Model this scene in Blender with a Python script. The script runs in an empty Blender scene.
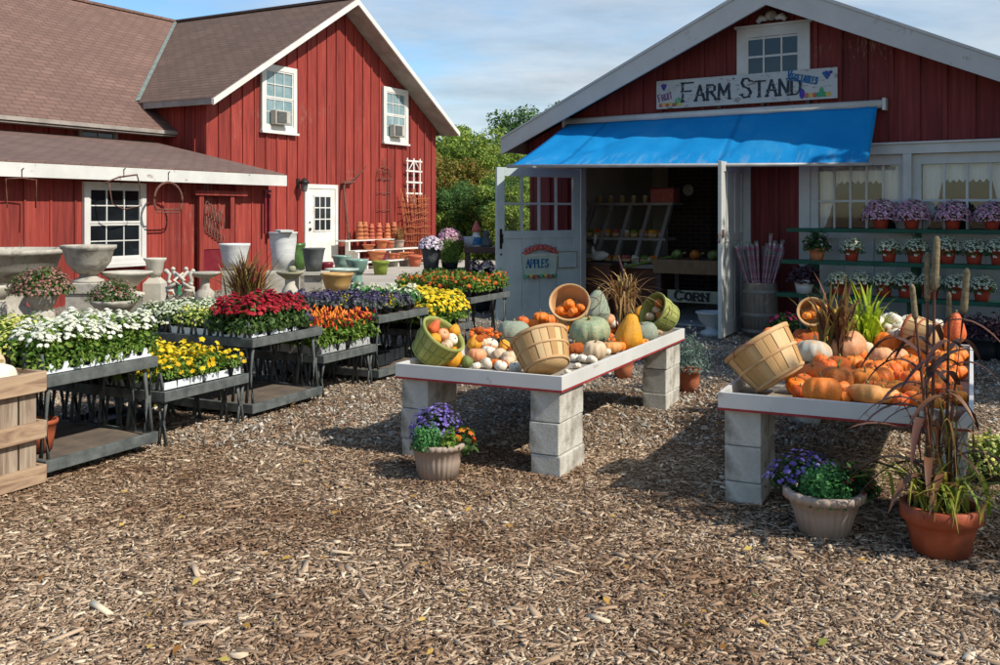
import bpy, math, random
import numpy as np
from mathutils import Vector, Matrix
rng = np.random.default_rng(7); random.seed(7)
S = bpy.context.scene
COL = S.collection
F = 972.0; CX = 500.0; HV = 212.0; H = 1.6
R = math.radians

# ---------------------------------------------------------------- measuring
def at(u, v, Y):
    return Vector(((u-CX)/F*Y, Y, H-(v-HV)/F*Y))
def onz(u, v, z):
    Y = (H-z)*F/(v-HV)
    return Vector(((u-CX)/F*Y, Y, z))
def sm(t):
    t = max(0.0, min(1.0, t)); return t*t*(3-2*t)
def gz(x, y):
    return 0.22*sm((y-10.5)/5.5)*sm((0.9-x)/2.0)
class Frame:
    def __init__(s, ox, oy, dx, dy):
        n = math.hypot(dx, dy); s.o = (ox, oy); s.x = (dx/n, dy/n); s.y = (-dy/n, dx/n)
        s.rot = math.atan2(dy, dx)
    def w(s, x, y, z=0): return Vector((s.o[0]+s.x[0]*x+s.y[0]*y, s.o[1]+s.x[1]*x+s.y[1]*y, z))
    def loc(s, p):
        a, b = p[0]-s.o[0], p[1]-s.o[1]
        return (a*s.x[0]+b*s.x[1], a*s.y[0]+b*s.y[1])
    def hit(s, u, v, y=0):                       # pixel -> local x, z in the plane local y
        k = (u-CX)/F; ox = s.o[0]+s.y[0]*y; oy = s.o[1]+s.y[1]*y
        x = (k*oy-ox)/(s.x[0]-k*s.x[1]); Y = oy+s.x[1]*x
        return x, H-(v-HV)/F*Y

# ---------------------------------------------------------------- materials
def lin(h):
    h = h.lstrip('#'); o = []
    for i in (0, 2, 4):
        c = int(h[i:i+2], 16)/255; o.append(c/12.92 if c <= .04045 else ((c+.055)/1.055)**2.4)
    return (*o, 1)
def newmat(name):
    m = bpy.data.materials.new(name); m.use_nodes = True
    nt = m.node_tree; b = nt.nodes['Principled BSDF']; return m, nt, b
def ramp(nt, fac, stops):
    r = nt.nodes.new('ShaderNodeValToRGB'); e = r.color_ramp.elements
    while len(e) < len(stops): e.new(.5)
    for i, (p, c) in enumerate(stops): e[i].position = p; e[i].color = c
    nt.links.new(fac, r.inputs[0]); return r.outputs[0]
def noise(nt, vec, scale, detail=4, rough=.55, dist=0):
    n = nt.nodes.new('ShaderNodeTexNoise'); n.inputs['Scale'].default_value = scale
    n.inputs['Detail'].default_value = detail; n.inputs['Roughness'].default_value = rough
    n.inputs['Distortion'].default_value = dist
    if vec: nt.links.new(vec, n.inputs['Vector'])
    return n.outputs['Fac']
def mapping(nt, scale=(1, 1, 1), kind='Object', rot=(0, 0, 0)):
    t = nt.nodes.new('ShaderNodeTexCoord'); mp = nt.nodes.new('ShaderNodeMapping')
    mp.inputs['Scale'].default_value = scale; mp.inputs['Rotation'].default_value = rot
    nt.links.new(t.outputs[kind], mp.inputs['Vector']); return mp.outputs[0]
def mixc(nt, f, a, b, mode='MIX'):
    n = nt.nodes.new('ShaderNodeMix'); n.data_type = 'RGBA'; n.blend_type = mode
    if isinstance(f, (int, float)): n.inputs[0].default_value = f
    else: nt.links.new(f, n.inputs[0])
    for i, x in ((6, a), (7, b)):
        if isinstance(x, tuple): n.inputs[i].default_value = x
        else: nt.links.new(x, n.inputs[i])
    return n.outputs[2]
def bump(nt, b, h, strength, dist=.01):
    n = nt.nodes.new('ShaderNodeBump'); n.inputs['Strength'].default_value = strength
    n.inputs['Distance'].default_value = dist
    nt.links.new(h, n.inputs['Height']); nt.links.new(n.outputs[0], b.inputs['Normal'])
def M(name, c1, c2=None, scale=6, rough=.75, bmp=.2, bscale=None, stretch=(1, 1, 1), spec=.3, objrand=0, c3=None, metal=0, lo=.35, hi=.65, bdist=.004):
    m, nt, b = newmat(name); c1 = lin(c1); c2 = lin(c2) if c2 else c1
    v = mapping(nt, stretch); f = noise(nt, v, scale, 5, .6)
    stops = [(lo, c1), (hi, c2)] if not c3 else [(lo, c1), ((lo+hi)/2, c2), (hi, lin(c3))]
    c = ramp(nt, f, stops)
    if objrand:
        oi = nt.nodes.new('ShaderNodeObjectInfo'); hs = nt.nodes.new('ShaderNodeHueSaturation')
        mr = nt.nodes.new('ShaderNodeMapRange'); mr.inputs[3].default_value = 1-objrand; mr.inputs[4].default_value = 1+objrand
        nt.links.new(oi.outputs['Random'], mr.inputs[0]); nt.links.new(mr.outputs[0], hs.inputs['Value'])
        mr2 = nt.nodes.new('ShaderNodeMapRange'); mr2.inputs[3].default_value = .5-objrand*.09; mr2.inputs[4].default_value = .5+objrand*.09
        wn = nt.nodes.new('ShaderNodeTexWhiteNoise'); wn.noise_dimensions = '1D'
        nt.links.new(oi.outputs['Random'], wn.inputs['W']); nt.links.new(wn.outputs['Value'], mr2.inputs[0]); nt.links.new(mr2.outputs[0], hs.inputs['Hue'])
        nt.links.new(c, hs.inputs['Color']); c = hs.outputs[0]
    nt.links.new(c, b.inputs['Base Color'])
    b.inputs['Roughness'].default_value = rough; b.inputs['Specular IOR Level'].default_value = spec; b.inputs['Metallic'].default_value = metal
    if bmp: bump(nt, b, noise(nt, v, bscale or scale*6, 6, .65), bmp, bdist)
    return m
def island(name, stops, rough=.6, trans=.3, spec=.25):
    m, nt, b = newmat(name); g = nt.nodes.new('ShaderNodeNewGeometry')
    c = ramp(nt, g.outputs['Random Per Island'], [(p, lin(h)) for p, h in stops])
    nt.links.new(c, b.inputs['Base Color']); b.inputs['Roughness'].default_value = rough; b.inputs['Specular IOR Level'].default_value = spec
    if trans:
        t = nt.nodes.new('ShaderNodeBsdfTranslucent'); nt.links.new(c, t.inputs[0]); mx = nt.nodes.new('ShaderNodeMixShader')
        mx.inputs[0].default_value = trans; nt.links.new(b.outputs[0], mx.inputs[1]); nt.links.new(t.outputs[0], mx.inputs[2])
        nt.links.new(mx.outputs[0], nt.nodes['Material Output'].inputs['Surface'])
    return m
def siding(name, base, dark, light, board, axis='X', weather=0.0):
    m, nt, b = newmat(name)
    t = nt.nodes.new('ShaderNodeTexCoord'); sp = nt.nodes.new('ShaderNodeSeparateXYZ'); nt.links.new(t.outputs['Object'], sp.inputs[0])
    d = nt.nodes.new('ShaderNodeMath'); d.operation = 'DIVIDE'; d.inputs[1].default_value = board
    s2 = nt.nodes.new('ShaderNodeMath'); s2.operation = 'ADD'; nt.links.new(sp.outputs['X'], s2.inputs[0]); nt.links.new(sp.outputs['Y'], s2.inputs[1])
    nt.links.new(s2.outputs[0], d.inputs[0]); fl = nt.nodes.new('ShaderNodeMath'); fl.operation = 'FLOOR'; nt.links.new(d.outputs[0], fl.inputs[0])
    wn = nt.nodes.new('ShaderNodeTexWhiteNoise'); wn.noise_dimensions = '1D'; nt.links.new(fl.outputs[0], wn.inputs['W'])
    v = mapping(nt, (9, 9, .45)); f = noise(nt, v, 2.2, 6, .65, .4)
    c = ramp(nt, f, [(.3, lin(dark)), (.52, lin(base)), (.75, lin(light))])
    hs = nt.nodes.new('ShaderNodeHueSaturation'); mr = nt.nodes.new('ShaderNodeMapRange'); mr.inputs[3].default_value = .78; mr.inputs[4].default_value = 1.15
    nt.links.new(wn.outputs['Value'], mr.inputs[0]); nt.links.new(mr.outputs[0], hs.inputs['Value']); nt.links.new(c, hs.inputs['Color']); c = hs.outputs[0]
    # worn flecks where the paint has gone
    f2 = noise(nt, mapping(nt, (6, 6, 1.1)), 5.5, 9, .74); wv = mapping(nt, (1, 1, 1)); f3 = noise(nt, wv, .7, 2)
    mul = nt.nodes.new('ShaderNodeMath'); mul.operation = 'MULTIPLY'; nt.links.new(f2, mul.inputs[0]); nt.links.new(f3, mul.inputs[1])
    wr = ramp(nt, mul.outputs[0], [(.36-weather, (0, 0, 0, 1)), (.40-weather, (1, 1, 1, 1))])
    c = mixc(nt, wr, c, lin('#8d6a5c'))
    nt.links.new(c, b.inputs['Base Color']); b.inputs['Roughness'].default_value = .7; b.inputs['Specular IOR Level'].default_value = .25
    bump(nt, b, f, .35, .01); return m
def shingles(name, vecmode, c1, c2, c3):
    m, nt, b = newmat(name); t = nt.nodes.new('ShaderNodeTexCoord'); sp = nt.nodes.new('ShaderNodeSeparateXYZ'); nt.links.new(t.outputs['Object'], sp.inputs[0])
    cb = nt.nodes.new('ShaderNodeCombineXYZ'); nt.links.new(sp.outputs[vecmode[0]], cb.inputs[0])
    mu = nt.nodes.new('ShaderNodeMath'); mu.operation = 'MULTIPLY'; mu.inputs[1].default_value = vecmode[1]; nt.links.new(sp.outputs['Z'], mu.inputs[0]); nt.links.new(mu.outputs[0], cb.inputs[1])
    br = nt.nodes.new('ShaderNodeTexBrick'); nt.links.new(cb.outputs[0], br.inputs['Vector'])
    br.inputs['Scale'].default_value = 1; br.inputs['Brick Width'].default_value = .3; br.inputs['Row Height'].default_value = .15; br.inputs['Mortar Size'].default_value = .016
    br.inputs['Mortar Smooth'].default_value = .4; br.inputs['Bias'].default_value = 0
    br.inputs['Color1'].default_value = lin(c1); br.inputs['Color2'].default_value = lin(c2); br.inputs['Mortar'].default_value = lin(c3)
    f = noise(nt, mapping(nt), 1.1, 6, .7); c = mixc(nt, ramp(nt, f, [(.3, (0, 0, 0, 1)), (.7, (.7, .7, .7, 1))]), br.outputs['Color'], lin(c3))
    f2 = noise(nt, mapping(nt), 60, 3, .7); c = mixc(nt, .35, c, ramp(nt, f2, [(.35, lin(c3)), (.65, lin(c1))]))
    nt.links.new(c, b.inputs['Base Color']); b.inputs['Roughness'].default_value = .9
    inv = nt.nodes.new('ShaderNodeMath'); inv.operation = 'SUBTRACT'; inv.inputs[0].default_value = 1; nt.links.new(br.outputs['Fac'], inv.inputs[1])
    bump(nt, b, inv.outputs[0], .7, .02); return m
def peeling(name, paint, wood, thr=.60, stretch=(1, 1, 1), scale=5):
    m, nt, b = newmat(name); v = mapping(nt, stretch); f = noise(nt, v, scale, 9, .7)
    k = ramp(nt, f, [(thr, (0, 0, 0, 1)), (thr+.03, (1, 1, 1, 1))])
    p = ramp(nt, noise(nt, mapping(nt), 2.2, 5, .6), [(.3, lin(paint)), (.7, tuple(min(1, x*.82) for x in lin(paint)[:3])+(1,))])
    w = ramp(nt, noise(nt, v, scale*4, 4), [(.35, lin(wood)), (.65, tuple(min(1, x*1.8) for x in lin(wood)[:3])+(1,))])
    nt.links.new(mixc(nt, k, p, w), b.inputs['Base Color']); b.inputs['Roughness'].default_value = .6; b.inputs['Specular IOR Level'].default_value = .3
    bump(nt, b, k, -.3, .004); return m
def glass(name, tint=(1, 1, 1, 1), refl=.12):
    m, nt, b = newmat(name); nt.nodes.remove(b)
    g = nt.nodes.new('ShaderNodeBsdfGlossy'); g.inputs['Roughness'].default_value = .03
    t = nt.nodes.new('ShaderNodeBsdfTransparent'); t.inputs[0].default_value = tint; x = nt.nodes.new('ShaderNodeMixShader')
    fr = nt.nodes.new('ShaderNodeFresnel'); fr.inputs[0].default_value = 1.45
    a = nt.nodes.new('ShaderNodeMath'); a.operation = 'MULTIPLY_ADD'; a.inputs[1].default_value = 1; a.inputs[2].default_value = refl-.04; nt.links.new(fr.outputs[0], a.inputs[0])
    nt.links.new(a.outputs[0], x.inputs[0]); nt.links.new(t.outputs[0], x.inputs[1]); nt.links.new(g.outputs[0], x.inputs[2])
    nt.links.new(x.outputs[0], nt.nodes['Material Output'].inputs['Surface']); return m

MAT = {}
def mats():
    m = MAT
    m['red'] = siding('red_barn_boards', '#90382f', '#6c2a26', '#a34c3e', .35)
    m['redold'] = siding('red_shed_boards', '#923a31', '#6c2b27', '#a44f40', .42, weather=.015)
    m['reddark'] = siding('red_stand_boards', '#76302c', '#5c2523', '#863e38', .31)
    m['roofmain'] = shingles('brown_shingles_main', ('X', 1.7), '#8a6a5c', '#745548', '#57423a')
    m['roofgable'] = shingles('brown_shingles_gable', ('Y', 1.92), '#7d6252', '#674f42', '#493930')
    m['roofshed'] = shingles('brown_shingles_shed', ('X', 4.9), '#84685c', '#6c5348', '#51403a')
    m['flash'] = M('valley_flashing', '#66706a', '#7d857c', 8)
    m['white'] = M('white_paint', '#cfccc2', '#e0ded6', 3, .5, .12)
    m['trim'] = peeling('peeling_white_trim', '#d6d4cc', '#7d7268', .62, (1, 1, 1), 5)
    m['fasciaold'] = peeling('peeling_grey_fascia', '#c4c3bc', '#857c73', .625, (1, 1, 1), 3.5)
    m['soffit'] = M('soffit_boards', '#a39a90', '#8a8178', 3)
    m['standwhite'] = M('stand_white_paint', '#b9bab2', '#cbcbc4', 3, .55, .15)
    m['doorpaint'] = M('pale_blue_grey_door_paint', '#a8b4b2', '#bcc6c3', 2.5, .5, .15)
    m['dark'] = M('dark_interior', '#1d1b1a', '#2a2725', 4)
    m['pane_dark'] = M('dark_window_glass', '#14181a', '#20262a', 2, .06, 0, spec=.6)
    m['pane_light'] = M('curtain_and_sky_reflection_glass', '#6f8a8e', '#8fa3a4', 3, .12, 0, spec=.6)  # pale curtain tone plus the bluish sky reflection, put into the pane colour
    m['glass'] = glass('clear_glass', refl=.045)
    m['iron'] = M('black_iron', '#1b1a1a', '#2c2826', 20, .5)
    m['rust'] = M('rusty_iron', '#5c3f35', '#7b5547', 20, .8)
    m['blue'] = M('blue_awning_canvas', '#1189cf', '#2398da', 4, .6, .15, 12, spec=.2)
    mm, nt, b = newmat('blue_awning_canvas_worn'); v = mapping(nt); f = noise(nt, v, 1.3, 6, .6); c = ramp(nt, f, [(.3, lin('#1292d2')), (.55, lin('#24a2de')), (.75, lin('#4cb0e0'))])
    sp = nt.nodes.new('ShaderNodeSeparateXYZ'); nt.links.new(v, sp.inputs[0]); lo_ = nt.nodes.new('ShaderNodeMapRange'); lo_.inputs[1].default_value = 2.42; lo_.inputs[2].default_value = 2.24; nt.links.new(sp.outputs['Z'], lo_.inputs[0])
    st = ramp(nt, noise(nt, mapping(nt, (5, 1, 1)), 2.5, 7, .7), [(.5, (0, 0, 0, 1)), (.62, (1, 1, 1, 1))]); mu = nt.nodes.new('ShaderNodeMath'); mu.operation = 'MULTIPLY'; nt.links.new(st, mu.inputs[0]); nt.links.new(lo_.outputs[0], mu.inputs[1]); m2_ = nt.nodes.new('ShaderNodeMath'); m2_.operation = 'MULTIPLY'; m2_.inputs[1].default_value = .55; nt.links.new(mu.outputs[0], m2_.inputs[0])
    c = mixc(nt, m2_.outputs[0], c, lin('#8fc0d8')); wv = nt.nodes.new('ShaderNodeTexWave'); wv.inputs['Scale'].default_value = .155; wv.inputs['Distortion'].default_value = 0; nt.links.new(v, wv.inputs['Vector'])
    c = mixc(nt, ramp(nt, wv.outputs['Fac'], [(.0, (.45, .45, .45, 1)), (.003, (0, 0, 0, 1))]), c, lin('#0a5c94')); nt.links.new(c, b.inputs['Base Color']); b.inputs['Roughness'].default_value = .75; b.inputs['Specular IOR Level'].default_value = .15; bump(nt, b, noise(nt, v, 9, 5, .6), .35, .02); m['blue'] = mm
    m['metal'] = M('grey_metal', '#9a9b99', '#b4b4b0', 6, .4, .05)
    m['block'] = M('painted_cinder_block', '#b0aa9c', '#c8c3b6', 4, .9, 1, 75, c3='#918a7b', bdist=.006)
    m['traywhite'] = peeling('white_tray_boards', '#d2cfc7', '#8d8478', .61, (.6, 1, 1.6), 7)
    m['redline'] = M('red_paint_edge', '#8c2a2c', '#a53a38', 15)
    m['ply'] = M('weathered_plywood', '#8b8071', '#a0937f', 6, .85, .3, stretch=(1, 6, 1))
    m['crate'] = None
    m['concrete'] = M('concrete_slab', '#a09a8e', '#b3ada0', 1.5, .9, .4, 60)
    m['stone'] = M('cast_stone', '#9d968a', '#b5ae9f', 6, .9, .5, 60, c3='#867e72')
    m['stonelight'] = M('pale_cast_stone', '#b3ac9c', '#c9c3b4', 6, .9, .5, 60)
    m['terra'] = M('terracotta', '#b0613f', '#c37a55', 6, .8, .15, objrand=.12)
    m['terrapot'] = M('orange_plastic_pot', '#98472c', '#ad5a3a', 5, .6, .15, 30, c3='#8a4a36')
    m['redpot'] = M('brick_red_nursery_pot', '#a13d2c', '#b04733', 5, .5, .05)
    m['taupe'] = M('taupe_ribbed_pot', '#a08c7c', '#b19d8c', 5, .55, .08)
    m['soil'] = M('potting_soil', '#2b211b', '#413329', 40, .95, .6)
    m['blackplastic'] = M('black_plastic', '#1d2022', '#2a2e30', 10, .5, .05)
    m['benchplastic'] = M('weathered_grey_black_bench', '#434746', '#666a66', 9, .7, .3, 40)
    m['benchwood'] = M('dusty_bench_floor', '#5a5048', '#716455', 8, .9, .4)
    m['whiteplastic'] = M('white_plastic_tray', '#d4d8da', '#dfe2e2', 5, .45, .05)
    m['glazegreen'] = M('green_glaze', '#66877a', '#8aa898', 7, .25, .05, spec=.5)
    m['glazedkgreen'] = M('dark_green_glaze', '#3f5f2e', '#56743e', 7, .3, .05, spec=.5)
    m['olive'] = M('olive_green_pot', '#6d7d2c', '#7e8f38', 7, .4, .05)
    m['glazetan'] = M('tan_glaze', '#b38a4f', '#c29d63', 6, .4, .05, spec=.5)
    m['glazepale'] = M('pale_celadon_glaze', '#9fb3a4', '#b8c5b6', 6, .3, .05, spec=.5)
    m['darkred'] = M('dark_red_glaze', '#6a1f2a', '#7d2a33', 6, .3)
    m['darkpot'] = M('charcoal_pot', '#4a4d4c', '#626462', 6, .7, .1)
    m['whitepot'] = M('white_glazed_pot', '#c5c6c2', '#dad9d4', 4, .5, .2, stretch=(1, 1, 6))
    m['tanbasket'] = M('split_wood_basket', '#c29a68', '#d8b684', 5, .7, .25, stretch=(6, 6, 1), bscale=14)
    m['tanhoop'] = M('basket_hoop_wood', '#b98d5e', '#cfa878', 6, .7, .2)
    m['greenbasket'] = M('green_painted_basket', '#92954c', '#a8aa62', 5, .7, .25, stretch=(6, 6, 1), bscale=14)
    m['greenhoop'] = M('green_basket_hoop', '#8c9048', '#a4a65e', 6, .7, .2)
    m['barrel'] = M('grey_barrel_staves', '#5d544b', '#7a7064', 4, .8, .4, stretch=(6, 6, .6))
    m['hoopiron'] = M('barrel_hoop', '#77736d', '#8c877f', 8, .5)
    m['shelfgreen'] = M('dark_green_paint', '#15432f', '#1d5540', 5, .55)
    m['darkwood'] = M('dark_brown_wood', '#47352f', '#5c463d', 5, .75, .3, stretch=(1, 1, 8))
    m['wicker'] = M('orange_brown_wicker', '#8f4d30', '#a8633f', 12, .8)
    m['porange'] = M('orange_pumpkin', '#e4701c', '#f08c30', 7, .5, .1, spec=.4, objrand=.10)
    m['pdeep'] = M('deep_orange_pumpkin', '#e05c12', '#ee7a22', 7, .45, .1, spec=.4, objrand=.10)
    m['ppink'] = M('pink_orange_pumpkin', '#d98a5a', '#e3a277', 6, .5, .1, spec=.4, objrand=.06)
    m['ptan'] = M('tan_orange_pumpkin', '#d68a45', '#dfa25f', 6, .5, .15, spec=.4, objrand=.06)
    m['pwhite'] = M('white_mini_pumpkin', '#dccfb6', '#e8dfcb', 6, .5, .1, spec=.4, objrand=.05)
    m['pbuff'] = M('buff_pumpkin', '#cfae8a', '#dac1a2', 6, .55, .15, objrand=.07)
    m['pgrey'] = M('grey_green_squash', '#8f9c86', '#b0b7a0', 14, .65, .8, 60, bdist=.01)
    m['pgreen'] = M('green_striped_squash', '#6f9270', '#a3a985', 9, .5, .2, c3='#c07a45', lo=.35, hi=.75)
    m['pyellow'] = M('yellow_gourd', '#dc9012', '#eca51f', 8, .45, .5, 50, spec=.4, bdist=.006)
    m['pwarty'] = M('warty_orange_squash', '#cd5a1c', '#dc7433', 12, .55, 1, 45, bdist=.012)
    m['pbrown'] = M('brown_blotched_pumpkin', '#7a4a22', '#d87a32', 14, .6, .6, 60)
    m['pblue'] = M('pale_blue_white_pumpkin', '#b8c2b8', '#c99f74', 3, .5, .1)
    m['pturban'] = M('red_orange_turban_squash', '#cc3f1c', '#e0844a', 9, .5, .4)
    m['pdkgreen'] = M('dark_green_gourd', '#3b4d25', '#8a9350', 16, .5, .2)
    for kk in ('porange', 'pdeep', 'ppink', 'ptan', 'pwhite', 'pbuff', 'pgrey', 'pgreen', 'pyellow', 'pwarty', 'pblue'):
        nt = m[kk].node_tree; b = nt.nodes['Principled BSDF']; src = b.inputs['Base Color'].links[0].from_socket
        oi = nt.nodes.new('ShaderNodeObjectInfo'); va = nt.nodes.new('ShaderNodeVectorMath'); va.operation = 'ADD'; nt.links.new(mapping(nt), va.inputs[0]); sc_ = nt.nodes.new('ShaderNodeMath'); sc_.operation = 'MULTIPLY'; sc_.inputs[1].default_value = 37; nt.links.new(oi.outputs['Random'], sc_.inputs[0]); nt.links.new(sc_.outputs[0], va.inputs[1])
        k1 = ramp(nt, noise(nt, va.outputs[0], 2.1, 6, .62), [(.45, (0, 0, 0, 1)), (.70, (.32, .32, .32, 1))]); c = mixc(nt, k1, src, lin('#cf8f42' if kk in ('porange', 'pdeep', 'pwarty', 'ptan') else '#a59a6c'))
        k2 = ramp(nt, noise(nt, va.outputs[0], 11, 6, .7), [(.62, (0, 0, 0, 1)), (.74, (.4, .4, .4, 1))]); c = mixc(nt, k2, c, lin('#6b4a2e')); nt.links.new(c, b.inputs['Base Color']); b.inputs['Roughness'].default_value = .58
    m['stem'] = M('dry_stem', '#7f6e42', '#9b8858', 12, .85, .3)
    m['greystem'] = M('dark_stem', '#4d4532', '#6b5f45', 12, .85, .3)
    L = island
    m['leaf'] = L('mum_leaf', [(0, '#2f471f'), (.5, '#486430'), (1, '#728a48')])
    m['leafdark'] = L('dark_leaf', [(0, '#1b3015'), (.5, '#2d4a20'), (1, '#48692f')])
    m['leafbright'] = L('bright_leaf', [(0, '#3f5f20'), (.5, '#5c7d2c'), (1, '#94a84a')])
    m['leafgrey'] = L('grey_lavender_leaf', [(0, '#55705c'), (.5, '#7b9482'), (1, '#a0b3a4')])
    m['leafdusk'] = L('dusky_kale_leaf', [(0, '#3f4a3c'), (.5, '#5d6a58'), (1, '#77707c')])
    m['leafkale'] = L('kale_leaf', [(0, '#356b32'), (.6, '#4f8a48'), (1, '#77a868')])
    m['leafpurple'] = L('purple_leaf', [(0, '#2a1a22'), (.5, '#45303a'), (1, '#6a4a55')])
    m['leafbronze'] = L('bronze_leaf', [(0, '#4f2f25'), (.35, '#7a4b34'), (.6, '#76763a'), (1, '#b08c52')])
    m['leafdry'] = L('dry_leaf', [(0, '#6d4a2c'), (.5, '#a37a48'), (1, '#d0b080')])
    m['millet'] = L('purple_millet_leaf', [(0, '#33211f'), (.4, '#55352c'), (.75, '#7a5238'), (1, '#73743c')], .45, .15, .45)
    m['milletgreen'] = L('green_millet_leaf', [(0, '#5e7a28'), (.5, '#8b9a3a'), (1, '#b58a4a')], .5, .3)
    m['chartreuse'] = L('chartreuse_leaf', [(0, '#9cb51f'), (1, '#c9dc45')], .5, .4)
    m['bwhite'] = L('white_bloom', [(0, '#c9ccae'), (.4, '#dcdcc8'), (1, '#ecebdd')], .7, .2)
    m['bred'] = L('red_bloom', [(0, '#740c1a'), (.6, '#a01826'), (1, '#b5303a')], .6, .15)
    m['byellow'] = L('yellow_bloom', [(0, '#cfa40c'), (.5, '#e0c01c'), (1, '#efe050')], .6, .2)
    m['borange'] = L('orange_bloom', [(0, '#b03a18'), (.5, '#cc5f22'), (.8, '#d98e2a'), (1, '#b02a22')], .6, .2)
    m['bbud'] = L('pale_yellow_bud', [(0, '#a9b35a'), (.6, '#d0cf7c'), (1, '#e8d940')], .6, .2)
    m['bpale'] = L('pale_green_white_bloom', [(0, '#b9c09a'), (1, '#dfe0c6')], .7, .2)
    m['bpink'] = L('pink_bloom', [(0, '#b57a90'), (.6, '#d19fb2'), (1, '#e8c8d2')], .6, .2)
    m['brose'] = L('rose_bud', [(0, '#87564e'), (.6, '#9a6f64'), (1, '#ab8a78')], .6, .2)
    m['bwpink'] = L('white_pink_bloom', [(0, '#d2b9c9'), (1, '#eadfe6')], .7, .2)
    m['bpurple'] = L('aster_purple_bloom', [(0, '#5a4690'), (.6, '#7763ac'), (1, '#a090c8')], .6, .2)
    m['bviolet'] = L('dusty_purple_bloom', [(0, '#3f3850'), (.6, '#5c5270'), (1, '#857c94')], .6, .15)
    m['bmagenta'] = L('magenta_bloom', [(0, '#a01845'), (1, '#d23a72')], .6, .2)
    m['treegreen'] = L('tree_leaf_green', [(0, '#4c6228'), (.4, '#728e38'), (.8, '#9cb04c'), (1, '#b8bc5c')], .7, .35)
    m['treedark'] = L('tree_leaf_dark', [(0, '#335026'), (.5, '#507038'), (1, '#789a54')], .7, .3)
    m['treeautumn'] = L('tree_leaf_autumn', [(0, '#5c6a2a'), (.5, '#8a8a3a'), (.8, '#98803e'), (1, '#a06c42')], .7, .35)
    m['bark'] = M('tree_bark', '#4a4038', '#655a4e', 8, .95, .6)
    m['chip'] = L('wood_chip', [(0, '#65503d'), (.2, '#8e735a'), (.5, '#ad9277'), (.85, '#c8b094'), (1, '#e6d3b4')], .9, 0)
    m['twig'] = L('twig', [(0, '#4b3a2e'), (1, '#8f7760')], .9, 0)
    # crate planks
    mm, nt, b = newmat('weathered_crate_wood'); v = mapping(nt, (1, 1, 9)); f = noise(nt, v, 2.2, 6, .6, 1.2)
    c = ramp(nt, f, [(.3, lin('#7a5f4c')), (.5, lin('#a5886c')), (.62, lin('#b59b7c')), (.75, lin('#8a8078'))]); nt.links.new(c, b.inputs['Base Color']); b.inputs['Roughness'].default_value = .85
    bump(nt, b, f, .4, .006); m['crate'] = mm
    mm, nt, b = newmat('weathered_crate_slats'); v = mapping(nt, (9, 9, 1)); f = noise(nt, v, 2.2, 6, .6, 1.2)
    c = ramp(nt, f, [(.3, lin('#6f5c4c')), (.5, lin('#93806c')), (.62, lin('#a59580')), (.75, lin('#7e7a76'))]); nt.links.new(c, b.inputs['Base Color']); b.inputs['Roughness'].default_value = .85
    bump(nt, b, f, .4, .006); m['slat'] = mm
    # dark brick chimney
    mm, nt, b = newmat('dark_brick'); br = nt.nodes.new('ShaderNodeTexBrick'); nt.links.new(mapping(nt, (1, 1, 1), rot=(R(90), 0, 0)), br.inputs['Vector'])
    br.inputs['Scale'].default_value = 1; br.inputs['Brick Width'].default_value = .22; br.inputs['Row Height'].default_value = .075; br.inputs['Mortar Size'].default_value = .006
    br.inputs['Color1'].default_value = lin('#3a2a28'); br.inputs['Color2'].default_value = lin('#4a3230'); br.inputs['Mortar'].default_value = lin('#6a625c')
    nt.links.new(br.outputs['Color'], b.inputs['Base Color']); b.inputs['Roughness'].default_value = .9; m['brick'] = mm
    mm = island('basket_slats', [(0, '#b08652'), (.5, '#c79f6c'), (1, '#dcbc8c')], .7, 0); m['tanslat'] = mm
    m['greenslat'] = island('green_basket_slats', [(0, '#8c8f48'), (.5, '#a0a25a'), (1, '#b4b470')], .7, 0)
    # printed flower sleeves
    mm, nt, b = newmat('printed_plastic_sleeve'); f = noise(nt, mapping(nt), 26, 3, .6)
    c = ramp(nt, f, [(.42, lin('#6b7c7c')), (.50, lin('#8a4058')), (.56, lin('#a05e78')), (.62, lin('#97a5a3'))]); nt.links.new(c, b.inputs['Base Color']); b.inputs['Roughness'].default_value = .3; m['sleeve'] = mm
    # lace curtain
    mm, nt, b = newmat('lace_curtain'); b.inputs['Base Color'].default_value = lin('#e4e5df'); b.inputs['Roughness'].default_value = .9
    t = nt.nodes.new('ShaderNodeBsdfTransparent'); x = nt.nodes.new('ShaderNodeMixShader'); x.inputs[0].default_value = .85
    nt.links.new(t.outputs[0], x.inputs[1]); nt.links.new(b.outputs[0], x.inputs[2]); nt.links.new(x.outputs[0], nt.nodes['Material Output'].inputs['Surface']); m['lace'] = mm
    m['signwhite'] = peeling('peeling_sign_board', '#b9bcb6', '#6f6a64', .57, (1, 1, 3), 7)
    m['ink'] = peeling('dark_sign_lettering', '#27323c', '#8f918c', .60, (1, 1, 2), 14)
    m['inkpurple'] = M('purple_sign_lettering', '#6a4668', '#805a7c', 20, .7, .1)
    m['inkblue'] = peeling('blue_sign_lettering', '#1d5f8c', '#8f9a9c', .60, (1, 1, 2), 14)
    m['gpurple'] = M('painted_purple', '#3d3580', '#4d459a', 20, .7)
    m['ggreen'] = M('painted_green', '#3a8a5a', '#56a070', 20, .7)
    m['gred'] = M('painted_red', '#a8504a', '#b8685c', 20, .7)
    m['gyellow'] = M('painted_yellow', '#c0a24a', '#ccb060', 20, .7)
    m['cream'] = M('cream_board', '#8a866c', '#a5a184', 6, .7)
    m['wallin'] = M('interior_plaster', '#c6bfb0', '#d2cbbd', 2, .9)
    m['brownbox'] = M('brown_counter', '#5c3a2a', '#6e4836', 4, .8, stretch=(1, 1, 6))
    m['inwood'] = M('interior_wood', '#6b5138', '#82664a', 4, .8, stretch=(6, 1, 1))
    m['ac'] = M('air_conditioner_case', '#a9a59a', '#bbb7ac', 6, .5)
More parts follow.
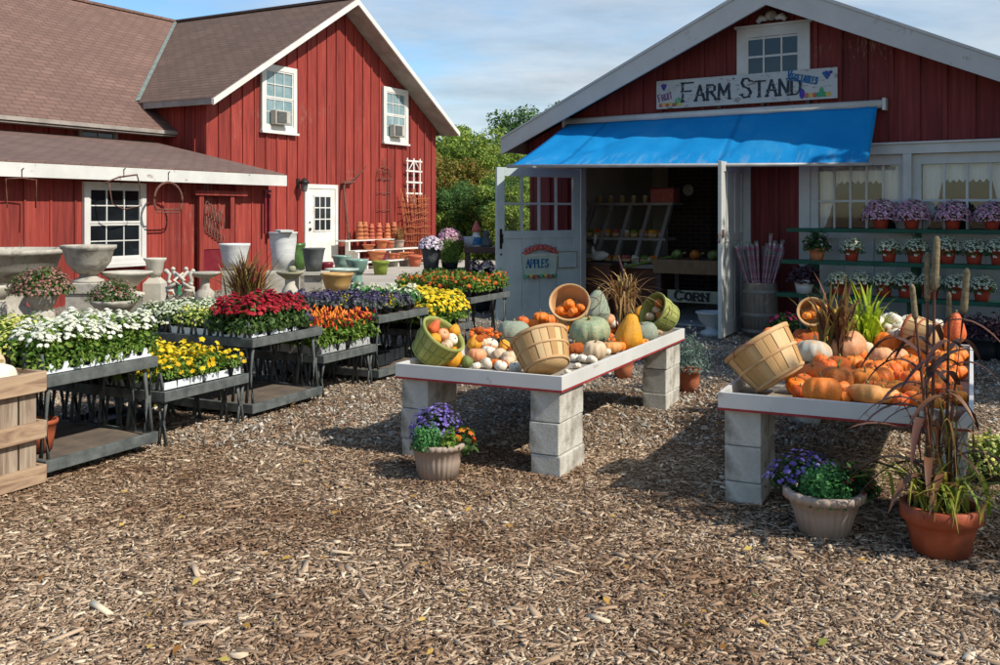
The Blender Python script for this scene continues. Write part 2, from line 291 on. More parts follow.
    m['acgrille'] = M('air_conditioner_grille', '#5a5a56', '#6c6c68', 30, .6)
    m['lampglass'] = M('smoky_lamp_glass', '#5a5c5e', '#707274', 6, .2, 0)
    # ground
    mm, nt, b = newmat('wood_mulch_ground'); v = mapping(nt); vo = nt.nodes.new('ShaderNodeTexVoronoi'); vo.inputs['Scale'].default_value = 42
    nz = nt.nodes.new('ShaderNodeTexNoise'); nz.inputs['Scale'].default_value = 9; nt.links.new(v, nz.inputs['Vector'])
    vm = mixc(nt, .12, v, nz.outputs['Color'], 'ADD'); st = nt.nodes.new('ShaderNodeMapping'); st.inputs['Scale'].default_value = (1, .55, 1); nt.links.new(vm, st.inputs[0]); nt.links.new(st.outputs[0], vo.inputs['Vector'])
    sc = nt.nodes.new('ShaderNodeSeparateColor'); nt.links.new(vo.outputs['Color'], sc.inputs[0])
    chips = ramp(nt, sc.outputs[0], [(0, lin('#5a4634')), (.35, lin('#84694f')), (.7, lin('#a58a6c')), (1, lin('#c8b08e'))])
    big = ramp(nt, noise(nt, v, .5, 4), [(.35, lin('#6b5442')), (.65, lin('#927a60'))]); c = mixc(nt, .4, chips, big)
    grit = ramp(nt, noise(nt, v, 60, 3, .8), [(.3, lin('#5f564b')), (.5, lin('#857b6d')), (.7, lin('#b0a596'))])
    sx = nt.nodes.new('ShaderNodeSeparateXYZ'); nt.links.new(v, sx.inputs[0]); mr = nt.nodes.new('ShaderNodeMapRange'); mr.inputs[1].default_value = 6.2; mr.inputs[2].default_value = 9.5
    ad = nt.nodes.new('ShaderNodeMath'); ad.operation = 'ADD'; nzz = nt.nodes.new('ShaderNodeMath'); nzz.operation = 'MULTIPLY'; nzz.inputs[1].default_value = 3; nt.links.new(noise(nt, v, .8, 4), nzz.inputs[0])
    nt.links.new(sx.outputs['Y'], ad.inputs[0]); nt.links.new(nzz.outputs[0], ad.inputs[1]); sb = nt.nodes.new('ShaderNodeMath'); sb.operation = 'SUBTRACT'; sb.inputs[1].default_value = 1.5; nt.links.new(ad.outputs[0], sb.inputs[0]); nt.links.new(sb.outputs[0], mr.inputs[0])
    nt.links.new(mixc(nt, mr.outputs[0], c, grit), b.inputs['Base Color']); b.inputs['Roughness'].default_value = .95; b.inputs['Specular IOR Level'].default_value = .15
    bump(nt, b, noise(nt, v, 45, 6, .75), 1, .03); m['ground'] = mm
    m['pebble'] = L('gravel_pebble', [(0, '#70675a'), (.4, '#948a7b'), (.8, '#b3a999'), (1, '#cfc6b8')], .9, 0)
mats()

def patchy(m, dark):
    nt = m.node_tree; b = nt.nodes['Principled BSDF']; l = b.inputs['Base Color'].links[0]; src = l.from_socket
    k = ramp(nt, noise(nt, mapping(nt), .9, 5, .65), [(.40, lin(dark)), (.58, (1, 1, 1, 1))]); c = mixc(nt, 1.0, src, k, 'MULTIPLY'); nt.links.new(c, b.inputs['Base Color'])
patchy(MAT['chip'], '#cfc2b8'); patchy(MAT['ground'], '#cfc2b8')
# ---------------------------------------------------------------- mesh builder
class MB:
    def __init__(s): s.v = []; s.f = []; s.m = []; s.sm = []; s.n = 0
    def add(s, V, Fc, mi=0, smooth=False):
        V = np.asarray(V, float).reshape(-1, 3); s.v.append(V)
        for f in Fc: s.f.append(tuple(int(i)+s.n for i in f)); s.m.append(mi); s.sm.append(smooth)
        s.n += len(V); return s
    def box(s, c, d, rot=None, mi=0):
        V = np.array([[x, y, z] for x in (-.5, .5) for y in (-.5, .5) for z in (-.5, .5)])*np.array(d)
        if rot is not None: V = V@np.array(rot.to_3x3()).T
        V = V+np.array(c)
        return s.add(V, [(0, 1, 3, 2), (4, 6, 7, 5), (0, 4, 5, 1), (2, 3, 7, 6), (0, 2, 6, 4), (1, 5, 7, 3)], mi)
    def b(s, x0, x1, y0, y1, z0, z1, mi=0):
        return s.box(((x0+x1)/2, (y0+y1)/2, (z0+z1)/2), (x1-x0, y1-y0, z1-z0), None, mi)
    def prism(s, poly, d0, d1, plane='xz', mi=0):
        n = len(poly); V = []
        for d in (d0, d1):
            for a, b in poly: V.append((a, d, b) if plane == 'xz' else (d, a, b) if plane == 'yz' else (a, b, d))
        Fc = [tuple(range(n)), tuple(range(2*n-1, n-1, -1))]+[(i, i+n, (i+1) % n+n, (i+1) % n) for i in range(n)]
        return s.add(V, Fc, mi)
    def lathe(s, prof, seg=32, c=(0, 0, 0), rib=None, mi=0, smooth=True, M=None, cap0=True, cap1=False):
        V = []
        for j, (r, z) in enumerate(prof):
            for i in range(seg):
                a = 2*math.pi*i/seg; rr = r*(rib(a, z) if rib else 1)
                V.append((rr*math.cos(a), rr*math.sin(a), z))
        V = np.array(V)
        if M is not None: V = V@np.array(M.to_3x3()).T+np.array(M.translation)
        V = V+np.array(c); Fc = []
        for j in range(len(prof)-1):
            for i in range(seg):
                k = (i+1) % seg; Fc.append((j*seg+i, j*seg+k, (j+1)*seg+k, (j+1)*seg+i))
        if cap0: Fc.append(tuple(range(seg-1, -1, -1)))
        if cap1: Fc.append(tuple((len(prof)-1)*seg+i for i in range(seg)))
        return s.add(V, Fc, mi, smooth)
    def tube(s, pts, r, seg=6, mi=0, smooth=True, flat=1.0):
        P = [Vector(p) for p in pts]; n = len(P)
        rr = r if isinstance(r, (list, tuple)) else [r]*n; V = []; up = Vector((0, 0, 1))
        for i, p in enumerate(P):
            t = (P[min(i+1, n-1)]-P[max(i-1, 0)]);
            if t.length < 1e-9: t = Vector((0, 0, 1))
            t.normalize(); a = t.cross(up)
            if a.length < .1: a = t.cross(Vector((1, 0, 0)))
            a.normalize(); b = a.cross(t)
            for k in range(seg):
                q = 2*math.pi*k/seg; V.append(p+a*(rr[i]*math.cos(q))+b*(rr[i]*flat*math.sin(q)))
        Fc = [(j*seg+i, j*seg+(i+1) % seg, (j+1)*seg+(i+1) % seg, (j+1)*seg+i) for j in range(n-1) for i in range(seg)]
        Fc += [tuple(range(seg-1, -1, -1)), tuple((n-1)*seg+i for i in range(seg))]
        return s.add([tuple(v) for v in V], Fc, mi, smooth)
    def ribbon(s, pts, w, fold=0.0, mi=0):         # grass blade / strap leaf: w list
        P = [Vector(p) for p in pts]; n = len(P); V = []; up = Vector((0, 0, 1))
        for i, p in enumerate(P):
            t = (P[min(i+1, n-1)]-P[max(i-1, 0)]).normalized(); a = t.cross(up)
            if a.length < .15: a = t.cross((P[-1]-P[0]).cross(Vector((.3, .7, .1))))
            if a.length < 1e-6: a = Vector((1, 0, 0))
            a.normalize(); nn = a.cross(t); V += [p-a*w[i]+nn*fold*w[i], p, p+a*w[i]+nn*fold*w[i]]
        Fc = [(3*i+k, 3*i+k+1, 3*i+k+4, 3*i+k+3) for i in range(n-1) for k in (0, 1)]
        return s.add([tuple(v) for v in V], Fc, mi, True)
    def build(s, name, mat, parent=None, bevel=0, label=None):
        me = bpy.data.meshes.new(name)
        V = np.concatenate(s.v) if s.v else np.zeros((0, 3))
        me.from_pydata(V.tolist(), [], s.f)
        for m in (mat if isinstance(mat, (list, tuple)) else [mat]): me.materials.append(m)
        me.polygons.foreach_set('material_index', s.m); me.polygons.foreach_set('use_smooth', s.sm); me.update()
        o = bpy.data.objects.new(name, me); COL.objects.link(o)
        if parent: o.parent = parent
        if bevel:
            md = o.modifiers.new('bevel', 'BEVEL'); md.width = bevel; md.segments = 2; md.limit_method = 'ANGLE'; md.angle_limit = R(40)
        if label: o['label'] = label
        return o
def fastmesh(name, V, nper, Fl, mat, parent=None, smooth=False, mi=None):
    """V (N,k,3) pieces, Fl list of faces per piece"""
    N, k, _ = V.shape; me = bpy.data.meshes.new(name)
    lens = np.array([len(f) for f in Fl]); flat = np.concatenate([np.array(f) for f in Fl])
    loops = (flat[None, :]+(np.arange(N)*k)[:, None]).ravel(); tot = np.tile(lens, N); st = np.concatenate([[0], np.cumsum(tot)[:-1]])
    me.vertices.add(N*k); me.vertices.foreach_set('co', V.reshape(-1).astype(np.float32))
    me.loops.add(len(loops)); me.loops.foreach_set('vertex_index', loops.astype(np.int32))
    me.polygons.add(len(tot)); me.polygons.foreach_set('loop_start', st.astype(np.int32)); me.polygons.foreach_set('loop_total', tot.astype(np.int32))
    if smooth: me.polygons.foreach_set('use_smooth', [True]*len(tot))
    me.update(calc_edges=True); me.validate()
    me.materials.append(mat)
    o = bpy.data.objects.new(name, me); COL.objects.link(o)
    if parent: o.parent = parent
    return o
def unit(a): return a/np.maximum(np.linalg.norm(a, axis=-1, keepdims=True), 1e-9)
def basis(n, r=None):
    h = np.where(np.abs(n[:, 2:3]) < .9, np.array([[0, 0, 1.]]), np.array([[1., 0, 0]]))
    a = unit(np.cross(n, h)); b = np.cross(n, a); t = (r or rng).uniform(0, 2*np.pi, (len(n), 1))
    return a*np.cos(t)+b*np.sin(t), -a*np.sin(t)+b*np.cos(t)
def leaves(name, P, Nn, size, mat, parent=None, aspect=.5, jit=.7):
    Nn = unit(Nn+rng.normal(0, jit, P.shape)); a, b = basis(Nn); s = (size*rng.uniform(.6, 1.3, (len(P), 1)))
    V = np.stack([P-a*s*.5, P+b*s*aspect*.5+Nn*s*.06, P+a*s*.5-Nn*s*.10, P-b*s*aspect*.5+Nn*s*.06], 1)
    return fastmesh(name, V, 4, [(0, 1, 2, 3)], mat, parent)
def blooms(name, P, Nn, r, mat, parent=None, petals=7, cup=.35, jit=.25):
    Nn = unit(Nn+rng.normal(0, jit, P.shape)); a, b = basis(Nn); s = r*rng.uniform(.75, 1.2, (len(P), 1)); k = 2*petals; V = [P+Nn*s*cup]
    for i in range(k):
        q = 2*np.pi*i/k; rr = 1.0 if i % 2 == 0 else .72
        V.append(P+(a*np.cos(q)+b*np.sin(q))*s*rr-Nn*s*(.15 if i % 2 == 0 else -.05))
    return fastmesh(name, np.stack(V, 1), k+1, [(0, 1+i, 1+(i+1) % k) for i in range(k)], mat, parent)
def dome(n, rx, ry, h, z0, lo=.55, zmin=0.0):
    d = unit(rng.normal(0, 1, (n, 3))); d[:, 2] = np.abs(d[:, 2])*(1-zmin)+zmin*0; rad = rng.uniform(lo, 1, (n, 1))**.6
    rad = rad*(1+.09*np.sin(d[:, :1]*7+n)+.07*np.sin(d[:, 1:2]*9))
    P = d*rad*np.array([[rx, ry, h]]); P[:, 2] += z0; return P, d
def thing(name, label, cat, loc=(0, 0, 0), rot=0, group=None):
    o = bpy.data.objects.new(name, None); o.empty_display_size = .1; COL.objects.link(o); o.location = loc
    o.rotation_euler = rot if hasattr(rot, '__len__') else (0, 0, rot)
    o['label'] = label; o['category'] = cat
    if group: o['group'] = group
    return o
def tag(o, label, cat, group=None, loc=None):
    o['label'] = label; o['category'] = cat
    if group: o['group'] = group
    return o
def setting(o): o['kind'] = 'structure'; return o
CH = {}
def dup(root, loc, rot=0, label=None, group=None, scale=None):
    if root.name not in CH: CH[root.name] = [(c, list(c.children)) for c in root.children]
    r = root.copy(); COL.objects.link(r); r.location = loc
    r.rotation_euler = rot if hasattr(rot, '__len__') else (0, 0, rot)
    if scale is not None: r.scale = (scale,)*3 if isinstance(scale, (int, float)) else scale
    if label: r['label'] = label
    if group: r['group'] = group
    for c, sub in CH[root.name]:
        d = c.copy(); COL.objects.link(d); d.parent = r
        for g in sub:
            e = g.copy(); COL.objects.link(e); e.parent = d
    return r
class Proto:                                      # first use moves the original, later uses copy it
    def __init__(s, mk): s.mk = mk; s.root = None
    def put(s, loc, rot=0, label=None, group=None, scale=None, cat=None, name=None):
        if s.root is None:
            s.root = s.mk(); r = s.root; r.location = loc; r.rotation_euler = rot if hasattr(rot, '__len__') else (0, 0, rot)
            if scale is not None: r.scale = (scale,)*3 if isinstance(scale, (int, float)) else scale
            if label: r['label'] = label
            if group: r['group'] = group
            CH[r.name] = [(c, list(c.children)) for c in r.children]
        else: r = dup(s.root, loc, rot, label, group, scale)
        if not group and 'group' in r.keys() and r is not s.root: del r['group']
        if cat: r['category'] = cat
        return r
# stroke lettering ---------------------------------------------------------
GL = {'F': [[(0, 0), (0, 1)], [(0, 1), (.55, 1)], [(0, .55), (.42, .55)]], 'A': [[(0, 0), (.32, 1), (.66, 0)], [(.12, .36), (.52, .36)]],
      'R': [[(0, 0), (0, 1), (.38, 1), (.52, .88), (.52, .66), (.38, .54), (0, .54)], [(.25, .54), (.62, 0)]], 'M': [[(0, 0), (.05, 1), (.38, .3), (.7, 1), (.76, 0)]],
      'S': [[(.5, .85), (.36, 1), (.12, .98), (.03, .78), (.14, .58), (.4, .46), (.52, .26), (.42, .04), (.14, 0), (0, .16)]], 'T': [[(.3, 0), (.3, 1)], [(0, 1), (.6, 1)]],
      'N': [[(0, 0), (0, 1), (.56, 0), (.56, 1)]], 'D': [[(0, 0), (0, 1), (.3, 1), (.54, .8), (.58, .5), (.54, .2), (.3, 0), (0, 0)]], 'U': [[(0, 1), (0, .25), (.14, 0), (.4, 0), (.54, .25), (.54, 1)]],
      'I': [[(0, 0), (0, 1)]], 'V': [[(0, 1), (.3, 0), (.6, 1)]], 'E': [[(.5, 1), (0, 1), (0, 0), (.52, 0)], [(0, .52), (.4, .52)]], 'G': [[(.56, .82), (.38, 1), (.14, .96), (0, .6), (.06, .2), (.28, 0), (.52, .1), (.56, .42), (.34, .42)]],
      'B': [[(0, 0), (0, 1), (.36, 1), (.48, .86), (.46, .66), (.32, .54), (0, .54)], [(.32, .54), (.52, .4), (.54, .18), (.38, 0), (0, 0)]], 'L': [[(0, 1), (0, 0), (.5, 0)]],
      'P': [[(0, 0), (0, 1), (.38, 1), (.54, .86), (.54, .62), (.38, .5), (0, .5)]], 'C': [[(.56, .84), (.38, 1), (.14, .94), (0, .6), (.02, .3), (.18, .03), (.42, 0), (.58, .16)]],
      'O': [[(.3, 1), (.08, .84), (0, .5), (.08, .16), (.3, 0), (.52, .16), (.6, .5), (.52, .84), (.3, 1)]]}
WD = {'F': .55, 'A': .66, 'R': .6, 'M': .78, 'S': .54, 'T': .6, 'N': .58, 'D': .6, 'U': .56, 'I': .08, 'V': .6, 'E': .52, 'G': .6, 'B': .56, 'L': .5, 'P': .54, 'C': .6, 'O': .62, ' ': .4}
def lettering(mb, text, x, z, h, w, y0, y1, ang=0, gap=.2, mi=0, serif=False, big=1.25, squeeze=1.0, arc=0.0):
    ca, sa = math.cos(ang), math.sin(ang); cur = 0; prev = ' '
    for ch in text:
        hh = h*(big if prev == ' ' and big else 1)
        if ch != ' ':
            def T(p): 
                px = (cur+p[0]*hh*squeeze); pz = p[1]*hh+arc*math.sin(px*9); return (x+px*ca-pz*sa, z+px*sa+pz*ca)
            for st in GL[ch]:
                q = [T(p) for p in st]
                for i in range(len(q)-1):
                    (ax, az), (bx, bz) = q[i], q[i+1]; L_ = math.hypot(bx-ax, bz-az)
                    if L_ < 1e-6: continue
                    ww = w*(1.25 if abs(bz-az) > abs(bx-ax)*1.2 else .75)
                    dx, dz = (bx-ax)/L_, (bz-az)/L_; e = ww*.35; nx, nz = -dz*ww/2, dx*ww/2
                    ax -= dx*e; az -= dz*e; bx += dx*e; bz += dz*e; dy = .0004*(i % 3)
                    mb.prism([(ax+nx, az+nz), (bx+nx, bz+nz), (bx-nx, bz-nz), (ax-nx, az-nz)], y0-dy, y1, 'xz', mi)
                if serif:
                    for (ex, ez) in (q[0], q[-1]):
                        mb.prism([(ex-w*1.0, ez-w*.3), (ex+w*1.0, ez-w*.3), (ex+w*1.0, ez+w*.35), (ex-w*1.0, ez+w*.35)], y0-.0015, y1, 'xz', mi)
        cur += (WD[ch]*squeeze+gap)*hh; prev = ch
    return cur
# ================================================================ camera, sky, sun
cam = bpy.data.cameras.new('camera'); co = bpy.data.objects.new('camera', cam); COL.objects.link(co); S.camera = co
co.location = (0, 0, H); co.rotation_euler = (R(90), 0, 0); cam.lens = 36*F/1000; cam.sensor_width = 36; cam.shift_y = -(332.5-HV)/1000; cam.clip_end = 2000; cam.clip_start = .05
S.view_settings.view_transform = 'Standard'; S.view_settings.look = 'None'; S.view_settings.exposure = 0.48; S.view_settings.gamma = 1
EL = R(43); SD = Vector((.865, -.502, 0)).normalized(); SD = Vector((SD.x*math.cos(EL), SD.y*math.cos(EL), math.sin(EL)))
sl = bpy.data.lights.new('sun', 'SUN'); so = bpy.data.objects.new('sun', sl); COL.objects.link(so); sl.energy = 3.7; sl.angle = R(.55); sl.color = (1, .955, .88)
so.rotation_euler = SD.to_track_quat('Z', 'Y').to_euler(); so.location = (10, -3, 12)
W = bpy.data.worlds.new('World'); S.world = W; W.use_nodes = True; nt = W.node_tree; bg = nt.nodes['Background']
sky = nt.nodes.new('ShaderNodeTexSky'); sky.sky_type = 'NISHITA'; sky.sun_disc = False; sky.sun_elevation = EL; sky.sun_rotation = math.atan2(SD.x, SD.y); sky.air_density = 1.0; sky.dust_density = .4; sky.ozone_density = 2
tc = nt.nodes.new('ShaderNodeTexCoord'); sx = nt.nodes.new('ShaderNodeSeparateXYZ'); nt.links.new(tc.outputs['Generated'], sx.inputs[0])
ad = nt.nodes.new('ShaderNodeMath'); ad.operation = 'ADD'; ad.inputs[1].default_value = .12; nt.links.new(sx.outputs['Z'], ad.inputs[0])
def div(a, b):
    n = nt.nodes.new('ShaderNodeMath'); n.operation = 'DIVIDE'; nt.links.new(a, n.inputs[0]); nt.links.new(b, n.inputs[1]); return n.outputs[0]
cb = nt.nodes.new('ShaderNodeCombineXYZ'); nt.links.new(div(sx.outputs['X'], ad.outputs[0]), cb.inputs[0]); nt.links.new(div(sx.outputs['Y'], ad.outputs[0]), cb.inputs[1])
mp = nt.nodes.new('ShaderNodeMapping'); mp.inputs['Location'].default_value = (.35, .9, 0); mp.inputs['Scale'].default_value = (.55, .75, 1); nt.links.new(cb.outputs[0], mp.inputs[0])
cl = noise(nt, mp.outputs[0], 1.5, 9, .58, .35)
# more cloud towards the right, clear blue patch upper left
grad = nt.nodes.new('ShaderNodeMapRange'); grad.inputs[1].default_value = -.45; grad.inputs[2].default_value = .10; grad.inputs[3].default_value = -.22; grad.inputs[4].default_value = .16; nt.links.new(sx.outputs['X'], grad.inputs[0])
sm_ = nt.nodes.new('ShaderNodeMath'); sm_.operation = 'ADD'; nt.links.new(cl, sm_.inputs[0]); nt.links.new(grad.outputs[0], sm_.inputs[1])
cf = ramp(nt, sm_.outputs[0], [(.40, (0, 0, 0, 1)), (.56, (.62, .62, .62, 1)), (.75, (.93, .93, .93, 1))])
cc = ramp(nt, noise(nt, mp.outputs[0], 3.1, 6, .6), [(.3, (2.1, 2.5, 2.85, 1)), (.72, (3.7, 4.0, 4.25, 1))])
for e in nt.nodes:
    pass
hs = nt.nodes.new('ShaderNodeHueSaturation'); hs.inputs['Saturation'].default_value = 1.25; hs.inputs['Value'].default_value = .88; nt.links.new(sky.outputs[0], hs.inputs['Color'])
nt.links.new(mixc(nt, cf, hs.outputs[0], cc), bg.inputs['Color']); bg.inputs['Strength'].default_value = .148

# ================================================================ ground
gx = np.concatenate([[-400, -150, -60, -30], np.arange(-16, 14.01, .5), [30, 60, 150, 400]]); gy = np.concatenate([[-200, -60, -10], np.arange(-2, 34, .5), [50, 80, 150, 400, 900]])
V = [(x, y, gz(x, y)+(.012*math.sin(x*1.7+y*.9)*math.cos(y*1.3-x*.4) if 1 < y < 12 else 0)) for y in gy for x in gx]; nx = len(gx)
mb = MB(); mb.add(V, [(j*nx+i, j*nx+i+1, (j+1)*nx+i+1, (j+1)*nx+i) for j in range(len(gy)-1) for i in range(nx-1)], 0, True)
setting(mb.build('ground', MAT['ground']))
def chips(name, n, y0, y1, ls, mat, flat, xpad=.6, thin=.12, far=False, elong=(2.0, 5.0)):
    y = y0*(y1/y0)**rng.random(n) if not far else rng.uniform(y0, y1, n)
    x = rng.uniform(-1, 1, n)*(y*.53+xpad); z = np.array([gz(a, b) for a, b in zip(x, y)])
    L_ = ls*np.exp(rng.normal(0, .42, n)); w = L_/rng.uniform(*elong, n); t = np.minimum(w*.35, L_*thin)
    yaw = rng.uniform(0, 2*np.pi, n); p = rng.normal(0, flat, n); q = rng.normal(0, flat, n)
    a = np.stack([np.cos(yaw)*np.cos(p), np.sin(yaw)*np.cos(p), np.sin(p)], 1); b0 = np.stack([-np.sin(yaw), np.cos(yaw), np.zeros(n)], 1)
    c0 = np.cross(a, b0); b = b0*np.cos(q)[:, None]+c0*np.sin(q)[:, None]; c = np.cross(a, b)
    P = np.stack([x, y, z+.003+rng.random(n)*.010+np.abs(np.sin(p))*L_*.3+.012*np.sin(x*1.7+y*.9)*np.cos(y*1.3-x*.4)], 1); V = []
    tp = rng.uniform(.35, 1, n); tq = rng.uniform(.35, 1, n); bow = rng.normal(0, .12, n)
    for (i, ww) in ((-.5, tp), (.5, tq)):
        for j in (-.5, .5):
            for k in (-.5, .5): V.append(P+a*(L_*i)[:, None]+b*(w*(j*ww)+bow*w*i)[:, None]+c*(t*k)[:, None])
    V = np.stack(V, 1)
    o = fastmesh(name, V, 8, [(0, 1, 3, 2), (4, 6, 7, 5), (0, 4, 5, 1), (2, 3, 7, 6), (1, 5, 7, 3)], mat)
    o['kind'] = 'stuff'; o['label'] = {'wood_chips': 'brown and tan shredded wood chip mulch covering the yard', 'gravel': 'pale gravel and small chips between the benches and tables', 'twigs': 'thin grey brown sticks and long splinters lying on the mulch'}[name]; o['category'] = 'ground cover'
    return o
def chipcat(o, extra):
    return o
chips('wood_chips', 170000, 2.9, 9.5, .0185, MAT['chip'], .13, elong=(2.0, 5.5)); chips('wood_chips', 19000, 2.9, 9.5, .036, MAT['chip'], .12, thin=.08, elong=(2.5, 7))
chips('twigs', 1500, 2.9, 8, .065, MAT['twig'], .12, thin=.06, elong=(7, 16))
chips('gravel', 60000, 6.6, 17, .018, MAT['pebble'], .5, thin=.5, far=True, elong=(1.1, 2.2))

n = 150; y = 3.0*(9/3.0)**rng.random(n); x = rng.uniform(-1, 1, n)*(y*.53+.4); P = np.stack([x, y, np.full(n, .035)], 1); d = np.tile([[0, 0, 1.]], (n, 1))
o = leaves('fallen_leaves', P, d, .045, island('fallen_leaf', [(0, '#8a5a2a'), (.4, '#b58a3c'), (.7, '#c9a95c'), (.9, '#6f8a3a'), (1, '#9a4a2a')], .8, .1), None, .55, .25); o['kind'] = 'stuff'; o['label'] = 'a few fallen yellow and brown leaves scattered on the mulch'; o['category'] = 'ground cover'
# ================================================================ red barn
B = Frame(-6.02, 19.84, .486, .874)
barn = thing('red_barn', 'big red board and batten barn with brown shingle roofs and a lean-to', 'barn', B.w(0, 0, 0), B.rot)
GW = 8.67; PX = GW/2; PI_ = .615
def battens(mb, x0, x1, zf0, zf1, y, step, w=.05, t=.028, off=0):
    x = x0+off
    while x < x1-.02:
        za, zb = zf0(x), zf1(x)
        if zb > za+.05: mb.b(x-w/2, x+w/2, y-t, y+.002, za, zb)
        x += step
mb = MB(); wall_h = lambda x: 3.93+PI_*min(x, GW-x)
mb.prism([(0, .1), (GW, .1), (GW, 3.93), (PX, wall_h(PX)), (0, 3.93)], 0, .15)
battens(mb, .03, GW, lambda x: .12, lambda x: wall_h(x)-.02, 0, .35)
mb.b(0, .15, .15, 6, .1, 3.93); mb.b(GW-.15, GW, .15, 12, .1, 3.93); mb.b(.15, GW-.15, 11.85, 12, .1, 3.93)
for y in np.arange(.3, 1.1, .3): mb.b(-.025, .002, y-.025, y+.025, .12, 3.8)
wall = mb.build('gable_wall', MAT['red'], barn)
mb = MB(); mb.b(-14, 0, 1.17, 1.3, .1, 3.55); battens(mb, -13.9, -.05, lambda x: 2.5, lambda x: 3.5, 1.17, .35)
mb.prism([(1.3, .1), (9.9, .1), (9.9, 3.5), (5.57, 6.6), (1.3, 3.5)], -14, -13.85, 'yz'); mb.b(-14, 0, 9.8, 9.95, .1, 3.5)
mb.build('main_wall', MAT['red'], barn)
mb = MB(); SX = -.42
mb.b(-14, SX, -2.1, -1.98, .05, 2.30); battens(mb, -13.9, SX, lambda x: .1, lambda x: 2.25, -2.1, .42, .035, .02)
mb.prism([(-1.98, .1), (1.17, .1), (1.17, 2.92), (-1.98, 2.28)], SX-.12, SX, 'yz')
mb.build('shed_wall', MAT['redold'], barn)
# roofs
def slab(mb, p0, p1, p2, p3, t=.10):      # four top corners, thickness down
    V = [tuple(p) for p in (p0, p1, p2, p3)]+[(p[0], p[1], p[2]-t) for p in (p0, p1, p2, p3)]
    mb.add(V, [(0, 1, 2, 3), (7, 6, 5, 4), (0, 4, 5, 1), (1, 5, 6, 2), (2, 6, 7, 3), (3, 7, 4, 0)])
rz = lambda x: 4.08+PI_*min(x, GW-x)
mb = MB(); slab(mb, (-.32, -.55, rz(-.32)), (PX, -.55, rz(PX)), (PX, 12.3, rz(PX)), (-.32, 12.3, rz(-.32))); slab(mb, (PX, -.55, rz(PX)), (GW+.32, -.55, rz(GW+.32)), (GW+.32, 12.3, rz(GW+.32)), (PX, 12.3, rz(PX)))
mb.b(PX-.1, PX+.1, -.55, 12.3, rz(PX)-.02, rz(PX)+.035)
mb.build('gable_roof', MAT['roofgable'], barn)
mr_ = lambda y: 3.30+.727*(y-.82)
mb = MB(); slab(mb, (-14.4, .82, 3.30), (PX, .82, 3.30), (PX, 5.57, mr_(5.57)), (-14.4, 5.57, mr_(5.57))); slab(mb, (-14.4, 5.57, mr_(5.57)), (PX, 5.57, mr_(5.57)), (PX, 10.3, 3.30), (-14.4, 10.3, 3.30))
# cut to the outside of the gable wing only where it would show: it lies under the gable roof
mb.b(-14.4, PX, 5.47, 5.67, mr_(5.57)-.03, mr_(5.57)+.03)
mb.build('main_roof', MAT['roofmain'], barn)
mb = MB(); slab(mb, (-14.2, -2.42, 2.32), (SX+.08, -2.42, 2.32), (SX+.08, 1.17, 3.06), (-14.2, 1.17, 3.06), .07); mb.build('shed_roof', MAT['roofshed'], barn)
mb = MB(); yv = lambda x: .82+(rz(x)-3.30)/.727
for i in range(12):
    xa, xb = -.3+i*(PX+.3)/12, -.3+(i+1)*(PX+.3)/12
    a = Vector((xa, yv(xa), rz(xa)+.012)); b_ = Vector((xb, yv(xb), rz(xb)+.012))
    mb.add([a+Vector((-.065, .0, .012)), a+Vector((.065, -.0, .05)), b_+Vector((.065, 0, .05)), b_+Vector((-.065, 0, .012))], [(0, 1, 2, 3)])
mb.build('valley_flashing', MAT['flash'], barn)
# rakes and fascias
mb = MB()
for sgn in (0, 1):
    f = (lambda x: x) if sgn == 0 else (lambda x: GW-x)
    pts = [(f(-.34), rz(-.34)-.02), (f(PX), rz(PX)-.02), (f(PX), rz(PX)-.165), (f(-.34), rz(-.34)-.145)]
    mb.prism(pts, -.592, -.552)
mb.build('rake_board', MAT['white'], barn)
mb = MB()
for sgn in (0, 1):
    f = (lambda x: x) if sgn == 0 else (lambda x: GW-x)
    mb.prism([(f(-.3), rz(-.3)-.11), (f(PX), rz(PX)-.11), (f(PX), rz(PX)-.14), (f(-.3), rz(-.3)-.14)], -.55, -.003)
mb.build('soffit', MAT['soffit'], barn)
mb = MB(); mb.b(-.36, -.325, -.55, 1.4, rz(-.32)-.14, rz(-.32)-.02); mb.b(-14.3, .0, .785, .815, 3.205, 3.28); mb.b(-14.2, -.02, .82, 1.17, 3.165, 3.19); mb.build('eave_board', MAT['soffit'], barn)
mb = MB(); mb.b(-14.2, SX+.1, -2.46, -2.425, 2.09, 2.29); mb.b(SX+.084, SX+.11, -2.42, 1.0, 2.1, 2.3) if False else None
mb.b(-14.2, SX+.1, -2.42, -2.1, 2.12, 2.14); mb.build('shed_fascia', MAT['trim'], barn)

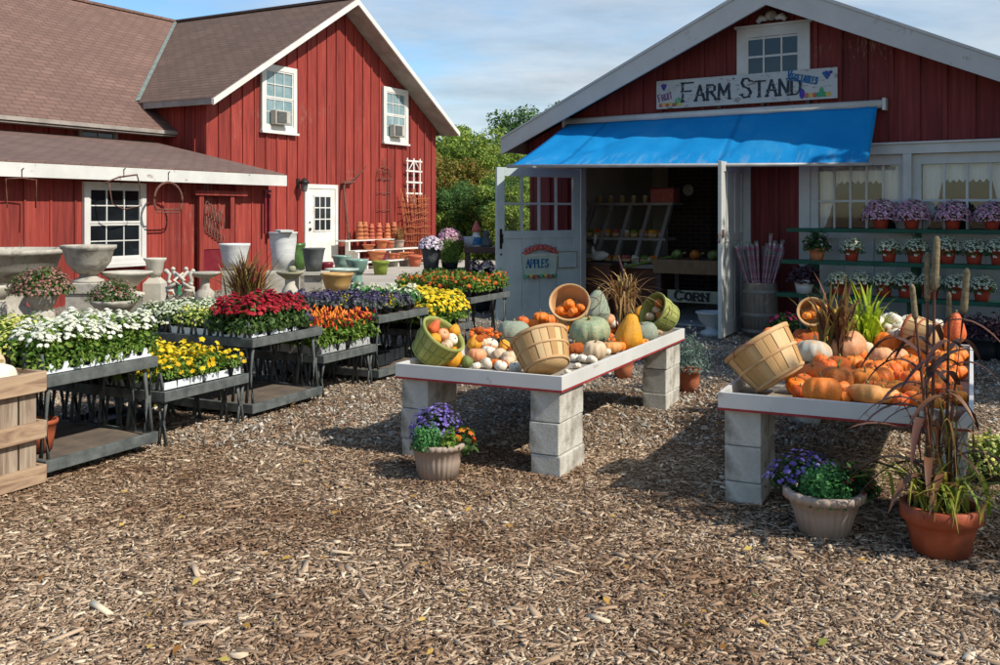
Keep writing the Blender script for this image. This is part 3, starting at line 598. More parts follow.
def window(fr, parent, x0, x1, z0, z1, y, cols, rows, trimm, panem, tw=.09, split=True, name='window', sill=True, top=0.0):
    """double hung window standing proud of the wall at local y; returns frame object"""
    mb = MB(); mb.b(x0, x0+tw, y-.05, y+.01, z0, z1); mb.b(x1-tw, x1, y-.05, y+.01, z0, z1); mb.b(x0+tw, x1-tw, y-.05, y+.01, z1-tw-top, z1); mb.b(x0+tw, x1-tw, y-.05, y+.01, z0, z0+tw)
    if sill: mb.b(x0-.03, x1+.03, y-.09, y-.0, z0-.05, z0-.002)
    w = mb.build(name, trimm, parent)
    ix0, ix1, iz0, iz1 = x0+tw, x1-tw, z0+tw, z1-tw-top
    mb = MB(); zm = (iz0+iz1)/2; s_ = .035
    for (a, b_, yy) in (((iz0, zm, -.022), (zm, iz1, -.034)) if split else ((iz0, iz1, -.022),)):
        pass
    halves = [(iz0, zm, y-.026), (zm+.001, iz1, y-.036)] if split else [(iz0, iz1, y-.03)]
    for a, b_, yy in halves:
        mb.b(ix0+.001, ix0+s_, yy, y-.008, a, b_); mb.b(ix1-s_, ix1-.001, yy, y-.008, a, b_); mb.b(ix0+s_, ix1-s_, yy, y-.008, a, a+s_); mb.b(ix0+s_, ix1-s_, yy, y-.008, b_-s_, b_)
        for c in range(1, cols):
            xx = ix0+(ix1-ix0)*c/cols; mb.b(xx-.009, xx+.009, yy+.004, y-.009, a+s_, b_-s_)
        for r_ in range(1, rows):
            zz = a+(b_-a)*r_/rows; mb.b(ix0+s_, ix1-s_, yy+.005, y-.0095, zz-.009, zz+.009)
    mb.build('sash', trimm, w)
    mb = MB(); mb.b(ix0, ix1, y-.012, y+.006, iz0, iz1); mb.build('pane', panem, w)
    return w
# gable windows
for (u0, u1, va, vb) in ((259.5, 294.5, 66, 132), (381.5, 406, 88.5, 143)):
    xa, _ = B.hit(u0, 200); xb, _ = B.hit(u1, 200); um = (u0+u1)/2; _, z1 = B.hit(um, (va+.0)); _, z0 = B.hit(um, vb)
    window(B, barn, xa, xb, z0, z1, -.03, 3, 2, MAT['white'], MAT['pane_light'], .12)
    left = u0 < 300
    ac = thing('air_conditioner', 'grey window air conditioner in the '+('left upper barn window above the lean-to' if left else 'right upper barn window near the roof edge'), 'air conditioner', B.w((xa+xb)/2-.06, -.03, z0+.155), B.rot)
    w2 = .24
    m2 = MB(); m2.b(-w2, w2, -.20, -.04, 0, .31); m2.build('case', MAT['ac'], ac, .01)
    m2 = MB(); m2.b(-w2+.03, w2-.16, -.215, -.201, .03, .28)
    for i in range(9): m2.b(-w2+.03, w2-.16, -.222, -.214, .04+i*.027, .052+i*.027)
    m2.build('grille', MAT['acgrille'], ac); m2 = MB(); m2.b(w2-.14, w2-.03, -.215, -.201, .03, .28); m2.build('control_panel', MAT['ac'], ac)
# shed window
xa, _ = B.hit(81.5, 200, -2.1); xb, _ = B.hit(143.5, 200, -2.1); _, z1 = B.hit(112, 182.5, -2.1); _, z0 = B.hit(112, 264, -2.1)
window(B, barn, xa, xb, z0, z1, -2.12, 3, 2, MAT['trim'], MAT['pane_dark'], .09)
# upper main wing window (low strip under the eave)
xa, _ = B.hit(77, 130, 1.17); xb, _ = B.hit(115, 130, 1.17)
window(B, barn, xa, xb, 2.93, 3.24, 1.14, 2, 1, MAT['soffit'], MAT['pane_dark'], .05, split=False, sill=False)
# barn door
xa, _ = B.hit(303.5, 200); xb, _ = B.hit(336.5, 200); _, z1 = B.hit(320, 184.5)
mb = MB(); mb.b(xa, xa+.1, -.05, .0, .22, z1); mb.b(xb-.1, xb, -.05, 0, .22, z1); mb.b(xa+.1, xb-.1, -.05, 0, z1-.1, z1); mb.build('door_frame', MAT['white'], barn)
mb = MB(); mb.b(xa+.102, xb-.102, -.035, .0, .24, z1-.102)
for k in (0, 1): mb.b(xa+.2+k*.42, xa+.55+k*.42, -.045, -.034, .38, .95)
door = mb.build('door', MAT['white'], barn, .004)
mb = MB(); cx0, cx1 = xa+.32, xb-.28; zz0 = .24+.92; zz1 = z1-.28
mb.b(cx0, cx1, -.042, -.034, zz0, zz1); mb.build('pane', MAT['pane_dark'], door)
mb = MB()
for i in range(4): x = cx0+(cx1-cx0)*i/3; mb.b(x-.014, x+.014, -.056, -.038, zz0-.02, zz1+.02)
for i in range(4): z = zz0+(zz1-zz0)*i/3; mb.b(cx0-.014, cx1+.014, -.054, -.0375, z-.013, z+.013)
mb.build('muntin', MAT['white'], door)
mb = MB(); mb.lathe([(.001, 0), (.03, .005), (.035, .03), (.02, .05), (.001, .055)], 12, M=Matrix.Translation((xa+.17, -.035, 1.2))@Matrix.Rotation(R(90), 4, 'X')); mb.lathe([(.001, 0), (.022, .005), (.022, .02), (.001, .024)], 12, M=Matrix.Translation((xa+.17, -.035, 1.36))@Matrix.Rotation(R(90), 4, 'X')); mb.build('door_knob', MAT['iron'], door)
# concrete apron in front of the barn
mb = MB(); pts = [B.w(-.35, -.02), B.w(GW+1, -.02), B.w(GW+2.5, -4), B.w(6, -6.5), B.w(-.35, -6.6)]
V = [(p.x, p.y, .05) for p in pts]+[(p.x, p.y, .245) for p in pts]; n = len(pts)
mb.add(V, [tuple(range(n-1, -1, -1)), tuple(range(n, 2*n))]+[(i, (i+1) % n, (i+1) % n+n, i+n) for i in range(n)]); setting(mb.build('concrete_apron', MAT['concrete']))
# wall lamp
x, z = B.hit(297.5, 183); t = thing('wall_lamp', 'old black barn wall lantern beside the white door', 'lamp', B.w(x, 0, z), B.rot)
mb = MB(); mb.b(-.05, .05, -.03, -.001, -.12, .1); mb.tube([(0, -.03, 0), (0, -.15, .06), (0, -.2, .02)], .014); mb.build('bracket', MAT['iron'], t)
mb = MB(); mb.lathe([(.13, -.02), (.09, .05), (.02, .11), (.001, .12)], 12, (0, -.2, .0)); mb.build('cap', MAT['iron'], t); mb = MB(); mb.lathe([(.05, -.2), (.07, -.16), (.09, -.02)], 10, (0, -.2, 0)); mb.build('lamp_glass', MAT['lampglass'], t)
# tall tool leaning on barn wall
xa, za = B.hit(357, 182, -.12); xb, zb = B.hit(350, 268, -.4)
t = thing('scythe', 'long rusty scythe leaning against the red wall right of the barn door', 'tool', B.w(xb, 0, .245), B.rot)
mb = MB(); mb.tube([(0, -.45, 0), (.05, -.3, .9), (.12, -.12, 1.95), (.2, -.1, 2.1)], .028, 7); mb.build('handle', MAT['rust'], t)
mb = MB(); mb.ribbon([(.12, -.1, 2.08), (.5, -.1, 2.14), (.85, -.1, 2.35), (1.1, -.1, 2.55)], [.05, .045, .03, .006], .15); mb.tube([(.1, -.13, 2.05), (.5, -.13, 2.1)], .03); mb.build('blade', MAT['rust'], t)
# wire arch trellis
x, z = B.hit(384, 225, -.05); t = thing('wire_trellis', 'thin rusty wire trellis with arched finial hanging on the barn wall', 'trellis', B.w(x, -.05, 1.15), B.rot); mb = MB()
for q in (-.3, -.1, .1, .3): mb.tube([(q, 0, 0), (q, 0, 1.35)], .009, 5)
for zz in (.05, .5, .95, 1.3): mb.tube([(-.3, -.01, zz), (.3, -.01, zz)], .009, 5)
mb.tube([(.3*math.cos(a), 0, 1.35+.28*math.sin(a)) for a in np.linspace(0, math.pi, 12)], .011, 5)
for s_ in (-1, 1): mb.tube([(s_*(.14+.1*math.cos(a)), -.01, 1.42+.1*math.sin(a)) for a in np.linspace(0, 5.5, 12)], .009, 5)
mb.tube([(0, 0, 1.35), (0, 0, 1.85)], .01, 5); mb.build('wire_frame', MAT['rust'], t)
# white lattice and wicker trellis
x, z = B.hit(414, 220, -.12); t = thing('white_trellis', 'small white painted lattice trellis hanging on the barn wall at its right end', 'trellis', B.w(x, -.1, 2.05), B.rot)
mb = MB()
for i, q in enumerate((-.3, 0, .3)): mb.b(q-.025, q+.025, -.02, 0, -.2, 1.0)
mb.build('upright', MAT['white'], t); mb = MB()
for zz in (.05, .35, .65, .92): mb.b(-.38, .38, -.035, -.021, zz-.022, zz+.022)
for s_ in (-1, 1): mb.tube([(s_*.28, -.03, .66), (0, -.03, .95)], .02, 4)
mb.build('crossbar', MAT['white'], t)
x, z = B.hit(417, 220, -.25); t = thing('wicker_trellis', 'orange brown woven twig trellis leaning below the white trellis', 'trellis', B.w(x, -.25, .245), B.rot); mb = MB()
for i in range(13):
    q = (i-6)*.09; mb.tube([(q*.75, 0, 0), (q*.95+rng.normal(0, .02), .05, 1.0), (q*1.15+rng.normal(0, .04), .12, 1.9+rng.uniform(-.15, .1))], .016, 5)
mb.build('twig_uprights', MAT['wicker'], t); mb = MB()
for i in range(9): zz = .2+i*.19; mb.tube([(q, -.025+.03*math.sin(q*12+i), zz+rng.normal(0, .02)) for q in np.linspace(-.55, .6, 9)], .013, 5)
mb.build('woven_bands', MAT['wicker'], t)
# shed wall hangings
def ironwork(name, label, u, v, cat, mk):
    x, z = B.hit(u, v, -2.47); t = thing(name, label, cat, B.w(x, -2.47, z), B.rot); mb = MB(); mk(mb); mb.build('wire_loop' if 'hoop' in name or 'bracket' in name else 'frame', MAT['rust'], t); mb = MB(); mb.tube([(0, 0, .0), (0, .0, .12), (.03, .0, .14)], .008, 5); mb.build('hook', MAT['iron'], t); return t
def mk1(mb): mb.tube([(-.22, 0, -.42), (-.24, 0, -.02), (0, 0, 0), (.22, 0, -.02), (.21, 0, -.42)], .011, 5)
ironwork('plant_bracket', 'rusty square wire hanger under the lean-to eave at the far left', 22, 178, 'hanger', mk1)
def mk2(mb): mb.tube([(-.35, 0, -.1), (-.1, 0, .0), (.25, 0, .05), (.3, 0, -.1), (.32, 0, -.45), (.0, 0, -.5), (-.22, 0, -.42), (-.28, 0, -.1)], .009, 5)
ironwork('plant_bracket', 'bent rusty wire hanger in front of the lean-to window', 124, 177, 'hanger', mk2)
def mk3(mb):
    for r_ in (.30, .285): mb.tube([(r_*math.cos(a), 0, -.33+r_*math.sin(a)) for a in np.linspace(-.6, 3.74, 22)], .012, 5)
    mb.tube([(-.27, 0, -.48), (.27, 0, -.48)], .012, 5); mb.tube([(-.24, 0, -.53), (.24, 0, -.53)], .012, 5)
ironwork('wire_hoop', 'round rusty wire hoop frame hanging beside the lean-to window', 168.5, 180, 'hanger', mk3)
# old red door frame leaning against the shed
x0, za = B.hit(198, 194, -2.2); x1, _ = B.hit(233, 194, -2.2)
t = thing('old_door', 'worn red old door with open top leaning on the lean-to wall', 'door', B.w(x0, -2.14, .2), B.rot); w_ = x1-x0; hh = za-.2
mb = MB(); mb.b(0, .1, -.1, -.04, 0, hh); mb.b(w_-.1, w_, -.1, -.04, 0, hh); mb.build('stile', MAT['redold'], t); mb = MB(); mb.b(-.12, w_+.3, -.13, -.02, hh-.02, hh+.06); mb.b(.1, w_-.1, -.095, -.045, .75, 1.1); mb.b(.1, w_-.1, -.09, -.05, 0, .3); mb.build('rail', MAT['redold'], t)
mb = MB(); mb.b(.1, w_-.1, -.08, -.055, .3, .75); mb.build('panel', MAT['darkred'], t)
mb = MB()
for k in range(6): mb.tube([(.15+.07*k+.06*math.cos(a), -.12, hh-.4+.28*math.sin(a)-.04*k) for a in np.linspace(0, 5.8, 14)], .009, 5)
tt = thing('wrought_iron_hooks', 'tangle of rusty curled iron hooks hanging on the old red door', 'ironwork', B.w(x0, -2.14, .2), B.rot); mb.build('iron_loops', MAT['rust'], tt)
x, z = B.hit(268, 215, -2.2); t = thing('iron_bars', 'pair of dark red iron bars hanging at the right end of the lean-to', 'ironwork', B.w(x, -2.15, z), B.rot); mb = MB()
mb.b(-.09, -.04, -.06, -.02, -.35, .42); mb.b(.02, .07, -.06, -.02, -.45, .4); mb.b(-.1, .08, -.062, -.019, .42, .47); mb.build('bar', MAT['darkred'], t)
# ================================================================ farm stand building
A = Frame(3.33, 13.2, .836, -.549)
st = thing('farm_stand', 'low red farm stand building with white trim, wide open doorway and gable window', 'farm shop', A.w(0, 0, 0), A.rot)
XL, XR, AX, AZ, SL = -3.43, 4.29, .43, 4.62, .46
rt = lambda x: AZ-SL*abs(x-AX)            # roof top line
wt = lambda x: rt(x)-.16
OX0, OX1, OT = -2.51, -.04, 2.36
def wallpiece(mb, x0, x1, z0, z1=None):
    if z1 is None:
        xs = [x0]+([AX] if x0 < AX < x1 else [])+[x1]; mb.prism([(x0, z0)]+[(x1, z0)]+[(x, wt(x)) for x in reversed(xs)], 0, .12)
    else: mb.prism([(x0, z0), (x1, z0), (x1, z1), (x0, z1)], 0, .12)
WX0, WX1 = .86, 4.29
mb = MB(); wallpiece(mb, XL, OX0-.1, 0, OT+.1); wallpiece(mb, OX1+.1, WX0-.12, 0, OT+.1); wallpiece(mb, XL, XR, OT+.1)
gwx0, gwx1, gwz0, gwz1 = -.10, .88, 3.50, 4.08
battens(mb, XL+.04, XR, lambda x: OT+.12, lambda x: wt(x)-.02, 0, .31, .05, .028)
battens(mb, XL+.04, OX0-.15, lambda x: 0.02, lambda x: OT+.1, 0, .31, .05, .028)
battens(mb, OX1+.22, WX0-.15, lambda x: 0.02, lambda x: OT+.1, 0, .26, .05, .028)
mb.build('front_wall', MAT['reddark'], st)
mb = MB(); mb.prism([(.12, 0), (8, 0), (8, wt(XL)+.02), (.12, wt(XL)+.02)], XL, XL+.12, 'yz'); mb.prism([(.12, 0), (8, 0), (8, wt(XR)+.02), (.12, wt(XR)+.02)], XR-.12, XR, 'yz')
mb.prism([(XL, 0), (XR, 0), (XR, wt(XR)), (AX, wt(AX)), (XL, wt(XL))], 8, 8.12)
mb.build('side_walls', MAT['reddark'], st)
mb = MB()
for a, b_ in ((XL-.24, AX), (AX, XR+.24)): slab(mb, (a, -.42, rt(a)), (b_, -.42, rt(b_)), (b_, 8.4, rt(b_)), (a, 8.4, rt(a)), .07)
mb.build('roof', M('dark_roof_shingle', '#3c3733', '#544d47', 9, .95, .5), st)
mb = MB()
for sg in (-1, 1):
    e = XL-.24 if sg < 0 else XR+.24
    mb.prism([(e, rt(e)-.03), (AX, rt(AX)-.03), (AX, rt(AX)-.335), (e, rt(e)-.26)], -.46, -.42)
    mb.prism([(e+.0, rt(e)-.0), (AX, rt(AX)+.02), (AX, rt(AX)-.028), (e, rt(e)-.028)], -.475, -.42)
mb.build('rake_board', MAT['fasciaold'], st)
mb = MB()
for sg in (-1, 1):
    e = XL-.24 if sg < 0 else XR+.24; mb.prism([(e, rt(e)-.075), (AX, rt(AX)-.075), (AX, rt(AX)-.10), (e, rt(e)-.10)], -.415, -.002)
mb.b(XL-.24, XL-.20, -.42, 8.3, rt(XL-.24)-.22, rt(XL-.24)-.02); mb.build('soffit', MAT['soffit'], st)
# inside of the shop
mb = MB(); mb.b(XL+.125, XR-.125, 4.2, 4.3, 0, 2.6); mb.b(XL+.125, XL+.16, .13, 4.9, 0, 2.6); mb.b(XR-.16, XR-.125, .13, 4.9, 0, 2.6); mb.b(XL+.16, OX0-.1, .125, .14, 0, 2.6); mb.build('interior_wall', MAT['wallin'], st)
mb = MB(); mb.b(XL+.125, XR-.125, .125, 5, 2.6, 2.68); mb.build('ceiling', MAT['wallin'], st)
mb = MB(); mb.b(XL+.12, XR-.12, .0, 5, -.02, .03); mb.build('shop_floor', MAT['concrete'], st)
# gable window
def hz(u, v, y=0): return A.hit(u, v, y)
mb = MB(); t_ = .13
mb.b(gwx0, gwx0+t_, -.05, -.001, gwz0-.25, gwz1); mb.b(gwx1-t_, gwx1, -.05, -.001, gwz0-.25, gwz1); mb.b(gwx0+t_, gwx1-t_, -.05, -.001, gwz1-.13, gwz1); mb.b(gwx0-.03, gwx1+.03, -.065, -.001, gwz1+.002, gwz1+.035)
w = mb.build('gable_window', MAT['standwhite'], st)
mb = MB(); x0, x1, z0, z1 = gwx0+t_, gwx1-t_, gwz0-.2, gwz1-.13
for i in range(4): x = x0+(x1-x0)*i/3; mb.b(x-(.03 if i in (0, 3) else .012), x+(.03 if i in (0, 3) else .012), -.048, -.006, z0, z1)
for z in (z0, (z0+z1)/2+.06, z1-.02): mb.b(x0, x1, -.046, -.007, z-.014, z+.014)
mb.build('sash', MAT['standwhite'], w); mb = MB(); mb.b(x0, x1, -.033, -.003, z0, z1); mb.build('pane', MAT['pane_dark'], w)
t = thing('gable_ornament', 'carved grey and white shell ornament above the gable window', 'ornament', A.w(.39, -.07, gwz1+.04), A.rot)
mb = MB(); mb.tube([(-.19, -.02, .02), (-.14, -.03, .07), (-.06, -.03, .05)], [.03, .045, .03], 8); mb.tube([(.19, -.02, .02), (.14, -.03, .07), (.06, -.03, .05)], [.03, .045, .03], 8); mb.build('scroll', MAT['standwhite'], t)
mb = MB(); mb.lathe([(.001, -.07), (.06, -.05), (.085, 0), (.06, .05), (.001, .07)], 12, (0, -.03, .09)); mb.build('shell', MAT['stone'], t)
# doorway trim
mb = MB(); mb.b(OX0-.12, OX0, -.03, .125, 0, OT); mb.b(OX1, OX1+.12, -.03, .125, 0, OT); mb.b(OX0-.12, OX1+.12, -.035, .126, OT, OT+.12); mb.build('door_jamb', MAT['standwhite'], st)
# window bank on the right: header, posts, sashes with lace, panelled fronts below
HB, HT = 2.32, 2.46; GZ0, GZ1 = 1.36, 2.19
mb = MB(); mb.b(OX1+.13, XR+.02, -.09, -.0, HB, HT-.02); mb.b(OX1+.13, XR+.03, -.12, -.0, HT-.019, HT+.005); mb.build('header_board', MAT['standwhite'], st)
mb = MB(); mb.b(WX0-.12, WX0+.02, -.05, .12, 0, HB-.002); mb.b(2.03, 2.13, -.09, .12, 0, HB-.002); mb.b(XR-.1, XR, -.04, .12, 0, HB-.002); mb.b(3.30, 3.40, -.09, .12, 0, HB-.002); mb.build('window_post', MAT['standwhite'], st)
for (a, b_, n) in ((.88, 2.03, 5), (2.13, 3.30, 4), (3.40, 4.19, 3)):
    mb = MB(); mb.b(a, b_, -.02, .05, GZ1, HB-.004); mb.b(a, b_, -.02, .05, 0.0, .12); mb.b(a, b_, .02, .05, .12, GZ0-.1); mb.b(a, b_, -.02, .05, GZ0-.1, GZ0)
    mb.b(a, a+.1, -.02, .05, GZ0, GZ1); mb.b(b_-.05, b_, -.02, .05, GZ0, GZ1)
    k = 3 if n > 3 else 2
    for i in range(k+1): x = a+.04+(b_-a-.08)*i/k; mb.b(x-.035, x+.035, -.01, .0199, .12, GZ0-.1)
    w = mb.build('window', MAT['standwhite'], st); mb = MB()
    for i in range(1, n+1): x = a+.1+(b_-a-.15)*i/(n); mb.b(x-.014, x+.014, .0, .03, GZ0, GZ1)
    zmid = 1.74; mb.b(a+.1, b_-.05, .002, .028, zmid-.014, zmid+.014); mb.build('muntin', MAT['standwhite'], w)
    mb = MB(); mb.b(a+.1, b_-.05, .012, .018, GZ0, GZ1); mb.build('pane', MAT['glass'], w)
    for kk, (s0, s1) in enumerate(((a+.1, (a+b_)/2), ((a+b_)/2, b_-.05))):
        mb = MB(); N_ = 26; V = []; 
        for i in range(N_+1):
            f = i/N_; x = s0+(s1-s0)*f; edge = f if kk == 0 else 1-f
            zb = (GZ1-.18-.05*abs(math.sin(f*22))) if edge > .45 else (GZ1-.75*(1-edge/.45)**.6-.14-.03*abs(math.sin(f*30)))
            for q in (0, .5, 1): V.append((x, .09+.012*math.sin(f*60), GZ1*(1-q)+zb*q))
        mb.add(V, [(3*i+j, 3*i+j+1, 3*i+j+4, 3*i+j+3) for i in range(N_) for j in (0, 1)], 0, True); mb.build('lace_curtain', MAT['lace'], w)
t = thing('added_dark_cabinet', 'dark cabinet added inside the shop to darken the view behind the lace curtained windows', 'cabinet', A.w(.95, .75, .03), A.rot)  # added dark block, keeps the view through the panes dark
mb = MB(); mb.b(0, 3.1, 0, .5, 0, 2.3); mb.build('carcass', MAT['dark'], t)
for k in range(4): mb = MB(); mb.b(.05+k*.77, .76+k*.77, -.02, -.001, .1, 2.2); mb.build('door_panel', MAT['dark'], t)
# left door leaf, swung wide open
hp = A.w(OX0-.02, -.04); e = at(497, 325.5, 13.72); Lf = Frame(e.x, e.y, hp.x-e.x, hp.y-e.y); LW = math.hypot(hp.x-e.x, hp.y-e.y)
def doorbody(LW, DT, glassy=True):
    mb = MB(); mb.b(0, .13, 0, .045, .03, DT); mb.b(LW-.12, LW, 0, .045, .03, DT); g0, g1 = 1.33, 2.11
    mb.b(.13, LW-.12, 0, .045, g1, DT); mb.b(.13, LW-.12, 0, .045, g0-.11, g0); mb.b(.13, LW-.12, 0, .045, .03, .2)
    n = 4
    for i in range(n): xa = .13+(LW-.25)*i/n; mb.b(xa+.003, xa+(LW-.25)/n-.003, .012, .035, .2, g0-.11)
    for i in (1, 2): xa = .13+(LW-.25)*i/3-.03; mb.b(xa, xa+.06, .004, .0119, .2, g0-.11)
    return mb, g0, g1
lf = thing('open_door_leaf', 'pale grey white barn door leaf with eight panes standing open left of the doorway', 'door', (e.x, e.y, 0), Lf.rot)
mb, g0, g1 = doorbody(LW, 2.235); mb.build('door_frame', MAT['doorpaint'], lf, .003)
mb = MB(); ga, gb = .13, LW-.12
for i in range(1, 4): x = ga+(gb-ga)*i/4; mb.b(x-.015, x+.015, .006, .04, g0, g1)
mb.b(ga, gb, .008, .038, (g0+g1)/2-.015, (g0+g1)/2+.015); mb.build('muntin', MAT['doorpaint'], lf)
mb = MB(); mb.b(ga, gb, .02, .026, g0, g1); mb.build('pane', MAT['glass'], lf)
mb = MB(); mb.tube([(.065, -.002, 1.14), (.065, -.05, 1.18), (.065, -.05, 1.27), (.065, -.002, 1.31)], .012); mb.b(.045, .085, -.008, -.001, 1.08, 1.36); mb.lathe([(.001, 0), (.016, .01), (.001, .02)], 10, M=Matrix.Translation((.065, -.002, 1.0))@Matrix.Rotation(R(90), 4, 'X')); mb.build('handle', MAT['iron'], lf)
# plaques on that leaf
def onleaf(u, v): return Lf.hit(u, v, -.02)
xa, z1 = onleaf(522.5, 243); xb, z0 = onleaf(557, 278)
t = thing('apple_basket_plaque', 'painted plaque shaped like a basket of apples reading APPLES on the open door', 'sign', Lf.w(xa, -.006, z0), Lf.rot); wd = xb-xa; hh = z1-z0
mb = MB(); mb.prism([(.04, .06), (wd-.04, .06), (wd, hh*.68), (0, hh*.68)], -.035, -.001); mb.build('basket_board', MAT['glazepale'], t)
mb = MB(); mb.prism([(-.01, hh*.64), (wd+.01, hh*.64), (wd+.01, hh*.70), (-.01, hh*.70)], -.045, -.036); mb.build('basket_rim', MAT['standwhite'], t)
mb = MB()
for i in range(11):
    q = i/10; mb.lathe([(.001, -.035), (.03, -.02), (.038, 0), (.03, .02), (.001, .03)], 10, (.03+q*(wd-.06), -.03-.01*(i % 2), hh*.72+.075*math.sin(q*math.pi)), mi=0)
for i in range(7):
    q = i/6; mb.lathe([(.001, -.03), (.03, -.02), (.034, 0), (.03, .02), (.001, .03)], 10, (.07+q*(wd-.14), -.035, hh*.82+.05*math.sin(q*math.pi)), mi=0)
mb.build('apples', MAT['bred'] if False else MAT['gred'], t)
mb = MB()
for i in range(7): q = i/6; mb.lathe([(.001, -.03), (.028, -.02), (.033, 0), (.028, .02), (.001, .03)], 9, (.05+q*(wd-.1), -.035, .04+.012*math.sin(i*2.1)), mi=i % 3)
mb.build('fruit_border', [MAT['ggreen'], MAT['gyellow'], MAT['gred']], t)
mb = MB(); lettering(mb, 'APPLES', .055, hh*.32, .115, .018, -.041, -.037, gap=.16, big=0, squeeze=.78); mb.build('lettering', MAT['inkblue'], t)
xa, z1 = onleaf(557.5, 251.5); xb, z0 = onleaf(577, 267.5)
t = thing('small_notice_board', 'small faded grey framed notice board beside the apple plaque', 'sign', Lf.w(xa, -.006, z0), Lf.rot); wd = xb-xa; hh = z1-z0
mb = MB(); mb.b(.01, wd-.01, -.012, -.001, .01, hh-.01); mb.build('panel', MAT['doorpaint'], t)
mb = MB(); mb.b(0, wd, -.02, -.0125, 0, .012); mb.b(0, wd, -.02, -.0125, hh-.012, hh); mb.b(0, .012, -.0205, -.0126, .0, hh); mb.b(wd-.012, wd, -.0205, -.0126, 0, hh); mb.build('frame', MAT['ply'], t)
# right door leaf, seen nearly edge on
ne = at(721.5, 341, 12.05); hp = A.w(OX1+.03, -.04); Rf = Frame(ne.x, ne.y, hp.x-ne.x, hp.y-ne.y); RW = math.hypot(hp.x-ne.x, hp.y-ne.y)
rf = thing('open_door_leaf', 'grey white barn door leaf folded back beside the barrel and seen nearly edge on', 'door', (ne.x, ne.y, 0), Rf.rot)
mb, g0, g1 = doorbody(RW, 2.235)
mb.b(.12, RW-.11, .015, .03, 1.33, 2.11); mb.b(.3, .36, -.0, .0148, 1.33, 2.11); mb.b(.75, .81, -.0, .0148, 1.33, 2.11); mb.build('door_frame', MAT['standwhite'], rf, .003)
mb = MB(); mb.b(.02, .1, -.012, -.001, 1.28, 1.38); mb.tube([(-.001, .02, 1.25), (-.05, .02, 1.22), (-.06, .02, 1.3), (-.001, .02, 1.33)], .008); mb.build('latch', MAT['rust'], rf)
# awning
def at_u(x, u):
    k = (u-CX)/F; o = A.w(x, 0); return (k*o.y-o.x)/(A.y[0]-k*A.y[1])
yl = at_u(-2.69, 510); yr = at_u(1.74, 868)
pl = A.w(-2.69, yl); pr = A.w(1.74, yr); zl = H-(165.5-HV)/F*pl.y; zr = H-(163.5-HV)/F*pr.y
print('awning', yl, yr, zl, zr)
aw = thing('awning', 'bright blue canvas awning stretched over the farm stand doorway', 'awning', A.w(0, 0, 0), A.rot)
N_, K_ = 72, 22; V = []
for i in range(N_+1):
    f = i/N_
    for j in range(K_+1):
        g = j/K_; x = (-2.69)*(1-f)+1.74*f; ya = -.14; yb = yl*(1-f)+yr*f; za = 2.915; zb = zl*(1-f)+zr*f
        y = ya*(1-g)+yb*g; z = za*(1-g)+zb*g
        z -= .03*math.sin(math.pi*g)
        for c0, c1, wdt, am in ((.68, .58, .018, .085), (.80, .80, .016, .06), (.32, .10, .022, .06), (.93, .9, .018, .04), (.50, .40, .03, .03), (.97, .985, .012, -.04), (.15, .28, .02, .03)):
            cf_ = c0*(1-g)+c1*g; z -= .62*am*math.exp(-((f-cf_)/wdt)**2)*math.sin(math.pi*min(1, g*.93+.05))
        z += .006*math.sin(f*60+g*5)*math.sin(math.pi*g)
        V.append((x, y, z))
mb = MB(); mb.add(V, [(i*(K_+1)+j, i*(K_+1)+j+1, (i+1)*(K_+1)+j+1, (i+1)*(K_+1)+j) for i in range(N_) for j in range(K_)], 0, True)
canvas = mb.build('canopy', None or MAT['blue'], aw); md = canvas.modifiers.new('thick', 'SOLIDIFY'); md.thickness = .004
bm_ = MAT['blue'].node_tree; bb = bm_.nodes['Principled BSDF']; tr = bm_.nodes.new('ShaderNodeBsdfTranslucent'); tr.inputs[0].default_value = lin('#1a9ae6'); mx = bm_.nodes.new('ShaderNodeMixShader'); mx.inputs[0].default_value = .38
bm_.links.new(bb.outputs[0], mx.inputs[1]); bm_.links.new(tr.outputs[0], mx.inputs[2]); bm_.links.new(mx.outputs[0], bm_.nodes['Material Output'].inputs['Surface'])
mb = MB(); mb.tube([(-2.77, -.09, 2.95), (1.82, -.09, 2.95)], .055, 14); mb.b(-2.77, -2.73, -.15, 0, 2.87, 3.02); mb.b(1.8, 1.84, -.15, 0, 2.87, 3.02); mb.build('roller', MAT['standwhite'], aw)
mb = MB(); mb.tube([(-2.74, yl, zl-.01), (1.79, yr, zr-.01)], .024, 8); mb.build('front_bar', MAT['metal'], aw)
for x, yy, zz in ((-2.35, yl*.98, zl+.0), (1.45, yr*.98, zr)):
    mb = MB(); mb.tube([(x, -.05, 2.45), (x+.3*(1 if x < 0 else -1), yy*.5, zz-.02), (x, yy, zz-.03)], .016, 6); mb.build('arm', MAT['metal'], aw)
# farm stand sign
fs = thing('farm_stand_sign', 'weathered white FARM STAND board with FRUIT and VEGETABLES painted in the corners', 'sign', A.w(-1.27, -.05, 3.06), A.rot)
SW, SH = 2.51, .40
mb = MB(); mb.b(0, SW, -.03, 0, 0, SH); mb.build('board', MAT['signwhite'], fs, .004)
mb = MB()
for xx in (.9, 1.5, 2.1): mb.b(xx, xx+.05, -.02, .04, -.12, 0)
mb.build('bracket', MAT['darkwood'], fs)
mb = MB(); lettering(mb, 'FARM STAND', .40, .085, .205, .030, -.0335, -.0305, gap=.20, serif=True, big=1.25, squeeze=.98)
for (qx, qz) in ((.44, .345), (1.13, .35)): mb.prism([(qx, qz-.01), (qx+.03, qz), (qx, qz+.012), (qx-.015, qz)], -.033, -.0305)
mb.build('main_lettering', MAT['ink'], fs)
mb = MB(); lettering(mb, 'FRUIT', .045, .10, .085, .015, -.0333, -.0305, ang=.22, gap=.15, big=1.2, squeeze=.72); mb.build('fruit_lettering', MAT['inkpurple'], fs)
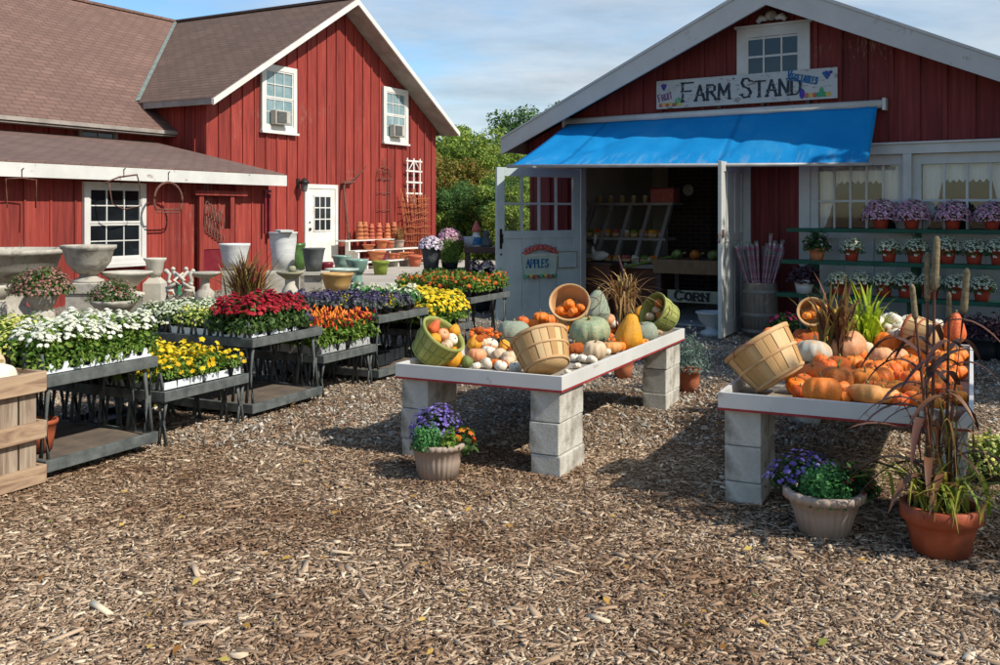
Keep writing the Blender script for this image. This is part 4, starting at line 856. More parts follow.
mb = MB(); lettering(mb, 'VEGETABLES', 1.86, .285, .085, .016, -.0365, -.0305, ang=-.22, gap=.13, big=1.5, squeeze=.58); mb.build('vegetable_lettering', MAT['inkblue'], fs)
def disc(mb, x, z, r, mi, d=-.0330, sx_=1, sz_=1): mb.prism([(x+sx_*r*math.cos(a), z+sz_*r*math.sin(a)) for a in np.linspace(0, 2*math.pi, 12, endpoint=False)], d, -.0305, 'xz', mi)
PF = [MAT['gpurple'], MAT['ggreen'], MAT['gred'], MAT['inkblue'], MAT['gyellow']]
mb = MB(); mb.prism([(.085, .335), (.15, .335), (.115, .285)], -.0325, -.0306, 'xz', 0)
for i, (x, z) in enumerate(((.09, .33), (.115, .335), (.14, .33), (.10, .305), (.13, .305), (.115, .28))): disc(mb, x, z, .02, 0, -.0330-.0003*i)
mb.build('painted_grapes', PF, fs)
mb = MB(); mb.prism([(2.34, .335), (2.43, .335), (2.38, .28)], -.0325, -.0306, 'xz', 0)
for i, (x, z) in enumerate(((2.34, .33), (2.37, .34), (2.40, .335), (2.43, .34), (2.36, .305), (2.40, .305), (2.38, .275))): disc(mb, x, z, .022, 0 if i % 2 else 3, -.0330-.0003*i)
mb.build('painted_grapes', PF, fs)
mb = MB()
for i, (x, c_) in enumerate(((.07, 2), (.12, 4), (.17, 2), (.22, 4), (.27, 2), (.31, 1), (.35, 4))): disc(mb, x, .05+.012*(i % 2), .032, c_, -.0331-.0003*i, 1, .9)
for i, (x, z) in enumerate(((.30, .10), (.34, .12), (.37, .09))): disc(mb, x, z, .022, 1, -.0335-.0003*i, .6, 1.6)
mb.build('painted_fruit', PF, fs)
mb = MB(); disc(mb, 2.06, .085, .036, 0, -.0352, 1, 1.9); mb.b(2.05, 2.42, -.0318, -.0306, .04, .052)
for i, (x, c_) in enumerate(((2.12, 2), (2.18, 4), (2.23, 2), (2.27, 1), (2.31, 1), (2.35, 1), (2.40, 4))): disc(mb, x, .06, .036, c_, -.0331-.0003*i, 1, .9)
disc(mb, 2.31, .11, .04, 1, -.0345, .7, 1.2)
mb.build('painted_vegetables', PF, fs)
# ---------------- shop contents
def sthing(name, label, cat, x, y, z=.03): return thing(name, label, cat, A.w(x, y, z), A.rot)
x, z = A.hit(690, 190, 3.4); cx_ = x
t = sthing('brick_chimney', 'dark brick chimney inside the farm stand behind the clock', 'chimney', cx_, 3.4); mb = MB(); mb.b(-.42, .38, 0, .5, 0, 2.56); mb.build('brickwork', MAT['brick'], t); mb = MB(); mb.b(-.46, .42, -.03, .0-.001, 1.32, 1.37); mb.build('ledge', MAT['brick'], t)
x, z = A.hit(689, 190, 3.37); t = sthing('wall_clock', 'small round white clock hanging on the dark chimney', 'clock', x, 3.36, z)
mb = MB(); mb.lathe([(.115, 0), (.125, .01), (.125, .03), (.105, .035)], 24, M=Matrix.Rotation(R(90), 4, 'X')); mb.build('rim', MAT['darkwood'], t); mb = MB(); mb.lathe([(.105, .0), (.105, .03), (.001, .031)], 24, M=Matrix.Rotation(R(90), 4, 'X')); mb.build('dial', MAT['white'], t)
mb = MB(); mb.tube([(0, -.035, 0), (.0, -.035, .075)], .005, 4); mb.tube([(0, -.036, 0), (.045, -.036, -.02)], .006, 4); mb.build('hands', MAT['iron'], t)
x0, _ = A.hit(588, 250, 1.6); x1, z1 = A.hit(674, 207, 1.6); xs, zs = A.hit(640, 258, 1.0)
t = sthing('sloping_produce_rack', 'long grey white slanted produce rack with shelves inside the doorway', 'rack', x0, 1.0); wd = x1-x0
for i in range(5):
    xx = .08+(wd-.16)*i/4; mb = MB(); mb.prism([(0, .75), (.09, .75), (.72, z1), (.62, z1)], xx-.03, xx+.03, 'yz'); mb.build('sloping_upright', MAT['soffit'], t)
mb = MB(); mb.b(0, wd, .55, .95, z1, z1+.04); mb.b(0, wd, -.1, .5, .70, .76); mb.b(0, wd, .25, .7, 1.12, 1.16); mb.build('shelf', MAT['soffit'], t)
mb = MB(); mb.b(0.02, wd-.02, 0.0, .9, 0, .69); mb.build('cabinet', MAT['brownbox'], t)
mb = MB(); mb.tube([(0, -.13, .62), (wd*.5, -.15, .66), (wd*1.25, -.15, .92)], .022, 6)
mb.build('green_garland_cord', MAT['olive'], t); mb = MB()
for i in range(6): xx = wd*(.3+.13*i); mb.box((xx, -.17, .60+.05*i), (.05, .01, .06))
mb.build('price_tags', MAT['cream'], t)
for k in range(7):
    xx = .15+k*(wd-.3)/6; q = sthing('jam_jar', 'small glass jar lined up on the top shelf of the slanted rack', 'jar', x0+xx, 1.75, .03+z1+.04); q['group'] = 'jars on the slanted rack'
    mb = MB(); mb.lathe([(.04, 0), (.045, .02), (.045, .08), (.035, .10)], 12); mb.build('jar_body', MAT['glazetan'], q); mb = MB(); mb.lathe([(.038, .10), (.038, .12), (.001, .121)], 12); mb.build('lid', MAT['white'], q)
x, z = A.hit(663, 200, 1.75); t = sthing('red_box', 'dull red wooden box standing on the end of the slanted rack', 'box', x0+wd-.22, 1.75, .03+z1+.041); mb = MB(); mb.b(-.2, .2, -.12, .12, 0, .22); mb.build('box_body', MAT['gred'], t, .005); mb = MB(); mb.b(-.21, .21, -.13, .13, .221, .24); mb.build('lid', MAT['darkred'], t, .004)
for k in range(9):
    for (yy, zz_, kk) in ((.12, .79, 0), (.42, 1.19, 1)):
        r_ = .075+.02*((k*7+kk) % 3)/2; q = thing('produce_basket', ('shallow basket of produce on the lower' if kk == 0 else 'small basket of produce on the middle')+' shelf of the slanted rack', 'basket', A.w(x0+.12+k*(wd-.24)/8, 1.0+yy, zz_+.003), A.rot, 'baskets on the lower rack shelf' if kk == 0 else 'baskets on the middle rack shelf')
        mb = MB(); mb.lathe([(r_*.75, 0), (r_, .07), (r_*.93, .07), (r_*.7, .02)], 14); mb.build('basket_body', MAT['tanhoop'], q); mb = MB()
        for m_ in range(6): mb.lathe([(.001, -.035), (.028, -.022), (.036, 0), (.028, .022), (.001, .035)], 8, (r_*.45*math.cos(m_*1.05), r_*.45*math.sin(m_*1.05), .085+.012*(m_ % 2)))
        mb.build('produce', MAT[('gred', 'olive', 'pyellow', 'pwhite', 'porange')[(k*3+kk) % 5]], q)
# counter lower left with the goose
x0, z0 = A.hit(583, 262, .5); x1, _ = A.hit(611, 262, .5)
t = sthing('brown_counter', 'brown wooden counter just inside the left of the doorway', 'counter', x0+.1, .45); wd = x1-x0-.1; zt = z0-.03
mb = MB(); mb.b(0, wd, 0, .8, 0, zt-.04); mb.build('cabinet', MAT['brownbox'], t); mb = MB(); mb.b(-.03, wd+.05, -.03, .83, zt-.04, zt); mb.build('countertop', MAT['darkwood'], t)
gx_, gz_ = A.hit(597, 240, .7)
t = sthing('goose_figure', 'pale goose figure with raised neck standing on the brown counter', 'figurine', gx_, .7, zt+.03); mb = MB()
mb.lathe([(.001, -.16), (.05, -.12), (.08, -.02), (.07, .08), (.03, .15), (.001, .17)], 14, M=Matrix.Translation((.04, 0, .09))@Matrix.Rotation(R(80), 4, 'Y')); mb.tube([(-.04, 0, .1), (-.08, 0, .2), (-.05, 0, .30), (-.03, 0, .36)], [.05, .032, .026, .03], 9); mb.lathe([(.001, -.05), (.03, -.02), (.035, .01), (.001, .05)], 10, (-.03, 0, .39)); mb.tube([(-.05, 0, .38), (-.11, 0, .365)], [.014, .004], 6); mb.build('body', MAT['wallin'], t)
# wooden table with crate + CORN sign
x0, z0 = A.hit(655, 259, .35); x1, _ = A.hit(722, 259, .35)
t = sthing('wooden_display_table', 'brown wooden display table inside the right of the doorway above the CORN sign', 'table', x0, .3); wd = x1-x0+.3; zt = z0-.03
mb = MB(); mb.b(0, wd, 0, .8, zt-.04, zt); mb.build('tabletop', MAT['inwood'], t); mb = MB(); mb.b(0, wd, -.02, .0-.001, zt-.2, zt-.0); mb.build('apron', MAT['inwood'], t)
for a, b_ in ((.03, .03), (wd-.1, .03), (.03, .7), (wd-.1, .7)): mb = MB(); mb.b(a, a+.07, b_, b_+.07, 0, zt-.042); mb.build('leg', MAT['darkwood'], t)
pk = 0
for (fx, c_, lb) in ((.25, 'pdkgreen', 'dark green squash lying first from the left on the shop table'), (.5, 'pbrown', 'brown mottled squash lying second from the left on the shop table'), (.75, 'pdkgreen', 'green squash lying in the middle of the shop table'), (1.0, 'gred', 'red apple heap squash near the door on the shop table')):
    q = sthing('winter_squash', lb, 'squash', x0+fx*wd*.85, .5, .03+zt+.07); mb = MB(); mb.lathe([(.001, -.1), (.06, -.07), (.075, 0), (.06, .07), (.001, .1)], 16, M=Matrix.Rotation(R(78), 4, 'Y')@Matrix.Rotation(fx*3, 4, 'X')); mb.build('squash_body', MAT[c_], q)
    mb = MB(); mb.tube([(.09, 0, .02), (.14, .01, .03)], .012, 6); mb.build('stem', MAT['stem'], q)
x0, z1 = A.hit(667.5, 289.5, .15); x1, z0 = A.hit(722, 304.5, .15)
t = sthing('corn_sign', 'long cream board lettered CORN leaning under the shop table', 'sign', x0, .15, z0); wd = .95; hh = z1-z0
mb = MB(); mb.b(0, wd, 0, .025, 0, hh); mb.build('board', MAT['cream'], t); mb = MB(); lettering(mb, 'CORN', .12, .035, hh*.58, .034, -.004, -.0005, gap=.34, serif=True, big=1.25, squeeze=1.5); mb.build('lettering', MAT['iron'], t)
for a in (0.02, wd-.06): pass
mb = MB(); mb.b(.02, .08, .03, .06, -z0+.04, 0); mb.b(wd-.08, wd-.02, .03, .06, -z0+.04, 0); mb.build('support_post', MAT['darkwood'], t)
# small white urn just outside the right door leaf
q = at(712, 334, 12.6); t = thing('garden_urn', 'small white garden urn on the ground in the open doorway by the door leaf', 'urn', (q.x, q.y, 0.0), 0)
mb = MB(); mb.lathe([(.15, 0), (.15, .05), (.08, .08), (.08, .12), (.17, .2), (.19, .28), (.21, .29), (.21, .31), (.17, .31), (.15, .25)], 24); mb.build('bowl', MAT['standwhite'], t)
# barrel with wrapped stems
bx, bz = A.hit(760, 282, -.55); bc = A.w(bx, -.55, 0); sc_ = bc.y/F; br_ = 17*sc_; bh = bz
t = thing('wooden_barrel', 'old grey wooden barrel full of wrapped bundles beside the red wall', 'barrel', bc, 0)
mb = MB(); prof = [(br_*.88, 0), (br_*.97, bh*.25), (br_*1.03, bh*.5), (br_*1.0, bh*.75), (br_*.93, bh), (br_*.86, bh), (br_*.86, bh-.12)]
mb.lathe(prof, 44, rib=lambda a, z: 1+.012*(1 if int(a/(2*math.pi)*22+.5) % 2 else 0)); mb.build('staves', MAT['barrel'], t)
mb = MB()
for f in (.12, .42, .84): mb.lathe([(br_*(1.0+.04*math.sin(f*3)), bh*f-.02), (br_*(1.005+.04*math.sin(f*3)), bh*f+.02)], 36, cap0=False)
mb.build('hoop', MAT['hoopiron'], t); mb = MB(); mb.lathe([(br_*.86, bh-.12), (.001, bh-.119)], 24); mb.build('filling', MAT['dark'], t)
for i in range(24):
    q = (i-11.5)/11.5; tilt = q*.28+rng.normal(0, .06); ln = .5+rng.uniform(0, .12)+(.12 if i in (17, 18, 19) else 0)
    t = thing('wrapped_bundle', 'clear sleeve printed with pink flowers standing in the barrel', 'wrapped bundle', (bc.x+q*br_*.6, bc.y+rng.uniform(-.07, .07), bh-.115), (rng.normal(0, .06), tilt, 0), 'wrapped bundles standing in the barrel')
    mb = MB(); mb.lathe([(.010, 0), (.014, .1), (.020, ln*.7), (.026, ln)], 8, cap0=True); mb.build('sleeve', MAT['sleeve'], t); mb = MB()
    for k in range(4): mb.tube([(.01*math.cos(k*1.6), .01*math.sin(k*1.6), ln-.1), (.02*math.cos(k*1.6), .02*math.sin(k*1.6), ln+.03)], .004, 4)
    mb.build('stems', MAT['leafgrey'], t)
# green plant shelves
x0 = .70; t = thing('green_plant_stand', 'three tier dark green plant stand in front of the lace curtained windows', 'plant stand', A.w(x0, 0, 0), A.rot); ln = 3.6
for (y0, y1, z) in ((-.45, -.2, 1.395), (-.68, -.43, 1.0), (-.9, -.66, .60)):
    mb = MB(); mb.b(0, ln, y0, y1, z-.05, z); mb.build('shelf', MAT['shelfgreen'], t, .004)
for xx in (.28, 1.5, 2.7, 3.5):
    mb = MB(); mb.b(xx, xx+.07, -.28, -.21, 0, 1.344); mb.b(xx, xx+.07, -.52, -.45, 0, .949); mb.b(xx, xx+.07, -.75, -.68, 0, .549); mb.build('post', MAT['shelfgreen'], t)
# ================================================================ plants and pots
def pot_mb(r0, r1, h, rimh=.12, rib=None, seg=28, lip=.06):
    mb = MB(); mb.lathe([(r0, 0), (r0*.5+r1*.5, h*.5), (r1*.97, h*(1-rimh)), (r1*(1+lip), h*(1-rimh)+.002), (r1*(1+lip), h*.985), (r1*(1+lip*.6), h), (r1*.93, h), (r1*.9, h*.86)], seg, rib=rib); return mb
def pot(parent, r0, r1, h, mat, rimh=.14, rib=None, soil=True, lip=.06):
    o = pot_mb(r0, r1, h, rimh, rib, 208 if rib else 28, lip=lip).build('pot', mat, parent)
    if soil: mb = MB(); mb.lathe([(r1*.92, h*.86), (r1*.4, h*.89), (.001, h*.9)], 18, cap0=False); mb.build('soil', MAT['soil'], parent)
    return o
def bush(parent, z0, rx, h, leafm, nl, ls, bm=None, nb=0, br=.02, ry=None, top=.15, petals=6, lo=.45, fname='foliage', bname='flowers', stems=0, aspect=.5, cx=0, cy=0, bjit=.25, spread=1.03):
    ry = ry or rx; P, d = dome(nl, rx, ry, h, z0, lo); P[:, 0] += cx; P[:, 1] += cy
    leaves(fname, P, d+np.array([[0, 0, .35]]), ls, MAT[leafm], parent, aspect)
    if nb:
        d = unit(rng.normal(0, 1, (nb*4, 3))); d[:, 2] = np.abs(d[:, 2]); d = d[d[:, 2] > top][:nb]
        P = d*np.array([[rx, ry, h]])*rng.uniform(.9, spread, (len(d), 1)); P[:, 2] += z0; P[:, 0] += cx; P[:, 1] += cy
        blooms(bname, P, d+np.array([[0, 0, .25]]), br, MAT[bm], parent, petals, jit=bjit)
    if stems:
        mb = MB()
        for k in range(stems):
            a = rng.uniform(0, 6.28); q = rng.uniform(.1, .7); mb.tube([(cx+.02*math.cos(a), cy+.02*math.sin(a), z0-.03), (cx+rx*q*.6*math.cos(a), cy+ry*q*.6*math.sin(a), z0+h*.4), (cx+rx*q*math.cos(a), cy+ry*q*math.sin(a), z0+h*.85)], .004, 4)
        mb.build('stems', MAT['leafdark'], parent)
def grass(parent, z0, n, h, w, mat, spread=.5, r=.03, droop=.5, name='blades', seg=6, fold=.25, lean=(0, 0)):
    mb = MB()
    for i in range(n):
        a = rng.uniform(0, 6.28); hh = h*rng.uniform(.55, 1.05); s_ = spread*rng.uniform(.15, 1); dr = droop*rng.uniform(.2, 1.2)
        x0, y0 = r*rng.normal(), r*rng.normal(); pts = []; ww = []
        for k in range(seg):
            f = k/(seg-1); out = s_*h*(f**1.7); zz = hh*(f-dr*f**3*.6)
            pts.append((x0+out*math.cos(a)+lean[0]*f, y0+out*math.sin(a)+lean[1]*f, z0+zz)); ww.append(w*(1-f**2.2)*.5+.0004)
        mb.ribbon(pts, ww, fold)
    return mb.build(name, mat, parent)
# ---- display benches
BDA = Vector((.43, .903)).normalized()
def bench_frame(x, y): return Frame(x, y, BDA.x, BDA.y)
LEG = {}
def legmesh(h):
    k = round(h, 3)
    if k not in LEG:
        mb = MB()
        for s_ in (-1, 1): mb.tube([(s_*.032, 0, 0), (s_*.012, 0, h*.42), (s_*.010, 0, h*.58), (s_*.034, 0, h)], [.011, .009, .009, .011], 5, flat=1.4)
        mb.b(-.018, .018, -.009, .009, h*.44, h*.56); o = mb.build('leg', MAT['benchplastic']); me = o.data; bpy.data.objects.remove(o); LEG[k] = me
    return LEG[k]
PEG = None
def pegmesh():
    global PEG
    if PEG is None:
        mb = MB()
        for s_ in (-1, 1): mb.tube([(s_*.028, 0, 0), (s_*.010, 0, .10), (s_*.006, 0, .125)], [.010, .009, .007], 5, flat=1.4)
        mb.b(-.012, .012, -.009, .009, .09, .128); o = mb.build('peg', MAT['benchplastic']); PEG = o.data; bpy.data.objects.remove(o)
    return PEG
def bench(fr, label, LX, LY, top, low=None, pegs=True, legs_on='xy', ground=0.0):
    """fr origin = near right corner; x away along the row, y to the left"""
    t = thing('display_bench', label, 'bench', fr.w(0, 0, 0), fr.rot, 'grey plastic display benches in a row')
    def board(z, nm):
        mb = MB(); h = .07; mb.b(0, LX, 0, .03, z-h, z); mb.b(0, LX, LY-.03, LY, z-h, z); mb.b(0, .03, .03, LY-.03, z-h, z); mb.b(LX-.03, LX, .03, LY-.03, z-h, z); mb.build(nm+'_frame', MAT['benchplastic'], t, .004)
        mb = MB(); mb.b(.03, LX-.03, .03, LY-.03, z-.035, z-.012); mb.build(nm, MAT['benchwood'], t)
    board(top, 'tabletop')
    def rowlegs(z0, z1):
        me = legmesh(z1-z0)
        n = max(4, int(LX/.125)); m = max(5, int(LY/.125))
        spots = [(LX*.97-.02, .045, 0)]+[(.045, (j+.5)*LY/m, R(90)) for j in range(m)]+[(LX-.045, (j+.5)*LY/m, R(90)) for j in range(1, m, 2)]
        for x, y, r_ in spots:
            o = bpy.data.objects.new('leg', me); COL.objects.link(o); o.parent = t; o.location = (x, y, z0); o.rotation_euler = (0, 0, r_)
    if low is not None:
        board(low, 'lower_board'); rowlegs(low, top-.07)
        for x, y in ((.1, .1), (LX-.1, .1), (.1, LY-.1), (LX-.1, LY-.1), (LX*.5, .1)):
            mb = MB(); mb.lathe([(.02, 0), (.03, low-.07)], 8, (x, y, 0)); mb.build('foot', MAT['benchplastic'], t)
    else: rowlegs(0.0, top-.07)
    if pegs:
        m = int(LY/.125); me = pegmesh()
        for j in range(m):
            o = bpy.data.objects.new('peg', me); COL.objects.link(o); o.parent = t; o.location = (.02, (j+.5)*LY/m, top-.004); o.rotation_euler = (0, 0, R(90))
    return t
ROW = [('A', (-2.69, 5.76), .89, .626, .12, 'tall grey display bench nearest the wooden crate, white mums on top'),
       ('B', (-2.275, 6.60), .86, .375, None, 'low grey display bench carrying the yellow pansies'),
       ('C', (-1.895, 7.45), .90, .626, .12, 'tall grey display bench under the red mums'),
       ('D', (-1.50, 8.28), .82, .375, None, 'low grey display bench under the red and orange ornamental peppers'),
       ('E', (-1.13, 9.07), .93, .626, .12, 'tall grey display bench under the purple ornamental kale'),
       ('Hh', (-.71, 10.02), .95, .375, None, 'low grey display bench under the bright yellow mums'),
       ('G', (-.33, 11.02), 1.05, .626, None, 'far grey display bench of orange flowers beside the open door leaf')]
FR = {}
for k, (x, y), LX, top, low, lab in ROW:
    fr = bench_frame(x, y); FR[k] = (fr, LX, top); bench(fr, lab, LX, 1.35 if k != 'G' else 1.1, top, low, pegs=k in 'ABCE')
def nursery_tray(fr, x0, x1, y0, y1, z, mat, label, group=None, name='plant_tray', hh=.06, zig=True, cat='tray'):
    """shallow moulded tray with pointed notches along its edge"""
    t = thing(name, label, cat, fr.w(x0, y0, z), fr.rot, group); lx, ly = x1-x0, y1-y0; mb = MB()
    def edge(n, along):
        for i in range(n):
            L_ = (lx if along == 'x' else ly)/n; a = i*L_
            pts = [(a, 0), (a+L_, 0), (a+L_, .012), (a+L_*.78, .016), (a+L_*.60, hh), (a+L_*.40, hh), (a+L_*.22, .016), (a, .012)] if zig else [(a+.004, 0), (a+L_-.004, 0), (a+L_-.008, hh), (a+.008, hh)]
            if along == 'x': mb.prism(pts, 0, .006, 'xz'); mb.prism(pts, ly-.006, ly, 'xz')
            else: mb.prism(pts, 0, .006, 'yz'); mb.prism(pts, lx-.006, lx, 'yz')
    edge(max(2, int(lx/.1)), 'x'); edge(max(2, int(ly/.1)), 'y'); mb.b(.006, lx-.006, .006, ly-.006, 0, .008); mb.build('tray_shell', mat, t)
    return t
cellpot = lambda p, r=.055, h=.09, m='blackplastic': pot_mb(r*.72, r, h, seg=12).build('pot', MAT[m], p)
def mk_plant(kind):
    def f():
        t = thing({'w': 'potted_mum', 'r': 'potted_mum', 'b': 'potted_mum', 'g': 'potted_mum', 'p': 'potted_pansy', 'o': 'ornamental_pepper', 'k': 'ornamental_kale', 'l': 'ornamental_kale', 'y': 'potted_mum', 'v': 'potted_pansy', 'z': 'potted_zinnia'}[kind], 'x', 'plant')
        cellpot(t)
        if kind == 'w': bush(t, .03, .125, .265, 'leafbright', 620, .036, 'bwhite', 90, .0185, top=.6, petals=8, lo=.3, spread=1.08)
        if kind == 'r': bush(t, .04, .112, .235, 'leaf', 480, .038, 'bred', 95, .0185, top=.55, petals=9, lo=.3, spread=1.08)
        if kind == 'b': bush(t, .06, .12, .12, 'leafbright', 330, .028, 'bbud', 110, .011, top=.15, petals=5, lo=.4)
        if kind == 'g': bush(t, .06, .12, .12, 'leaf', 330, .028, 'bpale', 110, .012, top=.1, petals=5, lo=.4)
        if kind == 'p': bush(t, .05, .11, .12, 'leafbright', 260, .032, 'byellow', 22, .0185, top=.3, petals=5, lo=.3, spread=1.3, bjit=.7)
        if kind == 'o': bush(t, .05, .11, .17, 'leafbright', 300, .04, None, aspect=.4, lo=.3); mb = MB(); \
            [mb.lathe([(.006, 0), (.0075, .010), (.005, .026), (.001, .038)], 6, M=Matrix.Translation((rng.uniform(-.09, .09), rng.uniform(-.09, .09), rng.uniform(.15, .235)))@Matrix.Rotation(rng.normal(0, .5), 4, 'X')@Matrix.Rotation(rng.normal(0, .5), 4, 'Y'), mi=i % 3) for i in range(30)]; mb.build('peppers', [MAT['bred'], MAT['pdeep'], MAT['porange']], t)
        if kind in 'kl':
            m = 'bviolet' if kind == 'k' else 'bpale'; P, d = dome(150, .11, .11, .10, .07, .5); leaves('outer_leaves', P, d, .05, MAT['leafdusk' if kind == 'k' else 'leafkale'], t, .8, .5)
            P, d = dome(160, .085, .085, .13, .08, .4); leaves('ruffled_heart', P, d, .038, MAT[m], t, .9, .7)
        if kind == 'y': bush(t, .05, .14, .22, 'leafbright', 480, .04, 'byellow', 130, .020, top=.35, petals=9, lo=.25, spread=1.06)
        if kind == 'v': bush(t, .06, .10, .10, 'leaf', 150, .04, 'bviolet', 22, .026, top=.2, petals=5, lo=.3, spread=1.35, bjit=.7)
        if kind == 'z': bush(t, .06, .12, .19, 'leafbright', 260, .048, 'borange', 15, .022, top=.35, petals=8, lo=.25, spread=1.15)
        return t
    return f
PK = {k: Proto(mk_plant(k)) for k in 'wrbgpoklyvz'}
def fill(kind, bk, xs, ys, label, group, s=(.9, 1.12), jit=.012, dz=0.0, z=None):
    fr, LX, top = FR[bk]
    for x in xs:
        for y in ys:
            p = fr.w(x+rng.normal(0, jit), y+rng.normal(0, jit), (top if z is None else z)-.004+dz)
            PK[kind].put(p, rng.uniform(0, 6.28), label, group, rng.uniform(*s), cat='plant')
ar = lambda a, b, s: np.arange(a, b, s)
fA, fB, fC, fD, fE, fH, fG = (FR[k][0] for k in ('A', 'B', 'C', 'D', 'E', 'Hh', 'G'))
nursery_tray(fA, .02, .87, .04, .60, .628, MAT['whiteplastic'], 'white moulded tray with pointed edge holding the white mums')
nursery_tray(fA, .05, .87, .66, 1.3, .628, MAT['blackplastic'], 'black moulded tray of budding mums behind the white mums')
def fill2(kind, bk, pts, label, group, s):
    fr, LX, top = FR[bk]
    for x, y in pts: PK[kind].put(fr.w(x+rng.normal(0, .012), y+rng.normal(0, .012), top-.004), rng.uniform(0, 6.28), label, group, rng.uniform(*s), cat='plant')
_g = [(x, y) for x in ar(.09, .92, .155) for y in ar(.12, .50, .15)]
fill2('w', 'A', [q for q in _g if q[1] < .24+.42*q[0]], 'white mum in the dense white block on the nearest bench', 'white mums in the white tray', (.9, 1.12))
fill2('b', 'A', [q for q in _g if q[1] >= .24+.42*q[0]], 'green mum with small yellow buds at the crate end of the nearest bench', 'budding mums at the crate end', (1.3, 1.6))
fill('b', 'A', ar(.10, .86, .19), ar(.62, 1.3, .17), 'green mum with small yellow buds behind the white mums', 'budding mums behind the white mums', (1.2, 1.5))
nursery_tray(fB, .04, .42, .05, .62, .377, MAT['whiteplastic'], 'white tray of pansies at the near end of the low bench', zig=False, hh=.05)
nursery_tray(fB, .45, .83, .05, .62, .377, MAT['whiteplastic'], 'white tray of pansies at the far end of the low bench', zig=False, hh=.05)
fill('p', 'B', ar(.10, .84, .15), ar(.11, 1.3, .15), 'yellow pansy plant in the low white trays', 'yellow pansies on the low bench', (1.05, 1.35))
nursery_tray(fC, .02, .62, .04, .42, .628, MAT['whiteplastic'], 'white moulded tray with pointed edge under the red mums')
nursery_tray(fC, .02, .86, .46, .86, .628, MAT['whiteplastic'], 'pale tray of green and yellow mums behind the red mums', zig=False, hh=.05)
fill('r', 'C', ar(.08, .70, .145), ar(.10, .42, .14), 'deep red mum in the dense red block on the tall bench', 'red mums in the white tray', (1.0, 1.2))
fill('v', 'C', ar(.76, .88, .14), ar(.1, .42, .15), 'leafy green seedling at the far end beside the red mums', 'seedlings beside the red mums', (.8, .95))
fill('b', 'C', ar(.12, .85, .19), ar(.58, .85, .17), 'green mum with yellow buds behind the red mums', 'budding mums behind the red mums', (1.05, 1.25))
fill('g', 'C', ar(.12, .85, .2), ar(.95, 1.3, .19), 'pale green and white budded mum at the back of the red mum bench', 'pale mums behind the red mums', (1.15, 1.4))
nursery_tray(fD, .03, .4, .05, .6, .377, MAT['metal'], 'grey tray of ornamental peppers nearest the red mums', zig=False, hh=.07)
nursery_tray(fD, .43, .79, .05, .6, .377, MAT['metal'], 'grey tray of ornamental peppers nearest the kale bench', zig=False, hh=.07)
fill('o', 'D', ar(.10, .80, .17), ar(.11, .62, .16), 'ornamental pepper plant with red and orange pods', 'ornamental peppers on the low bench', (1.2, 1.4), dz=.01)
fill('z', 'D', ar(.12, .80, .2), ar(.8, 1.3, .2), 'orange zinnia behind the ornamental peppers', 'zinnias behind the peppers', (.8, .9))
fill('k', 'E', ar(.10, .72, .2), ar(.12, 1.3, .2), 'purple ornamental kale in a black pot on the tall bench', 'purple kale on the tall bench', (.78, .98))
fill('l', 'E', ar(.82, .93, .2), ar(.15, .8, .21), 'cream and green ornamental kale at the end of the kale bench', 'pale kale on the tall bench', (1.1, 1.3))
for (x, y) in ((.35, .12), (.15, .5)): PK['p'].put(fE.w(x, y, .63), 1, 'small yellow pansy among the purple kale '+('at the bench edge' if y < .3 else 'further back'), None, .9, cat='plant')
fill('y', 'Hh', ar(.12, .9, .2), ar(.12, .8, .2), 'bright yellow mum in the dense block behind the kale', 'bright yellow mums on the low bench', (1.35, 1.5))
fill('z', 'G', ar(.10, 1.0, .17), ar(.10, 1.05, .17), 'orange and red zinnia on the far bench by the open door', 'orange zinnias on the far bench', (.9, 1.1))
# black trays under and beside benches
for (u, v, lab) in ((150, 424, 'empty black wire bottomed tray on the ground between the benches'), ):
    p = onz(u, v, 0); nursery_tray(Frame(p.x-.3, p.y-.25, BDA.x, BDA.y), 0, .5, 0, .35, .012, MAT['blackplastic'], lab, zig=False, hh=.05)
for i, (x, y, lab) in enumerate(((.15, .12, 'nearest'), (.5, .2, 'farther'))):
    t = nursery_tray(fE, x, x+.3, y, y+.45, .122, MAT['blackplastic'], lab+' stack of empty black pots under the kale bench', name='empty_pot_tray', zig=False, hh=.11)
p = onz(57, 418, .0); t = thing('flower_pot', 'empty orange plastic pot standing on the lower board behind the crate', 'pot', fA.w(.0+.18, .28, .122), 0)
pot(t, .075, .105, .19, MAT['terrapot'])

# ---- wooden crate with white pumpkins, lower left
Cf = Frame(-2.69, 5.69, -BDA.x, -BDA.y); ct = thing('wooden_crate', 'big weathered wooden slatted crate holding white pumpkins at the left edge', 'crate', Cf.w(0, 0, 0), Cf.rot)
CL, CW = 1.25, 1.2      # x towards camera, y = to the right in this frame -> use negative y (left)
for k, (z0, z1) in enumerate(((.55, .665), (.275, .375), (.015, .115))):
    mb = MB(); mb.b(-.02, CL, -.045+.02, .02+.0, z0, z1); mb.build('rail', MAT['crate'], ct, .004)
    mb = MB(); mb.b(-.045, -.021, -CW, -.0, z0, z1); mb.build('rail', MAT['crate'], ct, .004)
w_ = .125
for i in range(int(CL/w_)):
    mb = MB(); x = i*w_+.008; mb.b(x, x+w_-.014, -.052, -.026, .02, .64+rng.uniform(-.01, .0)); mb.build('slat', MAT['slat'], ct)
for i in range(int(CW/w_)):
    mb = MB(); y = -.07-i*w_; mb.b(-.02, .004, y-w_+.014, y, .02, .64); mb.build('slat', MAT['slat'], ct)
mb = MB(); mb.b(.0, CL, -CW, -.06, .30, .33); mb.build('floor', MAT['slat'], ct)

